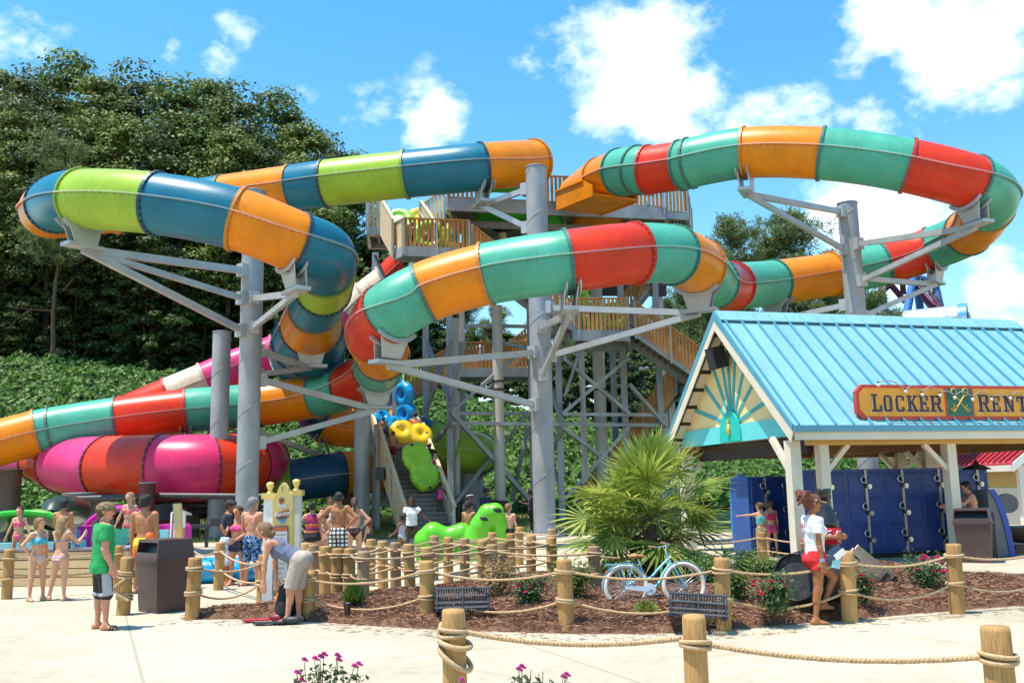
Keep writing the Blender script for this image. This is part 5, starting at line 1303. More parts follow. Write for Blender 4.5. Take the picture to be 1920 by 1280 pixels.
def suit(mt, name='swimsuit', ease=.007, top=.255, low=-.085):
    def f(c):
        B, s = c['B'], c['s']; L = [off(B[k], ease) for k in B if k.startswith(('hips', 'waist', 'chest', 'glute', 'bust', 'pec', 'scap', 'thigh'))]
        cu = [(c['TT']((0, 0, top)), c['up'])]
        for sg in (-1, 1): cu.append((c['T']((sg * .062, .0, -.018)), u3(np.array((sg * .78, 0, -.62)))))
        o = gblob(c, name, L, mt, cu); mb = MB()
        for sg in (-1, 1): mb.tube([V(c['TT'](p)) for p in ((sg * .045, .06, top - .02), (sg * .05, .04, .295), (sg * .045, -.005, .332), (sg * .03, -.058, .28), (sg * .012, -.068, top - .02))], .008, 5)
        mb.build('strap', mt, o, local=True)
    return f
def tank(mt, hem=-.02, ease=.010, name='tank_top'):
    def f(c):
        B, s = c['B'], c['s']; L = [off(B[k], ease) for k in B if k.startswith(('waist', 'chest', 'bust', 'pec', 'scap', 'clav'))]
        L.append(cap(c['T']((0, 0, .12)), c['T']((0, 0, hem)), .056 * s + ease, .064 * s + ease * 1.3, c['X'], 1.42, cut=[(c['T']((0, 0, hem)), -c['up'])]))
        cu = [(c['TT']((0, .02, .30)), c['rotx']((0, .35, .93)))]
        for sg in (-1, 1): cu.append((c['TT']((sg * .083, 0, .26)), u3(rotz(np.array((sg * .96, 0, .28)), 0))))
        gblob(c, name, L, mt, cu)
    return f
def shoes(mt, kind='flip'):
    def f(c):
        s = c['s']
        for sg in (-1, 1):
            hl, toe, fd = c['FT'][sg]; sv = np.cross(fd, (0, 0, 1.)); z0 = min(hl[2], toe[2]) - .024 * s; mb = MB()
            ol = []
            for k in range(16):
                a = 2 * PI * k / 16; ctr = hl + (toe - hl) * .5 + fd * .012 * s; r1 = .078 * s; r2 = .032 * s * (1 + .12 * math.cos(a)); p = ctr + fd * math.cos(a) * r1 + sv * math.sin(a) * r2; ol.append(V((p[0], p[1], z0)))
            mb.prism(ol, V((0, 0, .018)), smooth=False); o = mb.build('sandal', mt, c['root'], local=True)
            mb = MB(); m_ = hl + (toe - hl) * .55
            for q in ((0.0, .022) if kind == 'slide' else (0.0,)):
                arc = [V(m_ + fd * (q + .015) * s + sv * math.cos(a) * .031 * s + np.array((0, 0, .024 * s * math.sin(a) - .008 * s))) for a in [PI * k / 8 for k in range(9)]]; mb.tube(arc, .013 if kind == 'slide' else .006, 6)
            mb.build('sandal_strap', mt, o, local=True)
    return f
def do_hair(c, style, colr):
    B, s, HD, hs_ = c['B'], c['s'], c['HD'], c['hs']; mt = hairm(colr); up_ = HD((0, 0, 1)) - HD((0, 0, 0)); up_ = u3(up_); fw = u3(HD((0, 1, 0)) - HD((0, 0, 0))); r = s * hs_
    o_ = {'buzz': .003, 'short': .008, 'long': .011, 'bun': .006, 'pony': .006, 'puff': .006, 'bob': .012, 'curly': .014}.get(style, .008) * r / 1.75 * 1.75
    L = [off(B['skull'], o_), cap(HD((0, -.026, -.012)), HD((0, -.02, .02)), .046 * r + o_, .05 * r + o_, c['hx'], .92)]
    cuts = [(HD((0, .034, .022)), u3(fw * .80 - up_ * .60)), (HD((0, 0, -.046 if style not in ('long', 'bob') else -.3)), -up_)]
    core = [dict(p, cut=cuts) for p in L]; add = []
    if style == 'bun': add = [cap(HD((0, -.078, .028)), HD((0, -.082, .034)), .030 * r)]
    if style == 'lowbun': add = [cap(HD((0, -.072, -.022)), HD((0, -.078, -.018)), .030 * r)]
    if style == 'pony': add = [cap(HD((0, -.070, .018)), HD((0, -.095, -.02)), .020 * r, .026 * r), cap(HD((0, -.095, -.02)), HD((0.012, -.085, -.15)), .026 * r, .010 * r)]
    if style == 'long': add = [cap(HD((0, -.040, .0)), HD((0, -.056, -.13)), .046 * r, .036 * r, c['hx'], 1.45), cap(HD((0, -.056, -.13)), HD((0.01, -.055, -.21)), .032 * r, .012 * r, c['hx'], 1.7)]
    if style == 'bob': add = [cap(HD((0, -.026, .0)), HD((0, -.03, -.062)), .052 * r, .044 * r, c['hx'], 1.18, cut=[(HD((0, .02, 0)), fw)])]
    if style == 'braid': add = [cap(HD((-.03, -.03, -.03)), HD((-.055, .0, -.13)), .024 * r, .018 * r), cap(HD((-.055, .0, -.13)), HD((-.05, .03, -.20)), .018 * r, .008 * r), cap(HD((0, -.03, .0)), HD((0, -.04, -.05)), .048 * r, .036 * r, c['hx'], 1.1)]
    if style == 'puff':
        rg = random.Random(3)
        add = [cap(HD((0, -.064, .042)), HD((0, -.080, .047)), .048 * r, .050 * r)] + [cap(HD((rg.uniform(-.06, .06), -.085 + rg.uniform(-.05, .045), .045 + rg.uniform(-.06, .055))), HD((rg.uniform(-.02, .02), -.076, .045)), .011 * r) for _ in range(60)]
    if style == 'curly':
        rg = random.Random(4); add = [cap(HD((rg.uniform(-.05, .05), rg.uniform(-.06, .03), .055 + rg.uniform(-.03, .02))), HD((0, -.015, .03)), .014 * r) for _ in range(18)]
    blob('hair', core + add, max(c['h'] * .9, .008), mt, c['root'], .010 * r)
def ballcap(mt, mb_, brim=True):
    def f(c):
        B, s, HD, hs_ = c['B'], c['s'], c['HD'], c['hs']; up_ = u3(HD((0, 0, 1)) - HD((0, 0, 0))); r = s * hs_
        L = [off(B['skull'], .013 * s)]; o = blob('cap', L, max(c['h'], .009), mt, c['root'], .01, [(HD((0, 0, .008)), -up_)])
        if brim:
            m2 = MB(); P_ = [V(HD((math.sin(a) * .048, .040 + .085 * math.cos(a) ** .6 if abs(a) < 1.5 else .04, .020))) for a in [-1.45 + 2.9 * k / 10 for k in range(11)]]; m2.prism(P_, V(tuple(up_ * .008))); m2.build('brim', mb_, o, local=True)
    return f
def visor(mt):
    def f(c):
        HD, s = c['HD'], c['s']; up_ = u3(HD((0, 0, 1)) - HD((0, 0, 0))); m2 = MB()
        rim = [V(HD((.054 * math.sin(a), -.004 + .064 * math.cos(a), .024 + .008 * math.cos(a)))) for a in [2 * PI * k / 26 for k in range(26)]]
        vs = []
        for p in rim: vs += [p - V(tuple(up_ * .016)), p + V(tuple(up_ * .016))]
        m2.add(vs, [(2 * i, 2 * ((i + 1) % 26), 2 * ((i + 1) % 26) + 1, 2 * i + 1) for i in range(26)], 0, True)
        P_ = [V(HD((math.sin(a) * .05, .050 + .066 * math.cos(a), .018 - .010 * math.cos(a)))) for a in [-1.4 + 2.8 * k / 10 for k in range(11)]]; m2.prism(P_, V(tuple(up_ * .008))); m2.build('visor', mt, c['root'], local=True)
    return f
C_ = cloth
NAVYC = C_('navy', (.018, .024, .05)); BLK = C_('black', (.012, .012, .014)); WHT = C_('white', (.78, .77, .77), .04)
FLORAL = pattern('floral', _blot([(0, (.01, .03, .12)), (.44, (.03, .12, .36)), (.53, (.35, .55, .68)), (.58, (.01, .02, .06))], 16))
FLORAL2 = pattern('white_floral', _blot([(0, (.60, .62, .68)), (.50, (.08, .16, .45)), (.56, (.70, .70, .74))], 13))
CAMO = pattern('camouflage', _blot([(0, (.06, .04, .02)), (.40, (.24, .16, .09)), (.50, (.07, .08, .035)), (.58, (.30, .15, .07))], 15))
CHECKS = pattern('checks', _check)
SUNSET = pattern('sunset', _zramp(.56, .98, [(0, (.55, .02, .012)), (.42, (.72, .08, .012)), (.72, (.80, .42, .02)), (.9, (.78, .55, .04))]))
BALL = M('cloth_basketball', (.014, .013, .02), .7, .1); 
STRIPE = pattern('stripes', _zramp(.78, 1.34, [(0, (.55, .12, .04)), (.09, (.40, .02, .09)), (.20, (.62, .16, .03)), (.30, (.20, .02, .13)), (.40, (.55, .05, .08)), (.5, (.62, .20, .04)), (.58, (.28, .02, .12)), (.72, (.50, .03, .10)), (.85, (.20, .02, .12))], True))
SWST = pattern('swim_stripes', _zramp(.66, .84, [(0, (.25, .35, .5)), (.15, (.7, .2, .2)), (.3, (.75, .7, .65)), (.45, (.65, .18, .2)), (.55, (.35, .38, .5)), (.68, (.7, .25, .2)), (.8, (.7, .65, .6)), (.9, (.2, .25, .4))], True))
AQP = pattern('aqua_print', _blot([(0, (.05, .42, .55)), (.5, (.15, .60, .66)), (.6, (.02, .25, .45))], 30))
def P_(*a, **k): return person(*a, **k)
def side_stripe(c):
    'grey side panels and hem of the basketball shorts'
    s = c['s']; B = c['B']; L = []
    for sg in (-1, 1):
        hp, kn, an = c['J'][sg]; dr = u3(kn - hp); r0 = B['thigh%d' % sg]['ra'] + .016; r1 = B['thigh%d' % sg]['ra'] * (1 - .28 * 1.02) + .016 + .013 * .6
        e_ = kn + (an - kn) * .02; o_ = np.array((sg * 1., 0, 0))
        L.append(cap(hp, kn, r0, r1 + .004, cut=[(hp + o_ * r0 * .74, -o_), (e_, dr), (hp + np.array((0, 0, -.02 * s)), np.array((0, 0, 1.)))]))
        L.append(cap(hp, e_ + dr * .05, r0, r1 + .006, cut=[(e_ + dr * .003, dr), (e_ - dr * .045, -dr)]))
    gblob(c, 'shorts_trim', L, C_('silver', (.40, .41, .45)), kk=.004)
# --- near people
P_('man in green T-shirt, camouflage cap and dark sliders standing on the concrete', gp(186, 1180), 1.70, 52, 'rosy', ('buzz', 'brown'),
   [tee(C_('green', (.015, .30, .085)), .62, -.07, .022), shorts(BALL, 1.02, .013, waist=.03), side_stripe, ballcap(CAMO, CAMO), shoes(M('slider_rubber', (.03, .02, .035), .5), 'slide')],
   la=(-4, 8, 12, 4), ra=(-6, 9, 22, 6), ll=(2, 3, -2, 3), rl=(6, 3, 0, 3), head=(28, 2), heavy=1.2, feet=(12, 38))
def lifeguard_extra(c):
    s = c['s']; mb = MB(); w_ = V(c['W'][1]); e_ = V(c['E'][1]); d = (w_ - e_).normalized(); mb.cyl(w_ - d * .03, w_ + d * .005, .030, n=14); a = d.cross(V((0, 1, 0))); a = V((1, 0, 0)) - d * d.x; a.normalize(); mb.cyl(w_ - d * .012 + a * .022, w_ - d * .012 + a * .036, .021, n=14)
    mb.build('wristwatch', M('watch_blue', (.12, .36, .62), .4), c['root'], local=True)
    # marks on the back of the shirt
    B = c['B']; mb = MB()
    def pt(x, z): 
        y = -.058 - .01 * math.cos(x * 20); return V(c['TT']((x, y, z))) + V((0, -.022, 0))
    for st in ([(-.055, .262), (-.055, .236), (-.032, .236)], [(-.055, .249), (-.036, .249)], [(-.055, .262), (-.032, .262)], [(-.012, .262), (-.012, .236), (.010, .236)], [(-.05, .21), (-.01, .21), (-.03, .165)], [(-.06, .135), (-.01, .135), (-.01, .085), (-.04, .085)]):
        mb.tube([pt(*q) for q in st], .0055, 5)
    mb.build('shirt_print', M('print_red', (.55, .10, .14), .7), c['root'], local=True)
    mb = MB(); g = V(c['HD']((0, 0, .004)))
    for sg in (-1, 1): mb.ball(V(c['HD']((sg * .024, .055, .004))), (.020 * s, .010 * s, .014 * s), 10)
    mb.tube([V(c['HD'](q)) for q in ((-.054, -.01, .008), (-.048, .04, .008), (0, .062, .008), (.048, .04, .008), (.054, -.01, .008))], .005, 5); mb.build('sunglasses', BLACK, c['root'], local=True)
    mb = MB(); b = V(c['T']((-.06, -.075, .0))); mb.tube([b + V((0, 0, .0)), b + V((.0, -.05, .03)), b + V((.0, -.05, .07)), b + V((0, .0, .08)), b + V((.0, .02, .03))], .012, 6, close=True); mb.ball(b + V((0, -.02, 0)), .03, 8); mb.build('hip_pouch', BLACK, c['root'], local=True)
P_('woman in white T-shirt, red shorts and sun visor walking barefoot past the planted bed', gp(1537, 1168), 1.64, 84, 'bronze', ('puff', 'auburn'),
   [tee(WHT, .62, -.03, .018), shorts(C_('red', (.66, .018, .022)), .42, .016), visor(C_('khaki_visor', (.62, .54, .38)))],
   la=(28, 6, 92, -4), ra=(-2, 8, 4, 4), ll=(46, 2, -26, 2), rl=(-5, 2, -10, 2), head=(0, 4), fem=True, feet=(0, 0), extra=lifeguard_extra)
P_('woman in blue-grey top and khaki cargo shorts bending over bags by the yellow sign', gp(561, 1167), 1.66, -84, 'rosy', ('lowbun', 'light'),
   [tank(C_('slate_top', (.13, .15, .24)), -.045, .014), shorts(C_('khaki', (.40, .34, .28)), .98, .018), shoes(M('flipflop', (.05, .02, .03), .6))],
   la=(10, 6, 0, 2), ra=(6, 7, -6, -2), ll=(14, 3, 4, 3), rl=(9, 4, -1, 4), lean=60, head=(0, -22), fem=True, heavy=1.08, feet=(6, -4))
P_('girl in aqua bikini with a braid, hand on hip, beside the timber wall', gp(66, 1126), 1.44, 118, 'fair', ('braid', 'light'), [band(AQP, .165, .25), brief(C_('cream_print', (.60, .52, .46)))],
   ra=(-8, 42, 22, -34), la=(-14, 16, 4, 4), ll=(4, 5, 0, 3), rl=(0, 4, 0, 3), head=(-14, 0), fem=True, group='bathers near the timber wall')
P_('girl in striped bikini bottoms seen from behind, both hands raised to her hair', gp(110, 1126), 1.46, 14, 'fair', ('long', 'blond'), [band(C_('slate_blue', (.16, .22, .32)), .19, .205, straps=False), brief(SWST)],
   la=(42, 22, 130, -6), ra=(40, 24, 125, -8), ll=(4, 12, -2, 10), rl=(0, 2, 0, 1), head=(10, 4), fem=True, feet=(-30, 8), group='bathers near the timber wall')
def at_d(u, d, z=0): return gd(u, d, z)
P_('tanned young man in red and yellow swim trunks behind the brown bin', at_d(266, 17.6), 1.80, 4, 'tan', ('curly', 'black'), [shorts(SUNSET, .8, .02)], la=(2, 9, 6, 3), ra=(2, 9, 8, 3), head=(4, 0))
P_('small child in pink bikini at the far left by the green slide end', at_d(31, 20.4, .35), 1.25, 176, 'fair', ('bun', 'brown'), [band(C_('pink', (.75, .13, .22)), .16, .25), brief(C_('pink', (.75, .13, .22)))], la=(4, 26, 10, 20), ra=(4, 22, 8, 18), fem=True, child=True)
P_('dark haired boy seen from behind next to the green slide end', at_d(113, 19.6, .25), 1.5, -6, 'tan', ('short', 'black'), [shorts(NAVYC, .8)], la=(30, 12, 70, -8), ra=(4, 10, 8, 4), child=True)
P_('girl in coral bikini standing at the pink slide mouth, holding a teal mat', at_d(239, 21.0, .42), 1.44, 186, 'fair', ('pony', 'blond'), [band(C_('coral', (.78, .16, .16)), .165, .25), brief(C_('coral', (.78, .16, .16)))], la=(2, 8, 4, 6), ra=(6, 24, 10, 20), head=(4, 4), fem=True, child=True)
P_('man in navy T-shirt and white floral shorts, head bent, left of the grey-haired man', gp(424, 1096), 1.68, 62, 'bronze', ('short', 'black'), [tee(NAVYC, .6, -.04, .014), shorts(FLORAL2, 1.02, .02)], la=(4, 10, 10, 4), ra=(14, 8, 60, -10), head=(24, 22))
P_('woman in pink bikini top and navy shorts beside the man in the navy T-shirt', gp(443, 1097), 1.55, -168, 'rosy', ('bun', 'brown'), [band(C_('hotpink', (.74, .08, .26)), .165, .25), shorts(NAVYC, .34, .01)], la=(14, 10, 60, -30), ra=(30, 12, 118, -10), head=(10, 2), fem=True)
P_('grey-haired bare-chested man in blue floral trunks next to the yellow sign', gp(471, 1098), 1.72, 20, 'rosy', ('short', 'grey'), [shorts(FLORAL, .98, .02)], la=(4, 12, 14, 4), ra=(10, 9, 34, 0), head=(14, 0), heavy=1.06)
# --- people in the queue
Q = 'bathers in the roped queue'
P_('woman in red and orange striped top seen from behind, just right of the yellow sign', at_d(584, 21.6), 1.58, 2, 'rosy', ('bun', 'black'), [tank(STRIPE, -.04, .012), shorts(BLK, .3)], la=(-12, 44, 6, -46), ra=(4, 10, 10, 4), fem=True, heavy=1.12, group=Q)
P_('muscular bare-backed man in black and white checked shorts, hands on hips', at_d(634, 20.6), 1.80, 0, 'bronze', ('buzz', 'black'), [shorts(CHECKS, .85, .022)], la=(-18, 46, 4, -44), ra=(-18, 46, 4, -44), group=Q, heavy=1.05)
P_('pale woman in dark brown bottoms standing half behind the man in checked shorts', at_d(664, 22.4), 1.66, -8, 'fair', ('pony', 'brown'), [brief(C_('dark_brown', (.03, .012, .014)), ease=.012, top=.06)], la=(4, 10, 8, 4), ra=(-14, 46, 16, -46), fem=True, group=Q)
P_('pale child in patterned red and white swimwear left of the man in checked shorts', at_d(607, 22.0), 1.42, -150, 'fair', ('bob', 'brown'), [suit(pattern('red_white', _blot([(0, (.62, .58, .52)), (.5, (.5, .05, .12)), (.6, (.65, .6, .55))], 24)))], la=(6, 16, 40, -30), ra=(10, 14, 60, -36), fem=True, child=True, group=Q)
P_('dark haired person in white top glimpsed behind the man in checked shorts', at_d(618, 23.6), 1.68, 160, 'brown', ('short', 'black'), [tee(WHT, .5), shorts(NAVYC, .8)], group=Q)
P_('small girl with auburn bob hair turned to the left in the queue', at_d(690, 22.6), 1.14, -72, 'fair', ('bob', 'auburn'), [suit(C_('swim_navy', (.03, .03, .08)), top=.20)], la=(8, 8, 30, 0), ra=(4, 8, 10, 4), fem=True, child=True, group=Q)
P_('small girl in a lilac swimsuit with her hair up beside the woman in white', at_d(753, 24.4), 1.18, -60, 'brown', ('bun', 'black'), [suit(pattern('lilac_print', _blot([(0, (.42, .38, .60)), (.5, (.62, .45, .55)), (.6, (.25, .35, .6))], 22)))], la=(24, 8, 60, 0), ra=(4, 8, 8, 4), fem=True, child=True, group=Q)
P_('woman in white T-shirt and dark swim bottoms touching the green raft', at_d(772, 26.2), 1.62, 176, 'dark', ('long', 'black'), [tee(WHT, .4, -.0, .014), brief(BLK, top=.05)], la=(6, 42, 18, 50), ra=(0, 12, 4, 6), fem=True, group=Q)
P_('shirtless boy leaning an arm on the green raft', at_d(880, 24.8), 1.46, 24, 'tan', ('curly', 'black'), [shorts(BLK, .8)], la=(4, 10, 8, 4), ra=(40, 20, 78, 26), head=(20, 4), child=True, group=Q)
P_('woman with a white headband behind the shirtless boy', at_d(882, 27.4), 1.66, 150, 'dark', ('bun', 'black'), [tee(C_('grey_top', (.05, .05, .06)), .4), shorts(BLK, .5)], fem=True, group=Q, extra=lambda c: [mb.build('headband', WHT, c['root'], local=True) for mb in [MB()] if not mb.tube([V(c['HD']((.056 * math.sin(a), -.004 + .07 * math.cos(a) * .9, .045 + .014 * math.cos(a)))) for a in [2 * PI * k / 20 for k in range(20)]], .012, 6, close=True)])
P_('man in navy shirt and cap standing behind the green raft near the beige pipe', at_d(912, 32.0), 1.84, 130, 'dark', ('buzz', 'black'), [tee(NAVYC, .6), shorts(BLK, 1.9), ballcap(BLK, BLK)], la=(10, 14, 30, -20), ra=(10, 14, 30, -20), heavy=1.15)
P_('blond boy in black trunks holding the head of the green raft', at_d(955, 24.2), 1.40, 14, 'fair', ('buzz', 'light'), [shorts(BLK, .8)], la=(44, 20, 66, 34), ra=(0, 12, 6, 10), head=(20, 0), child=True)
P_('person in dark clothes half hidden by the tallest grey column', at_d(997, 37.4), 1.80, -90, 'dark', ('short', 'black'), [tee(C_('plum', (.05, .035, .06)), .6), shorts(BLK, 1.9)], la=(20, 8, 110, -10), ra=(6, 8, 10, 4))
# --- at the lockers
P_('girl in aqua strap top pointing left in front of the lockers', gp(1430, 1046), 1.32, -14, 'fair', ('bun', 'brown'), [band(C_('aqua_top', (.16, .55, .58)), .10, .25), shorts(C_('olive_khaki', (.26, .20, .11)), .5)], la=(8, 86, 10, 88), ra=(6, 8, 10, 4), fem=True, child=True, head=(-20, 0))
P_('girl in hot pink swimwear standing behind the pointing girl', gp(1450, 1043), 1.36, -4, 'fair', ('bun', 'brown'), [band(C_('fuchsia', (.62, .03, .12)), .14, .26), shorts(C_('hotpink', (.74, .08, .26)), .2, .012)], la=(4, 8, 8, 4), ra=(4, 9, 8, 4), fem=True, child=True)
P_('bare-chested dark haired man behind the right bin with a hand at his face', at_d(1838, 22.0), 1.76, -78, 'rosy', ('short', 'black'), [shorts(NAVYC, .9)], la=(52, 8, 128, -8), ra=(60, 10, 78, -10), lean=12, head=(-6, 8))

# --- on the stairs
def stair_pt(vt, off=0.0):
    best = None
    for lo_, hi_ in ((f0, f1), (f2, f3)):
        for k in range(61):
            p = lo_.lerp(hi_, k / 60); e_ = abs(proj(p)[1] - vt)
            if best is None or e_ < best[0]: best = (e_, p)
    p = best[1].copy(); p.z += .06; return p + sdv / 1.05 * off
def on_stairs(label, u, vt, H, *a, **k):
    p0 = stair_pt(vt); u0 = proj(p0)[0]; u1 = proj(stair_pt(vt, .1))[0]; o_ = max(-.82, min(.82, (u - u0) / (u1 - u0) * .1))
    return person(label, stair_pt(vt, o_), H, *a, group='bathers climbing the stairs', **k)
st_l = dict(ll=(28, 3, -14, 3), rl=(0, 3, 0, 3))
def backpack(c):
    pass
on_stairs('little girl in pink swimsuit climbing the lower stairs alone', 826, 962, 1.16, -4, 'dark', ('curly', 'black'), [suit(C_('bright_pink', (.72, .07, .24))), shorts(C_('bright_pink', (.72, .07, .24)), .25)], la=(8, 16, 20, 10), ra=(30, 30, 50, 30), fem=True, child=True)
on_stairs('woman in black top and wide straw hat holding the stair rail', 806, 905, 1.62, 6, 'dark', ('short', 'black'), [tee(C_('black_top', (.025, .012, .02)), .6), shorts(C_('plum_pink', (.42, .05, .2)), .5)], la=(10, 10, 30, 4), ra=(24, 40, 30, 60), fem=True, heavy=1.12, extra=lambda c: (lambda mb: (mb.lathe(V(c['HD']((0, 0, .036))), [(.20, -.015), (.10, .0), (.092, .06), (.06, .10), (.01, .11)], 20), mb.build('straw_hat', M('straw', (.62, .50, .28), .8, .2, 30), c['root'], local=True)))(MB()))
on_stairs('boy in red shorts next to the yellow raft on the stairs', 737, 872, 1.42, 12, 'tan', ('short', 'brown'), [shorts(C_('dark_red', (.30, .015, .03)), .9)], la=(4, 10, 8, 4), ra=(40, 14, 60, 20), child=True, **st_l)
on_stairs('bare-backed man below the blue raft on the stairs', 779, 850, 1.78, 4, 'rosy', ('short', 'black'), [shorts(BLK, .8)], la=(20, 30, 34, 10), ra=(14, 26, 50, 30), **st_l)
on_stairs('child peeking over the left rail of the stairs', 719, 832, 1.2, -10, 'tan', ('short', 'brown'), [shorts(NAVYC, .8)], child=True)
on_stairs('woman in turquoise top carrying the upper blue raft', 722, 806, 1.68, 8, 'rosy', ('bun', 'auburn'), [tank(C_('turquoise', (.02, .36, .50)), -.03), shorts(BLK, .45)], la=(60, 40, 150, -20), ra=(20, 20, 70, -20), fem=True, heavy=1.1)
on_stairs('blond child behind the left stair rail', 714, 815, 1.15, 0, 'fair', ('bob', 'blond'), [shorts(C_('red', (.66, .018, .022)), .6)], la=(20, 30, 50, 20), child=True)
on_stairs('dark haired person at the top left of the stairs', 701, 784, 1.66, -20, 'bronze', ('short', 'black'), [shorts(BLK, .9)], **st_l)
# --- on the tower
TWG = 'bathers up on the tower'
P_('person in dark red top on the highest stairs with an arm over the raft', on(733, 46.2, ZL + .75), 1.70, 30, 'rosy', ('short', 'brown'), [tank(C_('maroon', (.34, .02, .05)), -.03), shorts(BLK, .8)], la=(20, 10, 60, 0), ra=(70, 20, 120, 10), group=TWG)
P_('sunburnt balding man leaning on the rail of the upper landing', on(853, 43.6, ZL), 1.82, 30, 'rosy', ('buzz', 'light'), [shorts(C_('teal_shorts', (.05, .25, .30)), .9)], la=(20, 40, 30, 20), ra=(20, 50, 40, 60), group=TWG, heavy=1.1)
P_('child on the upper landing behind the slats', on(772, 43.0, ZL), 1.3, 40, 'fair', ('short', 'brown'), [shorts(BLK, .8)], child=True, group=TWG)
P_('dark haired person on the top deck just right of the tallest column', on(1066, 46.2, ZD), 1.78, 160, 'bronze', ('curly', 'black'), [tee(C_('grey_top', (.05, .05, .06)), .6), shorts(BLK, .9)], group=TWG)
P_('person on the top deck behind the orange entrance hood', on(1103, 48.5, ZD), 1.85, 160, 'brown', ('short', 'black'), [tee(C_('plum', (.05, .035, .06)), .6), shorts(BLK, .9)], group=TWG)
P_('child in red on the middle landing behind the slats', on(1108, 44.6, Z3), 1.35, 20, 'tan', ('bob', 'auburn'), [suit(C_('red', (.66, .018, .022)))], fem=True, child=True, group=TWG)
P_('blond child on the middle landing of the tower', on(1146, 45.2, Z3), 1.5, 60, 'fair', ('bob', 'light'), [suit(C_('swim_navy', (.03, .03, .08)))], fem=True, child=True, group=TWG)
P_('person in red going down the right stairs of the tower', on(1262, 44.6, 7.75), 1.62, 90, 'bronze', ('bob', 'auburn'), [tee(C_('red', (.66, .018, .022)), .5), shorts(BLK, .6)], group=TWG)
P_('dark haired person on the low back landing behind the water pipes', on(903, 50.9, Z5), 1.66, 170, 'bronze', ('short', 'black'), [tee(WHT, .5), shorts(NAVYC, .9)], group=TWG)
# --- inflatable rafts
def vinyl(n, c):
    m_ = M('vinyl_' + n, c, .32, .10, 1.5, .1, 6, coat=.3); return m_
def raft(label, colr, c, lng, wide, L=2.0, r=.22, h=.03, floor=False):
    'two joined tubes lying in the plane of lng and wide'
    lng, wide = u3(lng), u3(wide); wide = u3(wide - lng * (wide @ lng)); nn_ = np.cross(lng, wide); c = np.array(c, float); root = thing('inflatable_raft', label, 'raft', c, 'inflatable tube rafts'); pr = []
    rr = L / 4 - r * .5
    for sg in (-1, 1):
        o_ = lng * sg * (rr + r * .38) * (.74 if floor else 1); N = 14
        for k in range(N):
            a, b = 2 * PI * k / N, 2 * PI * (k + 1) / N; pr.append(cap(o_ + lng * rr * math.cos(a) + wide * rr * math.sin(a), o_ + lng * rr * math.cos(b) + wide * rr * math.sin(b), r))
        if floor: pr += [cap(o_ - lng * rr * .9 + wide * t * rr, o_ + lng * rr * .9 + wide * t * rr, .19) for t in (-.7, -.45, -.2, .05, .3, .55, .75)]
    blob('tube', pr, h, vinyl(*colr), root, .05)
    hb = MB()
    for sg in (-1, 1):
        for s2 in (-1, 1):
            p = lng * sg * (rr * 1.9 + r * .3) + wide * s2 * rr * .2 + nn_ * (r * .86) * s2; hb.ball(p, .075, 8)
    hb.build('handle', BLACK, root, local=True); return root
LIMEV = ('lime', (.28, .60, .02)); YELV = ('yellow', (.85, .55, .01)); BLUV = ('blue', (.01, .33, .70)); GRNV = ('green', (.12, .52, .012))
def vec(p): return np.array((p.x, p.y, p.z))
sdn = vec(lf); up0 = np.array((0, 0, 1.)); sx = vec(sdv / 1.05)
c1 = stair_pt(928, .16); raft('lime green double raft carried on its side up the lower stairs', LIMEV, vec(c1) + up0 * 1.15 , u3(up0 * .95 - sx * .38 + sdn * .15), u3(sdn * .35 + sx * .95), 2.35, .20, floor=True)
c1 = stair_pt(858, .3); raft('yellow double raft held by climbers halfway up the stairs', YELV, vec(c1) + up0 * 1.0, u3(sx * .95 - up0 * .2), u3(up0 * .9 + sdn * .4), 1.8, .27)
c1 = stair_pt(812, .62); raft('blue raft standing upright on the upper stairs', BLUV, vec(c1) + up0 * 1.35, u3(up0 * .98 - sx * .12), u3(sx * .5 - sdn * .8), 2.0, .25)
c1 = stair_pt(822, -.3); raft('blue raft lying lower on the upper stairs near the left rail', BLUV, vec(c1) + up0 * .75, u3(sx * .8 - up0 * .5), u3(up0 * .8 + sdn * .5), 1.5, .21)
c1 = stair_pt(778, .1); raft('blue raft at the very top of the stairs', BLUV, vec(c1) + up0 * 1.1, u3(sx * .6 + up0 * .8), u3(up0 * .6 - sx * .7), 1.6, .22)
raft('lime raft behind the slats of the upper landing', LIMEV, vec(on(832, 44.0, ZL + .85)), (1, .15, 0), (0, .2, 1), 2.9, .26); raft('lime raft leaning on the highest stairs', LIMEV, vec(on(752, 45.6, ZL + 1.75)), (-.35, .5, .8), (.8, .1, .3), 2.8, .28, floor=True); raft('yellow raft leaning on the highest stairs', YELV, vec(on(783, 46.6, ZL + 2.1)), (.25, .5, .85), (.9, 0, -.2), 2.6, .27, floor=True)
raft('lime raft on the middle landing of the tower', LIMEV, vec(on(1128, 44.4, Z3 + .8)), (1, .1, 0), (0, .2, 1), 2.3, .24); raft('small lime raft near the blond child on the middle landing', LIMEV, vec(on(1090, 45.4, Z3 + 2.2)), (.2, .1, 1), (1, .2, 0), 1.6, .2)
raft('lime raft on the stairs to the low back landing', LIMEV, vec(on(780, 50.6, 8.1)), (.7, .1, .5), (0, .6, .8), 2.0, .24); raft('lime raft peeking over the aqua tube behind the tower rail', LIMEV, vec(on(955, 45.0, 12.6)), (.9, .1, -.3), (0, .2, 1), 1.5, .22)
raft('blue raft lying on the pavement by the man in floral trunks', BLUV, vec(gp(428, 1092)) + np.array((0, .5, .24)), (1, .2, 0), (-.2, 1, 0), 2.0, .23)
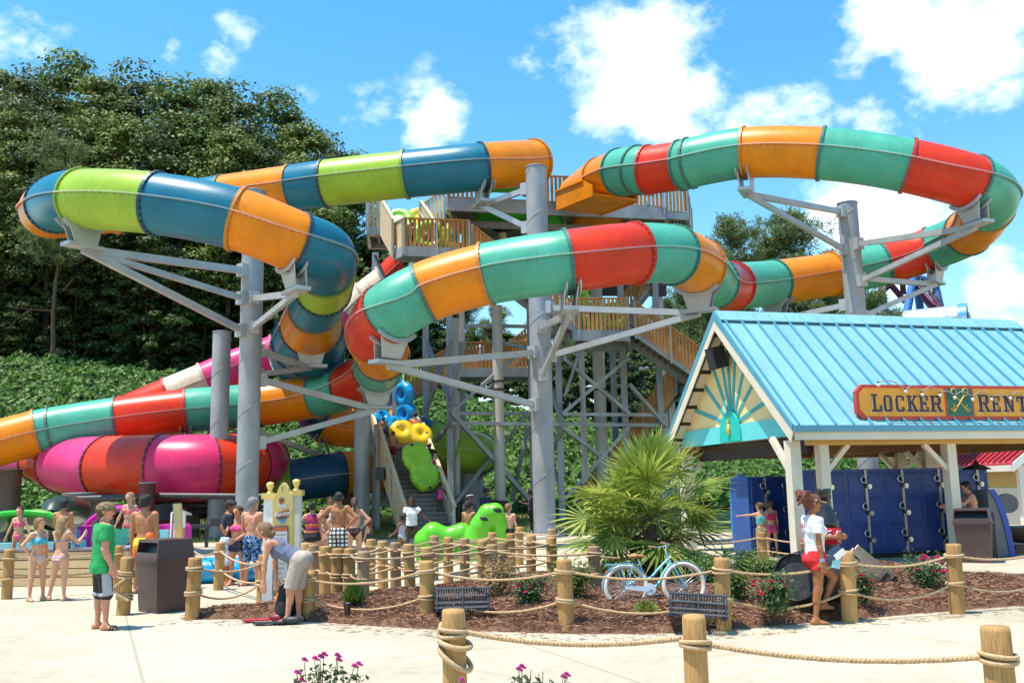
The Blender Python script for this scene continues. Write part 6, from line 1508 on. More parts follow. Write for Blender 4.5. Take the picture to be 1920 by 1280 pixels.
# the big green raft in the queue
dd = 24.6; base_ = gd(865, dd, 0); dr_ = thing('inflatable_raft', 'big lime green raft bent upright like a caterpillar in the queue', 'raft', base_, 'inflatable tube rafts')
def dp(u, v, o=0.0): p = at(u, v, dd + o) - base_; return np.array((p.x, p.y, p.z))
def chain(pts, r): return [cap(pts[i], pts[i + 1], r[i] if isinstance(r, list) else r, r[i + 1] if isinstance(r, list) else r) for i in range(len(pts) - 1)]
pr = chain([dp(803, 1046), dp(800, 1014), dp(812, 1001), dp(838, 1008), dp(866, 1000), dp(876, 1012), dp(872, 1046)], [.32, .33, .31, .27, .28, .28, .30]) + chain([dp(803, 1046), dp(872, 1048)], .22)
pr += chain([dp(889, 1050, -.25), dp(893, 1014, -.25), dp(902, 986, -.25), dp(915, 963, -.25), dp(928, 960, -.25), dp(938, 982, -.25), dp(937, 1050, -.25)], [.33, .32, .29, .26, .24, .20, .20]) + chain([dp(889, 1052, -.25), dp(937, 1054, -.25)], .16)
blob('tube', pr, .028, vinyl(*GRNV), dr_, .04)
mb = MB()
for u, v in ((908, 972), (933, 956)): mb.ball(dp(u, v, -.49), (.12, .06, .06), 10, rot=Matrix.Rotation(R(20), 3, 'Y'))
mb.build('handle', BLACK, dr_, local=True)
# small things people hold
pt = thing('teal_mat', 'translucent teal slide mat in the hand of the girl in coral', 'slide mat', at_d(216, 20.6, .5)); mb = MB(); c_ = at(216, 1010, 20.4)
pl = [c_ + V((.36 * math.cos(a) * (1 + .2 * math.sin(a)), 0, .22 * math.sin(a) + .06 * math.cos(a))) for a in [2 * PI * k / 20 for k in range(20)]]; mb.prism(pl, V((0, .06, 0))); mb.build('mat', M('teal_vinyl', (.01, .40, .28), .25, .1, coat=.3), pt)
mb = MB(); mb.tube([c_ + V((.1, -.03, .2)), c_ + V((.16, -.05, .34)), c_ + V((.24, -.03, .22))], .012, 5); mb.build('handle', BLACK, pt)
a = at(1569, 1040, 11.45); o = thing('folded_papers', 'navy and white folded papers held by the woman in red shorts', 'papers', a)
mb = MB(); mb.box(a + V((0, .02, .03)), (.17, .012, .12), rot=Matrix.Rotation(R(-32), 3, 'Y')); mb.build('cover', M('paper_navy', (.04, .07, .16), .5), o); mb = MB(); mb.box(a + V((.04, -.0, .01)), (.15, .012, .07), rot=Matrix.Rotation(R(-36), 3, 'Y')); mb.build('sheet', WHITE, o); mb = MB(); mb.box(a + V((.0, .03, -.09)), (.10, .01, .14), rot=Matrix.Rotation(R(12), 3, 'Y')); mb.build('ticket', M('paper_blue', (.30, .55, .62), .5), o)
a = at(281, 1013, 17.3); o = thing('orange_armband', 'orange inflatable armband hanging at the side of the tanned young man', 'armband', a); mb = MB(); mb.lathe(a - V((0, 0, .12)), [(.05, 0), (.09, .04), (.08, .10), (.05, .13), (.08, .16), (.09, .22), (.05, .27)], 14); mb.build('cuff', vinyl('orange', (.80, .16, .01)), o)
# ------------------------------------------------------------------ log posts and ropes
def yh(u): return 917.0 - .02 * (u - 960)
def log_post(label, u, vt, vb=None, dia=.19, group='log posts', wraps=(.71, .36), H=.88, weathered=False, d=None):
    if d is None: d = 1.8 * F_PX / (vb - yh(u)) if vb else (1.8 - H) * F_PX / (vt - yh(u))
    base = gd(u, d, 0); h = at(u, vt, d).z
    r_ = thing('log_post', label, 'post', base, group); r = dia / 2; mb = MB(); rg = random.Random(int(u))
    prof = [(r * 1.0, -.05), (r * 1.01, h * .3), (r * .98, h * .7), (r * .97, h - .03), (r * .90, h), (.001, h + .006)]
    n = 18; vs = []; fs = []; lx, ly = rg.uniform(-.03, .03), rg.uniform(-.03, .03)
    for rr, z in prof:
        for j in range(n):
            a = 2 * PI * j / n; q = rr * (1 + .03 * math.sin(3 * a + u)); vs.append(base + V((q * math.cos(a) + lx * z, q * math.sin(a) + ly * z, z)))
    for i in range(len(prof) - 1):
        for j in range(n): fs.append((i * n + j, i * n + (j + 1) % n, (i + 1) * n + (j + 1) % n, (i + 1) * n + j))
    mb.add(vs, fs, 0, True); mb.build('log', POSTW if not weathered else wood('weathered_log', (.17, .10, .05), (.40, .25, .13)), r_)
    for wz in wraps:
        for k in (0, 1):
            w_ = MB(); ph = rg.uniform(0, 6); w_.tube([base + V(((r + .016) * math.cos(a) + lx * wz, (r + .016) * math.sin(a) + ly * wz, wz * h / .88 + k * .034 + .012 * math.sin(a + ph))) for a in [2 * PI * q / 16 for q in range(16)]], .017, 6, close=True); w_.build('rope_wrap', ROPE, r_)
            if d > 16: break
    return dict(base=base, h=h, r=r, d=d)
def rope(label, A, B, fz=.71, sag=.10, group='ropes between the log posts', rad=.018):
    za, zb = fz * A['h'] / .88 + .017, fz * B['h'] / .88 + .017
    dv = (B['base'] - A['base']); dv.z = 0; hz = dv.normalized()
    a = A['base'] + hz * (A['r'] + .012) + V((0, 0, za)); b = B['base'] - hz * (B['r'] + .012) + V((0, 0, zb)); L = (b - a).length
    strands = 3 if A['d'] < 17 else 0; k = max(6, int(L / .022)) if strands else max(10, int(L / .12)); mb = MB()
    cp = []
    for i in range(k + 1):
        t = i / k; p = a.lerp(b, t); p.z -= sag * L * 4 * t * (1 - t) * .62; cp.append(p)
    if strands:
        s_ = hz.cross(V((0, 0, 1))); n_ = V((0, 0, 1))
        for q in range(3):
            mb.tube([p + s_ * math.cos(i * .022 / .085 * 2 * PI / 1.0 + q * 2.094) * rad * .52 + n_ * math.sin(i * .022 / .085 * 2 * PI + q * 2.094) * rad * .52 for i, p in enumerate(cp)], rad * .60, 5)
    else: mb.tube(cp, rad, 6)
    o = mb.build('rope', ROPE); tag(o, label, 'rope', group); return o
ORD = ['first', 'second', 'third', 'fourth', 'fifth', 'sixth', 'seventh', 'eighth']
# nearest row
near = [log_post('stout pale log post at the near edge, a rope coil slung over its side', 855, 1147, d=7.0, dia=.185, group='log posts of the nearest fence', wraps=(.70,)),
        log_post('stout pale log post at the near edge, right of the coiled one', 1312, 1157, d=6.6, dia=.175, group='log posts of the nearest fence', wraps=(.66,)),
        log_post('stout pale log post in the near right corner of the photo', 1891, 1180, d=6.0, dia=.19, group='log posts of the nearest fence', wraps=(.66,))]
rope('thick twisted rope sagging between the coiled near post and the next one', near[0], near[1], .70, .065, rad=.021); rope('thick twisted rope sagging to the near right corner post', near[1], near[2], .66, .055, rad=.021)
b = near[0]['base']; r_ = near[0]['r']
mb = MB()
for z_, tl, ph in ((.655, .030, 2.6), (.55, .085, 2.7)): mb.tube([b + V(((r_ + .026) * math.cos(a), (r_ + .026) * math.sin(a), z_ + tl * math.cos(a - ph))) for a in [2 * PI * q / 22 for q in range(22)]], .021, 7, close=True)
mb.tube([b + V((-.112, .03, .66)), b + V((-.125, .02, .74)), b + V((-.11, .05, .79)), b + V((-.08, .10, .74))], .020, 7)
o = mb.build('rope_coil', ROPE); tag(o, 'loose coil of thick rope hanging on the near post', 'rope')
# row along the planted bed
ML = [(360, 1046, 1157, 'at the left tip of the mulch bed'), (492, 1040, 1128, 'left of the yellow sign'), (577, 1074, 1158, 'right behind the bending woman'), (803, 1052, 1166, 'left of the black mesh crate, in front of the green raft'), (1063, 1050, 1180, 'left of the bicycle'), (1357, 1047, 1177, 'right of the bicycle'), (1594, 1034, 1162, 'just right of the woman in red shorts'), (1795, 1020, 1146, 'in front of the right litter bin'), (1985, 1008, 1132, 'beyond the right litter bin')]
mid = [log_post('bed fence log post ' + t, u, vt, vb, dia=.205, group='log posts along the mulch bed') for u, vt, vb, t in ML]
nm = ['left tip', 'sign', 'bending woman', 'mesh crate', 'left bicycle', 'right bicycle', 'red shorts woman', 'right bin', 'far right']
for i in range(len(mid) - 1):
    for fz, w in ((.70, 'upper'), (.33, 'lower')): rope('%s bed fence rope from the %s post to the %s post' % (w, nm[i], nm[i + 1]), mid[i], mid[i + 1], fz, .085 if fz > .5 else .13, 'ropes along the mulch bed')
# posts near the left
lw = [log_post('log post in front of the timber wall at the far left edge', 12, 1030, 1120, dia=.19, group='log posts by the timber wall'), log_post('log post in front of the timber wall behind the man in green', 217, 1023, 1108, dia=.18, group='log posts by the timber wall', wraps=(.72, .42)),
      log_post('short log post with knotted rope ends beside the left litter bin', 231, 1045, 1149, dia=.20, group='log posts by the timber wall', wraps=(.62, .58, .28, .24))]
for fz, w in ((.72, 'upper'), (.40, 'lower')): rope('%s rope along the timber wall behind the two girls in bikinis' % w, lw[0], lw[1], fz, .05)
mb = MB(); b = lw[2]['base']
mb.tube([b + V((-.10, -.08, .62)), b + V((-.18, -.10, .50)), b + V((-.21, -.10, .30))], .022, 6); mb.tube([b + V((.05, -.12, .55)), b + V((-.12, -.13, .42)), b + V((-.05, -.13, .32)), b + V((.12, -.12, .22))], .022, 6); o = mb.build('rope_end', ROPE); tag(o, 'knotted loose rope ends hanging on the short post by the left bin', 'rope')
sm = [log_post('small log post between the left bin and the blue raft', 352, 1014, 1066, dia=.18, group='log posts left of the sign', H=.8, d=23), log_post('log post in front of the man in the navy T-shirt', 409, 1017, 1103, dia=.19, group='log posts left of the sign')]
rope('rope from the log post at the navy T-shirt man to the sign post', sm[1], mid[1], .70, .06); rope('lower rope from the log post at the navy T-shirt man to the sign post', sm[1], mid[1], .36, .06); rope('rope crossing the lawn from the small log post to the navy T-shirt man', sm[0], sm[1], .72, .05)
# the queue maze
QR = {'slanting left': [(573, 1018), (590, 1021), (609, 1024), (631, 1028), (654, 1028), (680, 1034)],
      'front middle': [(803, 1026), (921, 1021), (1117, 1024)],
      'centre': [(718, 1014), (742, 1017), (769, 1020)],
      'raft side': [(841, 1007), (872, 1009), (905, 1013), (946, 1016)],
      'back': [(813, 1004), (924, 998), (959, 1000), (996, 1003), (1036, 1007)],
      'far back': [(694, 1011), (974, 988), (1038, 991)]}
qp = {}
for rn, row in QR.items():
    for i, (u, vt) in enumerate(row): qp[(rn, i)] = log_post('%s log post from the left in the %s queue row' % (ORD[i], rn), u, vt, None, dia=.195, group='log posts of the queue', wraps=(.74, .42), weathered=(u in (921, 946, 680, 1038, 1117, 590, 742, 872, 813)))
LK = []
for rn, row in QR.items():
    for i in range(len(row) - 1):
        if rn != 'far back': LK.append(((rn, i), (rn, i + 1)))
LK += [(('slanting left', 5), ('front middle', 0)), (('slanting left', 3), ('centre', 0)), (('slanting left', 4), ('centre', 1)), (('centre', 0), ('back', 0)), (('centre', 1), ('raft side', 0)), (('centre', 2), ('raft side', 1)), (('front middle', 0), ('raft side', 2)), (('raft side', 3), ('back', 4)), (('far back', 1), ('far back', 2)), (('raft side', 0), ('back', 1))]
for A, B in LK:
    for fz, w in ((.745, 'upper'), (.43, 'lower')):
        if A[0] == B[0]: t = '%s rope joining the %s and %s posts of the %s queue row' % (w, ORD[A[1]], ORD[B[1]], A[0])
        else: t = '%s rope from the %s %s queue post to the %s row' % (w, ORD[A[1]], A[0], B[0])
        rope(t, qp[A], qp[B], fz, .045, 'ropes of the queue', .02)
pr_ = log_post('log post beside the two girls at the lockers', 1431, 997, 1056, dia=.2, group='log posts by the lockers', d=21.2); pe_ = log_post('log post hidden in the palm left of the pointing girl', 1278, 1004, None, dia=.2, group='log posts by the lockers', d=20.5); pg_ = log_post('log post behind the woman in red shorts', 1516, 1008, None, dia=.18, group='log posts by the lockers', d=20.3)
for fz, w in ((.70, 'upper'), (.36, 'lower')):
    rope('%s rope from the palm to the post beside the two girls' % w, pe_, pr_, fz, .06); rope('%s rope from the two girls post toward the woman in red shorts' % w, pr_, pg_, fz, .04); rope('%s rope leading from the third front queue post to the palm' % w, qp[('front middle', 2)], pe_, fz, .04)

# ------------------------------------------------------------------ timber wall and slide ends at the left
w0, w1 = gp(-40, 1099), gp(238, 1096)
tw = thing('timber_wall', 'low wall of pale horizontal timbers with a dark capping behind the girls in bikinis', 'wall', (w0 + w1) / 2)
dv = (w1 - w0).normalized(); nv = V((-dv.y, dv.x, 0))
for k in range(4):
    mb = MB(); z = .09 + k * .175; mb.beam(w0 + V((0, 0, z)) + nv * .02 * k, w1 + V((0, 0, z)) + nv * .02 * k, .16, .155); mb.build('timber', wood('wall_timber', (.42, .27, .13), (.68, .48, .26), ax=0), tw)
mb = MB(); mb.beam(w0 + V((0, 0, .36)) + nv * .2, w1 + V((0, 0, .36)) + nv * .2, .05, .70); mb.build('gap_shade_sheet', M('gap_shade', (.05, .035, .025), .9), tw)  # dark sheet added behind the timbers, standing in for shade in the gaps
mb = MB(); mb.beam(w0 + V((0, 0, .735)) + nv * .15, w1 + V((0, 0, .735)) + nv * .15, .42, .05); mb.build('capping', M('capping', (.20, .17, .18), .7, .2), tw)
# green flared slide mouth
gs = thing('slide_end', 'wide green flared slide mouth with a lime tube opening at the far left', 'slide end', gd(60, 23, 0))
def plane_pts(pts, d): return [at(u, v, d) for u, v in pts]
mb = MB(); out = [(-60, 1060), (-60, 985), (-30, 970), (10, 962), (55, 960), (92, 963), (120, 975), (128, 1010), (128, 1060)]; inn = [(-30, 1060), (-25, 1012), (-5, 1000), (25, 988), (58, 982), (85, 982), (104, 992), (110, 1020), (110, 1060)]
o1, i1 = plane_pts(out, 23.0), plane_pts(inn, 24.6); o2 = plane_pts(out, 22.8)
vs = o1 + i1; k = len(out); mb.add(vs, [(i, i + 1, k + i + 1, k + i) for i in range(k - 1)], 0, True)
mb.tube(o1, .07, 8); mb.build('flare', fibreglass('green', SC['green']), gs)
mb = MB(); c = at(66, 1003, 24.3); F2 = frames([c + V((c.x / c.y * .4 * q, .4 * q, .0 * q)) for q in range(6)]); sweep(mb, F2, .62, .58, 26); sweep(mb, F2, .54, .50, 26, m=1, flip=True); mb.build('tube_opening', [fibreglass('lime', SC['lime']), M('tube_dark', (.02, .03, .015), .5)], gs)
mb = MB(); fl = ring(F2[0], .66, .62, 26); mb.tube(fl, .05, 6, close=True); mb.build('rim', fibreglass('lime', SC['lime']), gs)
mb = MB(); mb.box(at(40, 1048, 23.5), (3.4, 2.2, .9)); mb.build('run_out', M('run_out_blue', (.20, .45, .50), .4), gs)
# pink slide mouth
ps = thing('slide_end', 'magenta pink slide mouth with two upright side walls behind the man in green', 'slide end', gd(225, 23, 0))
c = at(226, 1004, 24.5); F3 = frames([c + V((c.x / c.y * .3 * q, .3 * q, .03 * q)) for q in range(8)]); mb = MB(); sweep(mb, F3, [.95 - .03 * q for q in range(8)], [.72 - .02 * q for q in range(8)], 26, a0=R(-30), a1=R(210), close=False); sweep(mb, F3, [.86 - .03 * q for q in range(8)], [.64 - .02 * q for q in range(8)], 26, m=1, a0=R(-30), a1=R(210), close=False, flip=True)
mb.tube(ring(F3[0], .93, .70, 24, R(-30), R(210), False), .07, 8); mb.build('hood', [fibreglass('violet', SC['violet']), M('slide_purple', (.22, .03, .16), .35)], ps)
for sg, u0, u1 in ((-1, 142, 168), (1, 284, 311)):
    mb = MB(); q = [(u0, 1035), (u0, 992), (u0 + 6, 986), (u1, 986), (u1, 1035)] if sg < 0 else [(u0, 1035), (u0, 984), (u1 - 6, 984), (u1, 992), (u1, 1035)]
    mb.prism(plane_pts(q, 23.4), V((.1 * sg, 1.6, 0))); mb.build('side_wall', fibreglass('violet', SC['violet']), ps)
for u, nm_, col_ in ((138, 'pad', (.13, .16, .30)), (308, 'pad', (.25, .62, .68))):
    mb = MB(); mb.box(at(u, 1013, 22.9), (.22, .2, .52)); o = mb.build(nm_, M('pad_%d' % u, col_, .5, .1), ps); o['label'] = 'foam pad on the side wall'
mb = MB(); mb.box(at(226, 1042, 24), (2.4, 2.6, .5)); mb.build('run_out', M('run_out_blue', (.20, .45, .50), .4), ps)
# small dark tunnel behind
tn = thing('tunnel_slide', 'dark green tube slide end curving behind the green slide mouth', 'slide end', gd(95, 27, 0)); c = [at(96, 975, 29), at(104, 958, 29.4), at(122, 952, 30), at(145, 958, 31.5)]
mb = MB(); sweep(mb, frames([q for s_ in spline(c, 6) for q in s_]), .42, .42, 24); mb.build('tube', M('dark_green_tube', (.02, .035, .02), .35, .2, coat=.3), tn)
# gate post with yellow board and rails
gt = thing('gate_post', 'pale yellow board on a timber post with steel handrails behind the left bin', 'post', gd(331, 18.5, 0))
mb = MB(); a = gd(333, 18.5, 0); mb.box(a + V((0, 0, .62)), (.15, .15, 1.24)); mb.build('post', wood('gate_wood', (.50, .30, .11), (.72, .48, .22)), gt)
mb = MB(); z0, z1 = at(331, 993, 18.4).z, at(331, 943, 18.4).z; mb.prism([at(326, 993, 18.4), at(339, 991, 18.4), at(337, 943, 18.4), at(324, 944, 18.4)], V((.01, .09, 0))); mb.build('board', M('pale_yellow_board', (.72, .60, .30), .5, .06), gt)
mb = MB(); mb.box(at(343, 974, 18.6), (.10, .06, .30)); mb.build('small_sign', WHITE, gt)
for u in (317, 323):
    mb = MB(); a = gd(u, 18.8, 0); zt = at(u, 957, 18.8).z; mb.tube([a, V((a.x, a.y, zt - .05)), V((a.x + .02, a.y + .3, zt)), V((a.x + .02, a.y + .9, zt - .1))], .022, 8); mb.build('handrail', STEEL_L, gt)
# dark bench rail and lawn fence behind
bn = thing('pipe_bench', 'low dark bench rail on the lawn beside the thin dark column', 'bench', gd(365, 33, 0))
mb = MB(); mb.beam(at(338, 986, 33), at(392, 986, 33), .3, .12); mb.build('seat', DKP, bn)
for u in (342, 388): mb = MB(); a = at(u, 989, 33); mb.beam(a, V((a.x, a.y, 0)), .1); mb.build('leg', DKP, bn)

# ------------------------------------------------------------------ yellow welcome sign
SGD = 14.6
def sp_(u, v, o=0): return at(u, v, SGD + o)
sb0 = gd(500, SGD, 0); WS = thing('ride_sign', 'yellow scalloped ride sign lettered Bonzai between two white posts with ball finials', 'sign', sb0)
YW = M('sign_yellow', (.78, .60, .22), .45, .05); YC = M('cap_yellow', (.76, .54, .16), .45, .05)
for u, vt, w in ((502, 935, .105), (552, 929, .105)):
    a = gd(u, SGD + (.0 if u < 520 else .25), .0); d_ = SGD + (.0 if u < 520 else .25); zt = at(u, vt, d_).z
    mb = MB(); mb.box(a + V((0, 0, zt / 2)), (w * 1.5, w * 1.5, zt)); mb.build('post', WHITE, WS)
    mb = MB(); mb.box(a + V((0, 0, zt + .045)), (w * 2.1, w * 2.1, .09)); mb.lathe(a + V((0, 0, zt + .09)), [(.055, 0), (.035, .03), (.03, .05), (.052, .09), (.062, .125), (.052, .165), (.0, .18)], 16); mb.build('finial', YC, WS)
    mb = MB(); mb.box(a + V((0, 0, .05)), (w * 2.6, w * 2.6, .10)); mb.build('foot', YC, WS)
bd = SGD + .12; edge = [(511, 1112), (511, 940), (514, 930), (519, 924), (521, 917), (526, 908), (530, 904), (535, 906), (540, 914), (542, 921), (547, 926), (549, 934), (549, 1112), (545, 1118), (538, 1116), (530, 1120), (522, 1116), (515, 1118)]
mb = MB(); mb.prism([at(u, v, bd) for u, v in edge], V((.01, .06, 0))); mb.build('board', YW, WS)
bq = bd - .02; ux_ = (at(540, 980, bq) - at(520, 980, bq)).normalized(); uz_ = V((0, 0, 1))
LM = lambda n, c: M('logo_' + n, c, .5, .04)
def patch(nm_, pts, m_, dd_=0.0): mb = MB(); mb.prism([at(u, v, bq - dd_) for u, v in pts], V((0, .008, 0))); return mb.build(nm_, m_, WS)
patch('logo_swoosh', [(516, 967), (519, 961), (541, 954), (542, 958), (541, 967), (537, 972), (519, 972), (516, 969)], LM('orange', (.55, .14, .03)), 0)
patch('logo_wave', [(519, 972), (525, 975), (533, 971), (536, 972), (534, 977), (530, 982), (526, 978), (521, 976)], LM('blue', (.05, .32, .62)), .004)
patch('logo_wave', [(518, 970), (528, 969), (537, 967), (535, 971), (525, 973)], LM('teal', (.02, .12, .14)), .009)
patch('logo_bird', [(523, 935), (528, 932), (532, 935), (533, 940), (529, 944), (526, 948), (524, 943)], LM('brown', (.30, .09, .05)), 0)
patch('logo_drop', [(528, 913), (529, 911), (530, 913), (529.6, 923), (528.6, 923)], LM('bronze', (.45, .25, .06)), 0)
def font_mesh(txt, size, shear=0.0):
    cu = bpy.data.curves.new('lettering', 'FONT'); cu.body = txt; cu.size = size; cu.shear = shear; cu.extrude = .004; cu.offset = size * .018; cu.resolution_u = 3; cu.align_x = 'CENTER'
    ob = bpy.data.objects.new('lettering', cu); COL.objects.link(ob); dg = bpy.context.evaluated_depsgraph_get(); me = bpy.data.meshes.new_from_object(ob.evaluated_get(dg)); vs = [tuple(v.co) for v in me.vertices]; fs = [tuple(p.vertices) for p in me.polygons]; bpy.data.objects.remove(ob); bpy.data.curves.remove(cu); bpy.data.meshes.remove(me); return vs, fs
def put_text(nm_, txt, size, org, ux2, uz2, m_, parent, shear=0.0):
    vs, fs = font_mesh(txt, size, shear); n_ = ux2.cross(uz2); mb = MB(); mb.add([org + ux2 * x + uz2 * y + n_ * z for x, y, z in vs], fs); return mb.build(nm_, m_, parent)
ut = (ux_ + uz_ * .16).normalized()
put_text('logo_text', 'Bonzai', .098, at(529, 966, bq - .02), ut, uz_, LM('white', (.80, .80, .78)), WS, .15)
for st in ([(523, 953), (525, 945), (527, 952)], [(528, 952), (529, 944)], [(531, 952), (532, 946), (534, 951)], [(535, 951), (536, 947)]):
    mb = MB(); mb.tube([at(u, v, bq - .015) for u, v in st], .009, 5); mb.build('logo_stroke', LM('pale_blue', (.50, .62, .78)), WS)
patch('panel_border', [(512, 1012), (512, 989), (514, 986), (538, 985), (540, 988), (541, 1098), (539, 1101), (513, 1101)], M('panel_grey', (.16, .16, .20), .5), .012)
patch('panel', [(513.5, 1098), (513.5, 996), (538.5, 995), (539, 1098)], WHITE, .02)
patch('panel_header', [(513.5, 996), (513.5, 990), (515, 988), (537, 987), (538.5, 989), (538.5, 995)], LM('orange2', (.62, .16, .05)), .022)
for k in range(9): patch('panel_line', [(516, 1003 + k * 9), (516, 1001.6 + k * 9), (536 - 4 * (k % 3), 1001 + k * 9), (536 - 4 * (k % 3), 1002.4 + k * 9)], M('panel_ink', (.35, .33, .33), .6), .03)
patch('panel_footer', [(513.5, 1100), (513.5, 1097.5), (539, 1097), (539, 1100)], LM('green', (.08, .35, .08)), .024)

# ------------------------------------------------------------------ things at the feet of the bending woman
BKP = gp(536, 1163)
bp_ = thing('backpack', 'black backpack slumped beside the bending woman', 'backpack', BKP)
pr = [cap((0, 0, .18), (.02, 0, .42), .14, .11, (1, 0, 0), 1.15), cap((0, -.12, .12), (0, -.12, .24), .075, .07, (1, 0, 0), 1.3)]
blob('bag', pr, .012, M('bag_fabric', (.014, .013, .016), .75, .2, 8, .4, 60), bp_, .03, [((0, 0, .02), np.array((0, 0, -1.)))])
mb = MB()
for sg in (-1, 1): mb.tube([V((sg * .06, .11, .46)), V((sg * .08, .19, .36)), V((sg * .08, .17, .16)), V((sg * .07, .10, .08))], .016, 6)
mb.tube([V((-.03, .05, .53)), V((0, .06, .575)), V((.03, .05, .53))], .012, 5); mb.build('strap', BLACK, bp_, local=True)
a = gp(523, 1152); o = thing('water_bottle', 'orange bottle with a white band beside the black backpack', 'bottle', a); mb = MB(); mb.lathe(a, [(.05, 0), (.055, .02), (.055, .26), (.045, .30), (.03, .33)], 16); mb.build('body', vinyl('orange', (.80, .16, .01)), o); mb = MB(); mb.lathe(a, [(.057, .05), (.058, .06), (.058, .14), (.057, .15)], 16); mb.build('band', WHITE, o); mb = MB(); mb.lathe(a, [(.032, .33), (.032, .37), (.01, .375)], 12); mb.build('cap', BLACK, o)
for lb, u, v, col_, L_ in (('red swim fin lying flat left of the backpack', 496, 1166, (.45, .02, .05), .5), ('dark grey swim fin lying flat under the bending woman', 521, 1171, (.03, .035, .045), .55)):
    a = gp(u, v); o = thing('swim_fin', lb, 'swim fin', a); m_ = M('fin_%d' % u, col_, .5, .1)
    mb = MB(); mb.prism([a + V((-L_ * .6, -.08, .02)), a + V((-L_ * .6, .10, .02)), a + V((.10, .07, .03)), a + V((.10, -.06, .03))], V((0, 0, .02))); mb.build('blade', m_, o)
    mb = MB(); mb.ball(a + V((.20, 0, .06)), (.15, .06, .055), 12); mb.build('foot_pocket', M('fin_pocket_%d' % u, tuple(x * .5 for x in col_), .5), o)
cu_ = gp(651, 1150, .12); o = thing('spotlight', 'small dark cup shaped garden light standing in the mulch left of the mesh crate', 'garden light', cu_); mb = MB(); mb.lathe(cu_, [(.03, -.03), (.04, .0), (.055, .13), (.055, .15), (.045, .15), (.04, .09)], 14); mb.build('cup', M('dark_cup', (.03, .008, .012), .3), o)

# ------------------------------------------------------------------ mesh crates, bicycle, barrel, pallet
MESHW = M('dark_wire', (.028, .030, .040), .5, .2, metal=.2); LTH = M('grey_lath', (.11, .115, .135), .8, .25, 6)
def mesh_crate(label, u, v, L, D, H, yaw, tilt=0):
    base = gp(u, v, .18); r_ = thing('mesh_crate', label, 'crate', base, 'black wire mesh crates', rz=yaw)
    # a lobster trap: arched ends, laths and wire mesh between
    for x in (-L / 2, 0, L / 2):
        mb = MB(); mb.tube([V((x, -D / 2, 0)), V((x, -D / 2, H * .62)), V((x, -D * .32, H * .96)), V((x, D * .32, H * .96)), V((x, D / 2, H * .62)), V((x, D / 2, 0))], .020, 6); mb.beam(V((x, -D / 2, .02)), V((x, D / 2, .02)), .045); mb.build('hoop', MESHW, r_, local=True)
    for y, z in ((-D / 2, .04), (-D / 2, H * .33), (-D / 2, H * .62), (-D * .32, H * .97), (0, H * .98), (D * .32, H * .97), (D / 2, H * .62), (D / 2, .04)):
        mb = MB(); mb.box((0, y, z), (L + .06, .03, .02)); mb.build('lath', LTH, r_, local=True)
    mb = MB()
    k = int(L / .034)
    prof = [(-D / 2, .0), (-D / 2, H * .62), (-D * .32, H * .95), (D * .32, H * .95), (D / 2, H * .62), (D / 2, .0)]
    for i in range(k + 1):
        x = -L / 2 + L * i / k
        for (y0, z0), (y1, z1) in zip(prof, prof[1:]): mb.beam((x, y0, z0), (x, y1, z1), .010)
    for (y0, z0), (y1, z1) in zip(prof, prof[1:]):
        m_ = max(2, int(math.hypot(y1 - y0, z1 - z0) / .05))
        for j in range(m_): t = j / m_; mb.beam((-L / 2, y0 + (y1 - y0) * t, z0 + (z1 - z0) * t), (L / 2, y0 + (y1 - y0) * t, z0 + (z1 - z0) * t), .010)
    for x in (-L / 2, L / 2):
        for j in range(1, 9): z = H * .95 * j / 9; w_ = D / 2 if z < H * .62 else D / 2 - (z - H * .62) / (H * .34) * D * .18; mb.beam((x, -w_, z), (x, w_, z), .007)
        for j in range(-4, 5): mb.beam((x, D * j / 10, 0), (x, D * j / 10, H * .9), .007)
    mb.build('wire_mesh', MESHW, r_, local=True)
    return r_
mesh_crate('black wire mesh crate beside the pink roses, behind the left bed post', 868, 1147, .68, .38, .31, R(4)).rotation_euler = (R(-14), 0, R(4))
mesh_crate('black wire mesh crate leaning by the front wheel of the bicycle', 1308, 1158, .66, .38, .29, R(-8)).rotation_euler = (R(-10), R(4), R(-8))
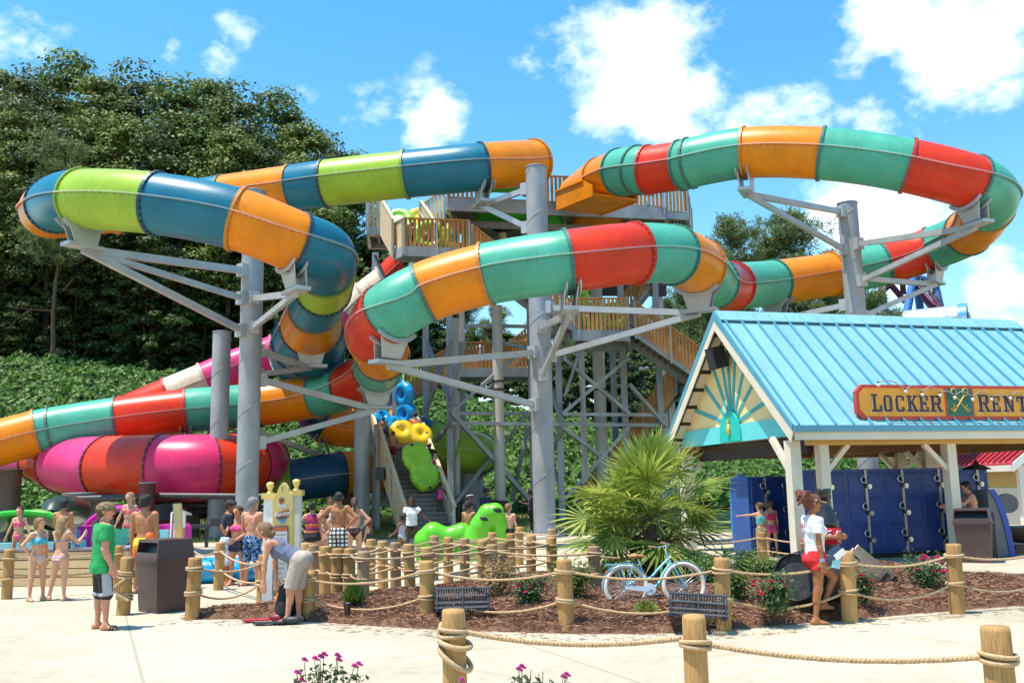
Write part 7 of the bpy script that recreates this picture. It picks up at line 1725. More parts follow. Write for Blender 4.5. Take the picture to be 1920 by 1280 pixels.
def bicycle():
    W1, W2 = gp(1177, 1138, .12), gp(1286, 1133, .12)
    d = (W2 - W1); d.z = 0; L = d.length; ex = d.normalized(); S = L / 1.08
    r_ = thing('bicycle', 'light blue cruiser bicycle with cream tyres leaning against the palm', 'bicycle', W1, None, rz=math.atan2(ex.y, ex.x)); r_.rotation_euler = (R(-9), 0, math.atan2(ex.y, ex.x))
    BL = M('bicycle_blue', (.20, .55, .66), .35, .06, coat=.4); CT = M('cream_tyre', (.74, .64, .52), .6, .06); SPK = M('spoke_chrome', (.66, .66, .68), .25, .05, metal=.7); TAN = M('tan_leather', (.42, .20, .07), .5, .15); CHN = M('chain_guard', (.62, .70, .76), .35, .05)
    rw = .375 * S
    def P(x, z, y=0): return V((x * S, y * S, z * S))
    for k, x in enumerate((0, 1.08)):
        c = P(x, .335); mb = MB(); mb.tube([c + V((rw * math.cos(a), 0, rw * math.sin(a))) for a in [2 * PI * q / 40 for q in range(40)]], .046 * S, 10, close=True); wh = mb.build('wheel', CT, r_, local=True)
        mb = MB(); mb.tube([c + V((rw * .90 * math.cos(a), 0, rw * .90 * math.sin(a))) for a in [2 * PI * q / 40 for q in range(40)]], .014 * S, 6, close=True); mb.build('rim', M('tan_rim', (.50, .25, .14), .4), wh, local=True)
        mb = MB()
        for q in range(28): a = 2 * PI * q / 28; b_ = a + (.35 if q % 2 else -.35); mb.tube([c + V((.03 * math.cos(b_), .02 * (-1) ** q, .03 * math.sin(b_))), c + V((rw * .9 * math.cos(a), 0, rw * .9 * math.sin(a)))], .0035, 4)
        mb.build('spokes', SPK, wh, local=True); mb = MB(); mb.cyl(c + V((0, -.05, 0)), c + V((0, .05, 0)), .028, n=12); mb.build('hub', SPK, wh, local=True)
        mb = MB(); a0, a1 = (R(20), R(185)) if k == 0 else (R(10), R(165))
        arc = [c + V(((rw + .045) * math.cos(a), 0, (rw + .045) * math.sin(a))) for a in [a0 + (a1 - a0) * q / 20 for q in range(21)]]
        for q in range(20): mb.beam(arc[q], arc[q + 1], .055, .006, up=tuple((arc[q] - c).normalized()))
        mb.build('mudguard', BL, r_, local=True)
    bb, hd0, hd1, st0 = P(.42, .29), P(.86, .72), P(.83, .80), P(.30, .70)
    def tb(nm_, pts, r__, m_=BL): mb = MB(); mb.tube(pts, r__ * S, 8); mb.build(nm_, m_, r_, local=True)
    sm_ = lambda pts: [q for s_ in spline(pts, 5) for q in s_]
    tb('frame', sm_([hd1, P(.66, .66), P(.48, .50), P(.36, .44)]), .022); tb('frame', sm_([hd0, P(.72, .56), P(.58, .36), bb]), .026); tb('frame', [bb, st0], .017)
    for y in (-.06, .06): tb('stay', [P(.0, .335, y), bb], .009); tb('stay', [P(.0, .335, y), P(.34, .56, y * .3)], .009); tb('fork', [P(1.08, .335, y), P(.93, .62, y * .9), P(.89, .70, y * .4)], .012)
    tb('head_tube', [P(.88, .67), P(.81, .90)], .022); tb('stem', [P(.81, .88), P(.80, .98), P(.83, 1.02)], .013, SPK)
    tb('handlebar', sm_([P(.62, 1.06, -.34), P(.74, 1.04, -.30), P(.86, 1.05, -.10), P(.87, 1.05, .10), P(.74, 1.04, .30), P(.62, 1.06, .34)]), .012, SPK)
    for y in (-.33, .33): tb('grip', [P(.60, 1.06, y), P(.71, 1.045, y * .95)], .019, TAN)
    tb('seat_post', [st0, P(.27, .82)], .013, SPK)
    blob('saddle', [cap(np.array(P(.20, .86, 0)), np.array(P(.36, .87, 0)), .055 * S, .028 * S, (0, 1, 0), 1.7), cap(np.array(P(.15, .865, 0)), np.array(P(.20, .86, 0)), .05 * S, .055 * S, (0, 1, 0), 2.1)], .009, TAN, r_, .03, [(np.array(P(0, .845, 0)), np.array((0, 0, -1.)))])
    mb = MB(); c = bb + V((0, -.07 * S, 0)); mb.cyl(c, c + V((0, .012, 0)), .105 * S, n=26); mb.build('chain_ring', CHN, r_, local=True)
    mb = MB(); mb.prism([P(-.02, .30, -.075), P(.38, .245, -.075), P(.46, .29, -.075), P(.38, .345, -.075), P(.0, .355, -.075)], V((0, .012, 0))); mb.build('chain_guard', CHN, r_, local=True)
    tb('crank', [bb + V((0, -.09 * S, 0)), bb + V((.12 * S, -.10 * S, -.12 * S))], .010, SPK); mb = MB(); mb.box(bb + V((.13 * S, -.15 * S, -.125 * S)), (.10, .09, .025)); mb.build('pedal', BLACK, r_, local=True)
    tb('rack', [P(-.36, .735, -.06), P(.22, .735, -.06), P(.22, .735, .06), P(-.36, .735, .06), P(-.36, .735, -.06)], .009); tb('rack', [P(-.30, .735, 0), P(.22, .735, 0)], .007)
    for y in (-.07, .07):
        for x in (-.12, .14): tb('rack_strut', [P(x, .735, y), P(.01, .36, y)], .008)
    mb = MB(); mb.ball(P(-.34, .60), (.025, .03, .03), 10); mb.build('rear_light', M('rear_light', (.45, .01, .01), .2), r_, local=True)
bicycle()
bz = gp(1549, 1142, .15); o = thing('wooden_barrel', 'dark barrel lying on its side behind the woman in red shorts', 'barrel', bz)
ax_ = V((-.62, -.72, .10)).normalized(); cc = bz + V((0, .50, .36)); mb = MB()
fr_ = frames([cc - ax_ * (.55 - .11 * k) for k in range(11)]); rr_ = [.30 + .055 * math.sin(PI * k / 10) for k in range(11)]; sweep(mb, fr_, rr_, rr_, 30); mb.build('staves', M('barrel_black', (.022, .021, .024), .55, .35, 3, .5, 20, stretch=(6, 1, 1)), o)
mb = MB(); p_, s_, n_, t_ = fr_[-1]; mb.add([p_ - t_ * .03] + [q - t_ * .03 for q in ring(fr_[-1], .285, .285, 26)], [(0, 1 + j, 1 + (j + 1) % 26) for j in range(26)]); mb.build('head', M('barrel_head', (.035, .034, .038), .75, .5, 14, .4, 40), o)
for k in (0, 2, 8, 10): mb = MB(); mb.tube(ring(fr_[k], rr_[k] + .004, rr_[k] + .004, 28), .014, 5, close=True); mb.build('hoop', M('barrel_hoop', (.05, .05, .055), .4, .2, metal=.5), o)
wf = at(1503, 1100, 11.9 + .9); 
o = thing('wooden_crate', 'broken slatted wooden crate propped on its corner behind the bed post', 'crate', gp(1645, 1100, .15))
CWD = wood('crate_pale', (.46, .32, .20), (.74, .58, .42), ax=0); CWK = wood('crate_dark', (.05, .03, .025), (.13, .08, .06), ax=0)
cd = 14.6
def cpt(u, v, o_=0): return at(u, v, cd + o_)
for (u0, v0, u1, v1) in ((1597, 1030, 1672, 1092), (1606, 1024, 1682, 1086), (1590, 1040, 1662, 1098)):
    mb = MB(); mb.beam(cpt(u0, v0), cpt(u1, v1, .1), .075, .03, up=(0, 1, .2)); mb.build('slat', CWD, o)
for (u0, v0, u1, v1, o_) in ((1645, 1098, 1664, 1074, .0), (1655, 1107, 1680, 1080, .0), (1667, 1110, 1692, 1086, .0), (1648, 1112, 1690, 1104, .15), (1660, 1080, 1694, 1094, .1)):
    mb = MB(); mb.beam(cpt(u0, v0, o_), cpt(u1, v1, o_), .07, .03, up=(0, 1, .2)); mb.build('end_slat', CWK, o)
for (u0, v0, u1, v1) in ((1604, 1028, 1630, 1050), (1628, 1068, 1640, 1092)): mb = MB(); mb.beam(cpt(u0, v0, .35), cpt(u1, v1, .35), .09, .03, up=(0, 1, .2)); mb.build('back_slat', CWD, o)
# hanging wooden float on the palm
o = thing('wooden_float', 'weathered wooden block hanging among the palm fronds behind the bicycle', 'block', at(1286, 1070, 16.2)); mb = MB(); c = at(1286, 1058, 16.2); mb.box(c, (.20, .16, .25), rot=Matrix.Rotation(R(6), 3, 'Y')); mb.build('block', POSTW, o); mb = MB(); mb.tube([c + V((0, 0, .12)), c + V((-.06, 0, .4)), c + V((-.12, 0, .62))], .012, 5); mb.build('cord', ROPE, o)
# ------------------------------------------------------------------ trees
BARK = M('bark', (.085, .060, .045), .9, .35, 3, .8, 12, stretch=(3, 3, .5)); BARKP = M('pine_bark', (.13, .072, .048), .9, .35, 3, .8, 12, stretch=(3, 3, .5))
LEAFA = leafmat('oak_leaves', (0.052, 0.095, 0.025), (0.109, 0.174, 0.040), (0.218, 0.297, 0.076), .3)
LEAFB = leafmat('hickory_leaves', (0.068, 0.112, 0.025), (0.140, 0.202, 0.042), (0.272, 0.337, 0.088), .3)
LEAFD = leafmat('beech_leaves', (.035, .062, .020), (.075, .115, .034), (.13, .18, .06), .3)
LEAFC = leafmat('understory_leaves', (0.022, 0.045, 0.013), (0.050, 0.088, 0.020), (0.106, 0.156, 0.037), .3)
NEED = leafmat('pine_needles', (0.065, 0.105, 0.034), (0.128, 0.184, 0.060), (0.238, 0.289, 0.102), .25)
def limbs(mb, rng, base, H, r0, n, z0, z1, reach, up=.35):
    pts = []
    top = base + V((rng.uniform(-.4, .4), rng.uniform(-.4, .4), H)); k = 8
    stem = [base.lerp(top, i / k) + V((rng.uniform(-.18, .18), rng.uniform(-.18, .18), 0)) * (0 if i == 0 else 1) for i in range(k + 1)]
    mb.tube(stem, [r0 * (1 - .88 * i / k) + (.25 * r0 if i == 0 else 0) for i in range(k + 1)], 9)
    for i in range(n):
        t = rng.uniform(z0, z1); p = base.lerp(top, t); a = rng.uniform(0, 2 * PI); L = reach * rng.uniform(.55, 1.1) * (1.15 - t * .6); d = V((math.cos(a), math.sin(a), rng.uniform(up - .2, up + .35)))
        q = [p, p + d * L * .5 + V((0, 0, .05 * L)), p + d * L + V((0, 0, .16 * L))]; rr = r0 * (1 - .85 * t) * .5; mb.tube(q, [rr, rr * .6, rr * .25], 5); pts += [q[1], q[2]]
    return pts
def broadleaf(seed, H, Rr, leaf, ncl, per, size, z0=.22, label='', group=None):
    rng = random.Random(seed); nr = np.random.RandomState(seed); root = thing('broadleaf_tree', label, 'tree', (0, 0, 0), group)
    mb = MB(); tips = limbs(mb, rng, V((0, 0, -.5)), H * .9, .34 * H / 24, 22, z0 + .05, .95, Rr * .8); mb.build('trunk', BARK, root, local=True)
    C = [np.array(t) for t in tips]
    while len(C) < ncl:
        z = rng.uniform(z0, 1.0); prof = math.sin(PI * min(1, max(0, (z - z0 + .12) / (1.12 - z0))) ** .85) ** .75; a = rng.uniform(0, 2 * PI); rr = Rr * prof * math.sqrt(rng.uniform(.25, 1.0)) * (1 + .22 * math.sin(3 * a + seed) + .15 * math.sin(5 * z * 6 + a)); C.append(np.array((rr * math.cos(a), rr * math.sin(a), z * H)))
    P, Nn = [], []
    for c in C:
        k = int(per * rng.uniform(.5, 1.4)); d = nr.normal(0, 1, (k, 3)); d /= np.linalg.norm(d, axis=1, keepdims=True); r = rng.uniform(.9, 1.9) * H / 24; d[:, 2] = np.where(d[:, 2] < -.3, -d[:, 2] * .5, d[:, 2])
        P.append(c + d * r * (nr.uniform(.55, 1.05, (k, 1))) * np.array((1.15, 1.15, .75))); Nn.append(d + np.array((0, 0, .55)))
    v, f = leaf_cloud(np.concatenate(P), np.concatenate(Nn), size, .62, jitter=.45, rng=nr)
    np_mesh('crown', v, f, leaf, root, smooth=False); return root
def needle_tufts(C, rng, n, L, w):
    k = len(C) * n; c = np.repeat(np.array(C), n, 0); d = rng.normal(0, 1, (k, 3)); d[:, 2] += .5; d /= np.linalg.norm(d, axis=1, keepdims=True); s = np.cross(d, rng.normal(0, 1, (k, 3))); s /= np.linalg.norm(s, axis=1, keepdims=True)
    l = (L * rng.uniform(.6, 1.2, k))[:, None]; ww = w * .5; b = c + rng.normal(0, .18, (k, 3))
    v = np.stack([b - s * ww * .4, b + s * ww * .4, b + d * l + s * ww, b + d * l - s * ww], 1).reshape(-1, 3); return v, np.arange(4 * k).reshape(k, 4)
def pine(seed, H, reach, z0, nb, label, group, per=30, tuft=6):
    rng = random.Random(seed); nr = np.random.RandomState(seed); root = thing('pine_tree', label, 'tree', (0, 0, 0), group)
    mb = MB(); tips = limbs(mb, rng, V((0, 0, -.5)), H, .26 * H / 24, nb, z0, .98, reach, .15); mb.build('trunk', BARKP, root, local=True)
    C = []
    for t in tips:
        for _ in range(tuft): C.append((t.x + rng.gauss(0, .65), t.y + rng.gauss(0, .65), t.z + rng.gauss(.15, .38)))
    for _ in range(16): C.append((rng.gauss(0, .5), rng.gauss(0, .5), H * rng.uniform(.93, 1.0)))
    v, f = needle_tufts(C, nr, per, .62, .075); np_mesh('crown', v, f, NEED, root, smooth=False); return root
FG = 'forest trees behind the left slides'; LBF = 'tall broadleaf tree of the dense forest behind the left slides'; LBU = 'low leafy tree at the shaded foot of the forest'
protos = [broadleaf(11, 27, 5.0, LEAFA, 110, 150, .40, .30, LBF, FG), broadleaf(12, 25, 4.6, LEAFB, 100, 150, .38, .34, LBF, FG), broadleaf(13, 28, 4.5, LEAFD, 100, 150, .40, .36, LBF, FG)]
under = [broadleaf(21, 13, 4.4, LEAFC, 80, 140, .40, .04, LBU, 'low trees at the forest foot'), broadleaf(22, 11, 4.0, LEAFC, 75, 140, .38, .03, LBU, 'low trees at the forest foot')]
used_ = set()
def plant(proto, u, vtop, d, Hproto, rz, label=None, group=None, wid=1.0, base=None):
    p = at(u, vtop, d); z0 = float(hill(np.array([p.x]), np.array([p.y]))[0]) if p.y < 150 and abs(p.x) < 74 else 4.0
    if base is not None: z0 = base
    s = max(.3, (p.z - z0) / Hproto); o = proto if proto.name not in used_ else copy_tree(proto); used_.add(proto.name)
    o.location = (p.x, p.y, z0 - .1); o.rotation_euler = (0, 0, rz); o.scale = (s * wid, s * wid, s)
    o['label'] = label or ('bushy pine beyond the tower and the locker roof' if 'pine' in o.name else LBU)
    if group: o['group'] = group
    return o
HH = (27, 25, 28); rg = random.Random(77)
TL = [(-60, 150, 86), (5, 140, 88), (62, 134, 84), (128, 116, 90), (190, 152, 86), (262, 132, 88), (330, 166, 84), (395, 158, 88), (452, 172, 85), (520, 186, 89), (572, 238, 85), (622, 262, 90), (664, 300, 94), (30, 215, 80), (105, 225, 79), (172, 235, 81), (240, 222, 80), (300, 240, 79), (372, 232, 81), (436, 250, 79), (500, 262, 81), (556, 310, 80), (612, 345, 83),
      (-30, 250, 92), (80, 240, 96), (220, 250, 97), (350, 250, 96), (480, 270, 97), (600, 330, 98), (700, 400, 92), (742, 452, 96)]
for i, (u, vt, d) in enumerate(TL): plant(protos[i % 3], u, vt, d, HH[i % 3], rg.uniform(0, 6.3), 'tall broadleaf tree on the skyline of the forest behind the left slides' if i < 13 else LBF, wid=rg.uniform(.82, 1.08))
for i, u in enumerate(range(-60, 800, 34)):
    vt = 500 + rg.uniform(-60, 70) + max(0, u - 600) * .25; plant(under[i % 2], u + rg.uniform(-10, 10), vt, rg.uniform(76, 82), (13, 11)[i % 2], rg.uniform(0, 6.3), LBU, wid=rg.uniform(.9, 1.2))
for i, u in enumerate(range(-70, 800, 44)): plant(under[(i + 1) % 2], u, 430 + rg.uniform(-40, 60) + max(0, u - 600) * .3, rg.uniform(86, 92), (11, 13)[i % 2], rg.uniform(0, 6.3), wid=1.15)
pl_ = pine(31, 25, 4.2, .45, 26, 'tall pine with a bare brown trunk standing before the forest at the left', 'pines'); plant(pl_, 119, 262, 74.5, 25, 2.0, 'tall pine with a bare brown trunk standing before the forest at the left')
# bare lower branches of that pine
mb = MB(); zc = at(119, 590, 74.5)
for q in ([(119, 583), (80, 582), (40, 578), (12, 574)], [(60, 580), (30, 600), (8, 632)], [(119, 500), (150, 492), (170, 478)], [(119, 545), (140, 520)]): mb.tube([at(u, v, 74.3) for u, v in q], [.12, .09, .06, .03][:len(q)], 5)
o = mb.build('dead_branch', BARKP); tag(o, 'bare dead branches reaching left from the brown pine trunk', 'branches')
pr_g = 'pines beyond the tower and the locker roof'
pines = [pine(41, 24, 4.6, .40, 40, 'bushy pine beyond the tower and the locker roof', pr_g), pine(42, 22, 4.4, .30, 44, 'bushy pine beyond the tower and the locker roof', pr_g)]
for i, (u, vt, d, lb) in enumerate([(1368, 410, 92, 'pine with a rounded crown showing above the orange tube bend'), (1484, 402, 96, 'pine with a ragged crown between the two right tubes'), (1556, 470, 100, None), (1318, 452, 98, None), (1425, 470, 104, None), (1290, 520, 84, None), (1250, 560, 88, None), (1345, 540, 86, None), (1452, 585, 80, None), (1540, 575, 82, None), (1640, 545, 84, 'pine sticking out right of the grey column behind the locker roof'),
                                      (872, 560, 88, None), (930, 575, 92, None), (1015, 590, 96, None), (1075, 610, 84, None), (1140, 600, 90, None), (1200, 590, 92, None)]): plant(pines[i % 2], u, vt, d, (24, 22)[i % 2], rg.uniform(0, 6.3), lb, wid=rg.uniform(.95, 1.15))
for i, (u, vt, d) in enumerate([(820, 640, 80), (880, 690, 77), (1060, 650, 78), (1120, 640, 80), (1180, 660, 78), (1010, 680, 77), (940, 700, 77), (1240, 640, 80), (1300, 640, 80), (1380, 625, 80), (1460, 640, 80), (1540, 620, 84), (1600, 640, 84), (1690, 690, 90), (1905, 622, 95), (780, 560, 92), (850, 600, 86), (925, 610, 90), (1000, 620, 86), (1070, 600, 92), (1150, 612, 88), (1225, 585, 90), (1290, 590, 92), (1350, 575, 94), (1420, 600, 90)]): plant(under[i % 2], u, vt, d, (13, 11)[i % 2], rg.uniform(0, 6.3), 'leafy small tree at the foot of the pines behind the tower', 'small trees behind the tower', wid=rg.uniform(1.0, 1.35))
# ------------------------------------------------------------------ the palm
PB = gd(1222, 16.6, .1); PALM = thing('fan_palm', 'bushy fan palm in the mulch bed behind the light blue bicycle', 'palm', PB)
nr = np.random.RandomState(8); rg = random.Random(9)
mb = MB()
for (dx, dy, h, r) in ((0, 0, 1.2, .12), (-.30, .25, .8, .10), (.32, .2, .75, .10), (.05, .4, .7, .10)):
    mb.tube([PB + V((dx * .3, dy * .3, -.1)), PB + V((dx * .7, dy * .7, h * .5)), PB + V((dx, dy, h))], [r * 1.1, r, r * 1.15], 12)
    for k in range(46):
        a = rg.uniform(0, 2 * PI); z = rg.uniform(.05, h); t = z / h; c = PB + V((dx * (.3 + .7 * t), dy * (.3 + .7 * t), z)); d = V((math.cos(a), math.sin(a), .9)).normalized(); mb.beam(c + V((math.cos(a), math.sin(a), 0)) * r * .9, c + V((math.cos(a), math.sin(a), 0)) * r + d * .12, .035, .012)
mb.build('trunk', M('palm_trunk', (.10, .070, .045), .95, .4, 14, .8, 40), PALM)
FROND = leafmat('palm_leaflets', (0.133, 0.206, 0.030), (0.240, 0.329, 0.054), (0.428, 0.478, 0.105), .35, .5); STALK = M('palm_stalk', (.16, .21, .05), .6, .2)
def frond(hub, a, el, Lp, Lf, droop):
    d = V((math.cos(a) * math.cos(el), math.sin(a) * math.cos(el), math.sin(el))); side = d.cross(V((0, 0, 1))).normalized() if abs(d.z) < .98 else V((1, 0, 0)); up = side.cross(d).normalized()
    tip = hub + d * Lp + V((0, 0, -droop * Lp * .35)); mb = MB(); mb.tube([hub, hub + d * Lp * .5 + V((0, 0, .02)), tip], [.018, .013, .009], 5, m=1)
    d2 = (d + V((0, 0, -droop * .55))).normalized(); side = d2.cross(V((0, 0, 1))).normalized() if abs(d2.z) < .98 else side; up = side.cross(d2).normalized(); roll = rg.uniform(-.5, .5); side, up = side * math.cos(roll) + up * math.sin(roll), up * math.cos(roll) - side * math.sin(roll)
    n = 24
    for k in range(n):
        t = (k + .5) / n * 2 - 1; an = t * R(112); L = Lf * (1 - .30 * abs(t) ** 2) * rg.uniform(.88, 1.08); ld = (d2 * math.cos(an) + side * math.sin(an)).normalized(); fold = up * (-.18 * abs(t) + .06 * (-1) ** k)
        ld = (ld + fold).normalized(); wv = ld.cross(up).normalized(); p0 = tip; p1 = tip + ld * L * .5; dr = V((0, 0, -1)) * L * rg.uniform(.0, .10) * (1 + droop); p2 = tip + ld * L + dr; w = .027
        mb.add([p0 - wv * .004, p0 + wv * .004, p1 + wv * w + up * .006, p1 - wv * w + up * .006, p2], [(0, 1, 2, 3), (3, 2, 4)], 0)
    mb.build('frond', [FROND, STALK], PALM)
for k in range(72):
    hb = [(0, 0, 1.25), (0, 0, 1.2), (-.30, .25, .8), (.32, .2, .75), (.05, .4, .7)][k % 5]; a = k * 2.39996 + rg.uniform(-.25, .25); t = (k % 16) / 15.0
    el = R(88 - 106 * t + rg.uniform(-8, 8)) if k % 5 < 2 else R(62 - 74 * t + rg.uniform(-8, 8)); frond(PB + V(hb), a, el, rg.uniform(.75, 1.12) * (1.0 if k % 5 < 2 else .95), rg.uniform(.66, .86), .10 + .55 * t)
# ------------------------------------------------------------------ shrubs of the bed
STEM = M('shrub_stem', (.10, .075, .04), .8, .3)
def petals(mb, c, r, rng, m):
    for k in range(9):
        a = k * 2.4; el = .2 + .1 * k; d = V((math.cos(a) * math.cos(el), math.sin(a) * math.cos(el), math.sin(el))); s = d.cross(V((0, 0, 1))).normalized() * r * .55; u_ = s.cross(d).normalized() * r * .25
        mb.add([c, c + d * r * .6 + s, c + d * r * 1.05 + u_, c + d * r * .6 - s], [(0, 1, 2, 3)], m, True)
def shrub(label, u, v, wpx, hpx, leaf, n=1600, size=.05, flower=None, nf=0, seed=1, spiky=False, cat='shrub', name='shrub', d=None, group='shrubs in the mulch bed', z0=.16):
    b = gp(u, v, z0) if d is None else gd(u, d, z0); D = (b - CAM).dot(_F); W, H = wpx / F_PX * D / 2, hpx / F_PX * D; rng = np.random.RandomState(seed); rg = random.Random(seed); root = thing(name, label, cat, b, group)
    mb = MB(); tips = []
    for k in range(14):
        a = rg.uniform(0, 2 * PI); r = W * rg.uniform(.2, .9); h = H * rg.uniform(.55, .98); q = [b, b + V((math.cos(a) * r * .45, math.sin(a) * r * .45, h * .55)), b + V((math.cos(a) * r, math.sin(a) * r, h))]; mb.tube(q, [.009, .006, .003], 4); tips += [q[1], q[2], q[1].lerp(q[2], .5)]
    mb.build('stems', STEM, root)
    if spiky:
        k = n; a = rng.uniform(0, 2 * PI, k); el = R(20) + R(65) * rng.rand(k); d_ = np.stack([np.cos(a) * np.cos(el), np.sin(a) * np.cos(el), np.sin(el)], 1); r0 = rng.uniform(.05, .55, k)[:, None]; P0 = np.array(b) + d_ * r0 * np.array((W, W, H)); l = rng.uniform(.35, .6, k)[:, None] * np.array((W, W, H)); s = np.cross(d_, rng.normal(0, 1, (k, 3))); s /= np.linalg.norm(s, axis=1, keepdims=True); s *= size * .12
        vv = np.stack([P0 - s, P0 + s, P0 + d_ * l + s * .2, P0 + d_ * l - s * .2], 1).reshape(-1, 3); f = np.arange(4 * k).reshape(k, 4); np_mesh('foliage', vv, f, leaf, root, smooth=False, off=b)
    else:
        ti = rng.randint(0, len(tips), n); T_ = np.array([tuple(t) for t in tips])[ti]; P = T_ + rng.normal(0, 1, (n, 3)) * np.array((W * .26, W * .26, H * .17)); P[:, 2] = np.maximum(P[:, 2], b.z + .03); Nn = (P - np.array(b + V((0, 0, H * .4)))); Nn[:, 2] += .1; Nn /= np.linalg.norm(Nn, axis=1, keepdims=True); vv, f = leaf_cloud(P, Nn + np.array((0, 0, .5)), size, .55, jitter=.5, rng=rng); np_mesh('foliage', vv, f, leaf, root, smooth=False, off=b)
    if flower:
        for k in range(nf):
            a = rg.uniform(0, 2 * PI); r = W * math.sqrt(rg.random()) * .95; z = H * (rg.uniform(.55, 1.05)); c = b + V((math.cos(a) * r, math.sin(a) * r - W * .15, z)); mb = MB(); petals(mb, c, rg.uniform(.034, .052), rg, 0); petals(mb, c + V((0, 0, .012)), .026, rg, 0); mb.build('blossom', flower, root)
    return root
ROSEL = leafmat('rose_leaves', (.030, .075, .022), (.06, .125, .035), (.13, .20, .07), .3); BOX = leafmat('shrub_leaves', (.05, .095, .02), (.10, .17, .03), (.19, .27, .06), .3); GOLD = leafmat('golden_leaves', (.16, .13, .04), (.34, .27, .10), (.30, .10, .06), .3); SPIK = leafmat('spiky_leaves', (.045, .11, .02), (.085, .17, .035), (.16, .25, .06), .3); LGR = leafmat('fresh_grass', (.18, .25, .05), (.30, .36, .08), (.40, .42, .13), .3)
PINK = M('rose_pink', (.72, .06, .22), .6, .2, 30); REDR = M('rose_red', (.66, .03, .08), .6, .2, 30); MAG = M('rose_magenta', (.66, .10, .42), .6, .25, 30)
shrub('small spiky green bush in the mulch between the sign and the left bed posts', 664, 1136, 58, 50, SPIK, 1500, .08, spiky=True, seed=2)
shrub('golden leaved shrub with pale tips left of the pink roses', 934, 1124, 90, 74, GOLD, 1500, .05, seed=3)
shrub('rose bush with bright pink blooms left of the bicycle', 990, 1140, 78, 58, ROSEL, 1700, .05, PINK, 15, seed=4, cat='rose bush', name='rose_bush')
shrub('round green shrub behind the bed post left of the bicycle', 1072, 1132, 74, 72, BOX, 2200, .05, seed=5)
shrub('small tuft of fresh yellow-green grass under the bicycle', 1212, 1152, 60, 28, LGR, 1000, .07, spiky=True, seed=6)
shrub('round green shrub behind the right wheel of the bicycle', 1376, 1134, 70, 66, BOX, 2200, .05, seed=7); shrub('green shrub between the palm and the black barrel', 1440, 1094, 80, 48, BOX, 2000, .05, seed=8)
shrub('rose bush with red blooms left of the black barrel', 1456, 1150, 92, 66, ROSEL, 2200, .05, REDR, 14, seed=9, cat='rose bush', name='rose_bush'); shrub('small rose bush with few red blooms beside the broken crate', 1622, 1132, 46, 54, ROSEL, 1100, .05, REDR, 6, seed=10, cat='rose bush', name='rose_bush'); shrub('rose bush full of pink blooms in front of the long locker bank', 1738, 1106, 86, 58, ROSEL, 1900, .05, PINK, 22, seed=11, cat='rose bush', name='rose_bush'); shrub('low green shrub at the palm foot', 1330, 1100, 70, 50, BOX, 1600, .05, seed=14); shrub('green bush low beside the girls at the lockers', 1400, 1082, 60, 44, BOX, 1500, .05, seed=15)
# roses at the very front
def front_rose(label, u, d, tips_px, seed):
    rg = random.Random(seed); rng = np.random.RandomState(seed); b = gd(u, d, 0); root = thing('rose_bush', label, 'rose bush', b, 'rose bushes at the near edge'); mb = MB(); lp = []; fl = []
    for (tu, tv, bloom) in tips_px:
        t = at(tu, tv, d + rg.uniform(-.25, .25)); q = spline([b + V((rg.uniform(-.1, .1), rg.uniform(-.1, .1), 0)), b.lerp(t, .5) + V((rg.uniform(-.04, .04), rg.uniform(-.05, .05), 0)), t], 6); q = q[0] + q[1][1:]; mb.tube(q, [.007 * (1 - .7 * i / (len(q) - 1)) for i in range(len(q))], 5)
        for p in q[3:-1]:
            for _ in range(9): lp.append(p + V((rg.gauss(0, .028), rg.gauss(0, .028), rg.gauss(0, .02))))
        if bloom: fl.append(t)
    mb.build('stems', STEM, root); P = np.array([tuple(p) for p in lp]); n = rng.normal(0, 1, P.shape); n[:, 2] = np.abs(n[:, 2]) + .6; vv, f = leaf_cloud(P, n, .042, .6, jitter=.3, rng=rng); np_mesh('foliage', vv, f, leafmat('rose_leaves_near', (.03, .06, .022), (.07, .11, .04), (.12, .08, .05), .25), root, smooth=False, off=b)
    for c in fl:
        mb = MB(); petals(mb, c, .022, rg, 0); petals(mb, c + V((0, 0, .008)), .016, rg, 0); petals(mb, c + V((.016, .0, -.006)), .015, rg, 0); mb.build('blossom', MAG, root)
front_rose('rose bush with magenta blooms at the bottom edge left of the near posts', 612, 5.2, [(556, 1262, 1), (570, 1238, 1), (590, 1236, 1), (600, 1232, 1), (607, 1228, 1), (632, 1230, 1), (634, 1238, 1), (664, 1250, 1), (672, 1246, 1), (645, 1262, 0), (620, 1258, 0), (655, 1270, 0), (585, 1270, 0), (676, 1266, 0), (565, 1276, 1)], 3)
front_rose('rose bush with magenta blooms at the bottom edge right of the coiled post', 1000, 5.2, [(972, 1256, 1), (978, 1251, 1), (996, 1255, 0), (1010, 1262, 0), (1018, 1258, 0), (1056, 1270, 1), (1062, 1266, 1), (990, 1268, 0), (1030, 1274, 0), (965, 1270, 0)], 5)
front_rose('single pink bloom at the bottom edge beside the coiled post', 866, 5.4, [(865, 1276, 1), (872, 1284, 0), (858, 1288, 0)], 6)
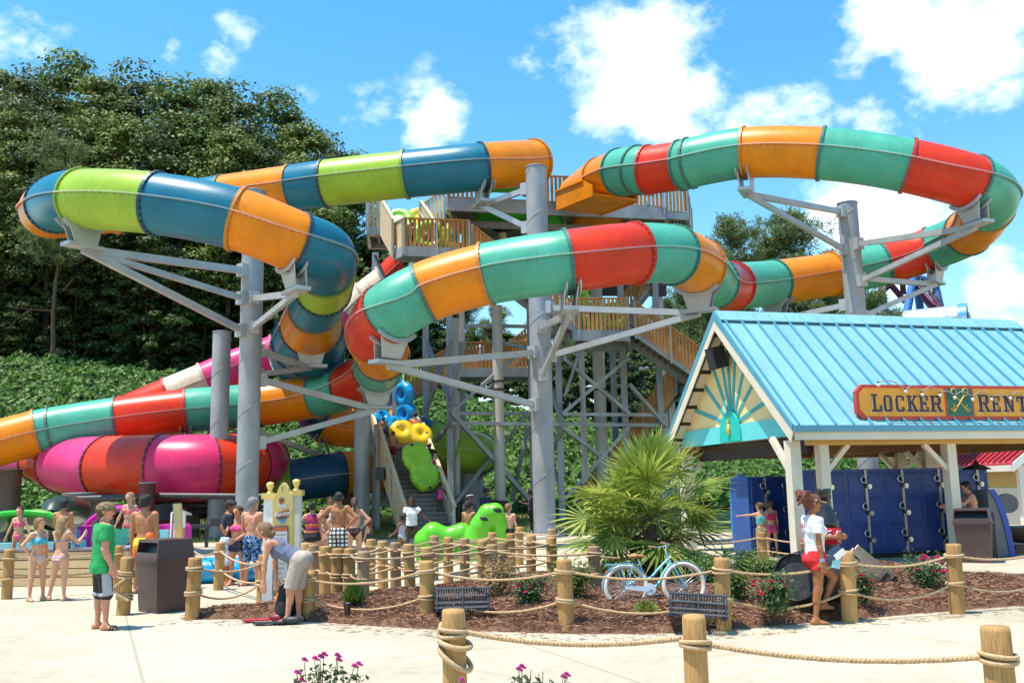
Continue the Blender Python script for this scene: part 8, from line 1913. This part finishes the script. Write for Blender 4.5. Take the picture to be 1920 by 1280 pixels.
# ------------------------------------------------------------------ things far behind
# roller coaster
RC = thing('roller_coaster', 'blue legged roller coaster with a dark red track far behind the locker roof', 'roller coaster', gd(1725, 135, 3)); CB_ = M('coaster_blue', (.05, .20, .55), .45, .08); CR_ = M('coaster_track', (.12, .02, .05), .5, .1); D_ = 135
def cp(u, v, o=0): return at(u, v, D_ + o)
for (u0, v0, u1, v1, o0, o1, w) in ((1714, 515, 1690, 640, 0, -3, .9), (1717, 515, 1733, 640, 0, 3, .9), (1752, 528, 1778, 640, 0, 4, .9), (1757, 545, 1752, 640, 0, -3, .8), (1650, 520, 1668, 640, 6, 6, .9), (1640, 560, 1632, 640, 8, 8, .7), (1600, 500, 1615, 640, 10, 10, .8)):
    mb = MB(); mb.tube([cp(u0, v0, o0), cp(u1, v1, o1)], w / 2 * 1.25, 8); mb.build('support', CB_, RC)
for (u0, v0, u1, v1) in ((1714, 517, 1760, 528), (1735, 527, 1758, 524)): mb = MB(); mb.tube([cp(u0, v0), cp(u1, v1)], .4, 8); mb.build('cross_tube', CB_, RC)
path = [q for s_ in spline([cp(1580, 480, 16), cp(1640, 500, 8), cp(1695, 500, 2), cp(1722, 522, 0), cp(1740, 552, -2), cp(1768, 580, -4), cp(1830, 604, -6)], 8) for q in s_[:-1]]
F4 = frames(path); mb = MB()
for sg in (-1, 1): mb.tube([f[0] + f[1] * .65 * sg for f in F4], .22, 6)
mb.tube([f[0] - f[2] * .8 for f in F4], .42, 8)
for f in F4:
    for sg in (-1, 1): mb.beam(f[0] + f[1] * .65 * sg, f[0] - f[2] * .8, .16)
mb.build('track', CR_, RC)
for (u0, v0, u1, v1) in ((1670, 533, 1697, 566), (1692, 527, 1694, 552), (1648, 552, 1672, 530)): mb = MB(); mb.tube([cp(u0, v0, 3), cp(u1, v1, 3)], .45, 8); mb.build('track_strut', CR_, RC)
mb = MB(); c = cp(1744, 540, -1)
for k in range(6): mb.beam(c + V((k * .5 - 1.2, 0, 1.8 - k * .5)), c + V((k * .5 - 1.2, 0, -.2 - k * .5)), .12)
mb.beam(c + V((-1.2, 0, 1.8)), c + V((1.4, 0, -.8)), .12); mb.beam(c + V((-1.2, 0, .6)), c + V((1.4, 0, -2.0)), .12); mb.build('catwalk', M('catwalk_grey', (.2, .2, .22), .5), RC)
# silver barrel roofed hall
HB = gd(1810, 108, 3); SV = M('silver_roofing', (.55, .58, .60), .35, .1, 2, .1, 5, metal=.5); RIMB = M('rim_blue', (.06, .28, .62), .4); BEI = M('beige_wall', (.46, .36, .28), .7, .08)
BH = thing('vaulted_hall', 'hall with a silver barrel roof and an arched blue-rimmed window far behind the locker roof', 'building', HB)
c0 = at(1816, 603, 108); r_ = 33 / F_PX * 108 * 1.0; axd = V((-.86, .50, 0)).normalized(); sdd = V((.50, .86, 0)).normalized(); sdd = V((axd.y, -axd.x, 0)); sdd = sdd if sdd.x > 0 else -sdd
def arch(c, r, n=18, a0=0, a1=PI): return [c + sdd * math.cos(a0 + (a1 - a0) * k / n) * r * .95 + V((0, 0, math.sin(a0 + (a1 - a0) * k / n) * r)) for k in range(n + 1)]
mb = MB(); Ls = 19.0; n_ = 17
for i in range(n_):
    A = arch(c0 + axd * (Ls * i / n_ + .9), r_); B_ = arch(c0 + axd * (Ls * (i + 1) / n_ + .86), r_); mb.add(A + B_, [(k, k + 1, 19 + k + 1, 19 + k) for k in range(18)], 0, True)
    mb.tube(arch(c0 + axd * (Ls * i / n_ + .9), r_ + .02), .05, 4)
mb.build('barrel_roof', SV, BH)
mb = MB(); A = arch(c0, r_ * 1.08); B_ = arch(c0 + axd * .95, r_ * 1.08); C__ = arch(c0, r_ * .80); mb.add(A + B_, [(k, k + 1, 19 + k + 1, 19 + k) for k in range(18)], 0, True); mb.build('rim', RIMB, BH)
mb = MB(); mb.add(A + C__, [(k + 1, k, 19 + k, 19 + k + 1) for k in range(18)], 0); mb.build('arch_face', M('pale_arch', (.60, .58, .54), .6), BH)
mb = MB(); mb.add(C__, [tuple(range(19))]); mb.build('wall', BEI, BH)
win = mb = MB(); W_ = [p - axd * .06 for p in arch(c0, r_ * .52)]; W_ = [p + V((0, 0, -.0)) for p in W_]; mb.add(W_ + [W_[-1] + V((0, 0, -2.0)), W_[0] + V((0, 0, -2.0))], [tuple(range(21))]); wo_ = mb.build('window', M('hall_glass', (.05, .07, .10), .12, .1), BH)
mb = MB()
for k in range(-2, 3): x = k * r_ * .2; zt = math.sqrt(max(0, (r_ * .52) ** 2 - (x / .95) ** 2)); mb.beam(c0 + sdd * x - axd * .14 + V((0, 0, -2)), c0 + sdd * x - axd * .14 + V((0, 0, zt)), .10)
for z in (-1.2, -.3, .5): mb.beam(c0 - sdd * r_ * .5 - axd * .14 + V((0, 0, z)), c0 + sdd * r_ * .5 - axd * .14 + V((0, 0, z)), .10)
mb.tube([p - axd * .1 for p in W_], .09, 5); mb.build('mullions', WHITE, wo_)
mb = MB(); w4 = [c0 - sdd * 5 + axd * .4, c0 + sdd * 5 + axd * .4, c0 + sdd * 5 + axd * 19, c0 - sdd * 5 + axd * 19]; mb.prism([V((p.x, p.y, 2)) for p in w4], V((0, 0, c0.z - 2.1))); mb.build('hall_body', BEI, BH)
for sg in (-1, 1):
    mb = MB(); mb.prism([c0 + sdd * sg * r_ * .9 + V((0, 0, .35)), c0 + sdd * sg * 6 + V((0, 0, -2.2)), c0 + sdd * sg * 6 + axd * 19 + V((0, 0, -2.2)), c0 + sdd * sg * r_ * .9 + axd * 19 + V((0, 0, .35))], V((0, 0, .2))); mb.build('side_roof', M('slate_blue_roof', (.10, .22, .36), .5), BH)
# yellow house with a red metal roof at the right
YH = thing('snack_house', 'yellow boarded house with a red metal roof behind the right locker end', 'building', gd(1900, 33, 0)); RED_R = M('red_roofing', (.46, .045, .06), .4, .1, 1.5, coat=.2); SIDY = M('yellow_siding', (.66, .48, .20), .6, .06)
e1_, e0_ = at(1897, 871, 30.5), at(1722, 884, 38.0); ez = e1_.z; e0_.z = ez
dd_ = (e1_ - e0_); RL = dd_.length; dd_.normalize(); bk_ = V((-dd_.y, dd_.x, 0)); bk_ = bk_ if bk_.x > 0 else -bk_; DP, RH = 7.0, 2.7
def hp(t, w, z): return e0_ + dd_ * t + bk_ * w + V((0, 0, z))
for w0_, w1_ in ((0, DP / 2), (DP, DP / 2)):
    mb = MB(); mb.prism([hp(0, w0_, 0), hp(RL, w0_, 0), hp(RL, w1_, RH), hp(0, w1_, RH)], V((0, 0, .06))); mb.build('roof', RED_R, YH)
mb = MB()
for i in range(int(RL / .42) + 1): mb.beam(hp(i * .42 + .05, 0, .10), hp(i * .42 + .05, DP / 2, RH + .10), .04, .07)
mb.build('roof_ribs', M('red_ribs', (.30, .02, .035), .4), YH)
mb = MB(); mb.beam(hp(-.02, .02, -.1), hp(RL, .02, -.1), .08, .2); mb.build('fascia', WHITE, YH)
for w0_ in (0, DP):
    mb = MB(); mb.prism([hp(RL + .03, w0_, .06), hp(RL + .03, DP / 2, RH + .06), hp(RL + .03, DP / 2, RH - .24), hp(RL + .03, w0_, -.22)], dd_ * .06); mb.build('rake_board', WHITE, YH)
def wall_strip(t0, t1, w, z0, z1, m_, nm_, n_):
    mb = MB()
    for k in range(n_):
        za, zb = z0 + (z1 - z0) * k / n_, z0 + (z1 - z0) * (k + 1) / n_; p, q = hp(t0, w, 0), hp(t1, w, 0); mb.prism([V((p.x, p.y, za)) - bk_ * .03, V((q.x, q.y, za)) - bk_ * .03, V((q.x, q.y, zb)), V((p.x, p.y, zb))], bk_ * .12)
    return mb.build(nm_, m_, YH)
wall_strip(.3, RL - .5, .5, 1.55, ez - .05, SIDY, 'upper_wall', 5); wall_strip(.3, RL - .5, .5, 0, 1.53, WHITE, 'lower_wall', 8)
p, q, r_, s_ = hp(RL - .5, .5, 0), hp(RL - .5, DP - .5, 0), hp(RL - .5, DP / 2, RH - .1), 0
mb = MB(); mb.prism([V((p.x, p.y, 1.55)), V((q.x, q.y, 1.55)), V((q.x, q.y, ez)), r_, V((p.x, p.y, ez))], -dd_ * .1); mb.build('gable_wall', SIDY, YH)
mb = MB(); mb.prism([V((p.x, p.y, 0)), V((q.x, q.y, 0)), V((q.x, q.y, 1.53)), V((p.x, p.y, 1.53))], -dd_ * .1); mb.build('gable_wainscot', WHITE, YH)
mb = MB(); mb.box(V((p.x, p.y, ez / 2)), (.2, .2, ez - .05)); mb.build('corner_post', WHITE, YH)
# small boat used as a planter at the right edge
bt = gp(1932, 1036); o = thing('rowboat', 'small dark rowboat on a brown stand at the right edge behind the kiosk', 'boat', bt); mb = MB(); secs = []
for k in range(9):
    t = k / 8; x = -.9 + 1.8 * t; w = .36 * math.sin(PI * min(1, .12 + t * .8)) + .03; z0 = .18 + .16 * (2 * t - 1) ** 2; secs.append([bt + V((x, w * math.cos(a), .62 + .10 * (2 * t - 1) ** 2 + (math.sin(a)) * (.44 - z0 * .3))) for a in [PI + PI * j / 8 for j in range(9)]])
mb.add(sum(secs, []), [(i * 9 + j, (i + 1) * 9 + j, (i + 1) * 9 + j + 1, i * 9 + j + 1) for i in range(8) for j in range(8)], 0, True); mb.build('hull', M('boat_brown', (.06, .03, .02), .5, .2), o)
mb = MB(); mb.tube([s_[0] for s_ in secs], .03, 6); mb.tube([s_[-1] for s_ in secs], .03, 6); mb.build('gunwale', M('boat_green', (.04, .12, .09), .4), o); mb = MB(); mb.box(bt + V((0, 0, .1)), (.9, .4, .2)); mb.build('stand', M('boat_stand', (.20, .09, .05), .7), o)
# small pale building behind the tower
ub = gd(1190, 84, 3); UB = thing('pump_house', 'small pale blue building with a white cornice glimpsed behind the tower', 'building', ub); a, b = at(1160, 780, 84), at(1230, 780, 84); z1 = at(1190, 728, 84).z
mb = MB(); mb.box(V(((a.x + b.x) / 2, a.y + 2, (z1 + 2) / 2)), (b.x - a.x, 4, z1 - 2 + 4)); mb.build('wall', M('pale_blue_wall', (.55, .66, .68), .6, .05), UB); mb = MB(); mb.box(V(((a.x + b.x) / 2, a.y + 2, z1 + 1.9)), (b.x - a.x + .5, 4.5, .4)); mb.build('cornice', WHITE, UB); mb = MB(); mb.box(V((a.x + .4, a.y - .1, z1 - .5)), (.9, .5, 5)); mb.build('pilaster', M('pale_pilaster', (.62, .70, .70), .6, .05), UB)
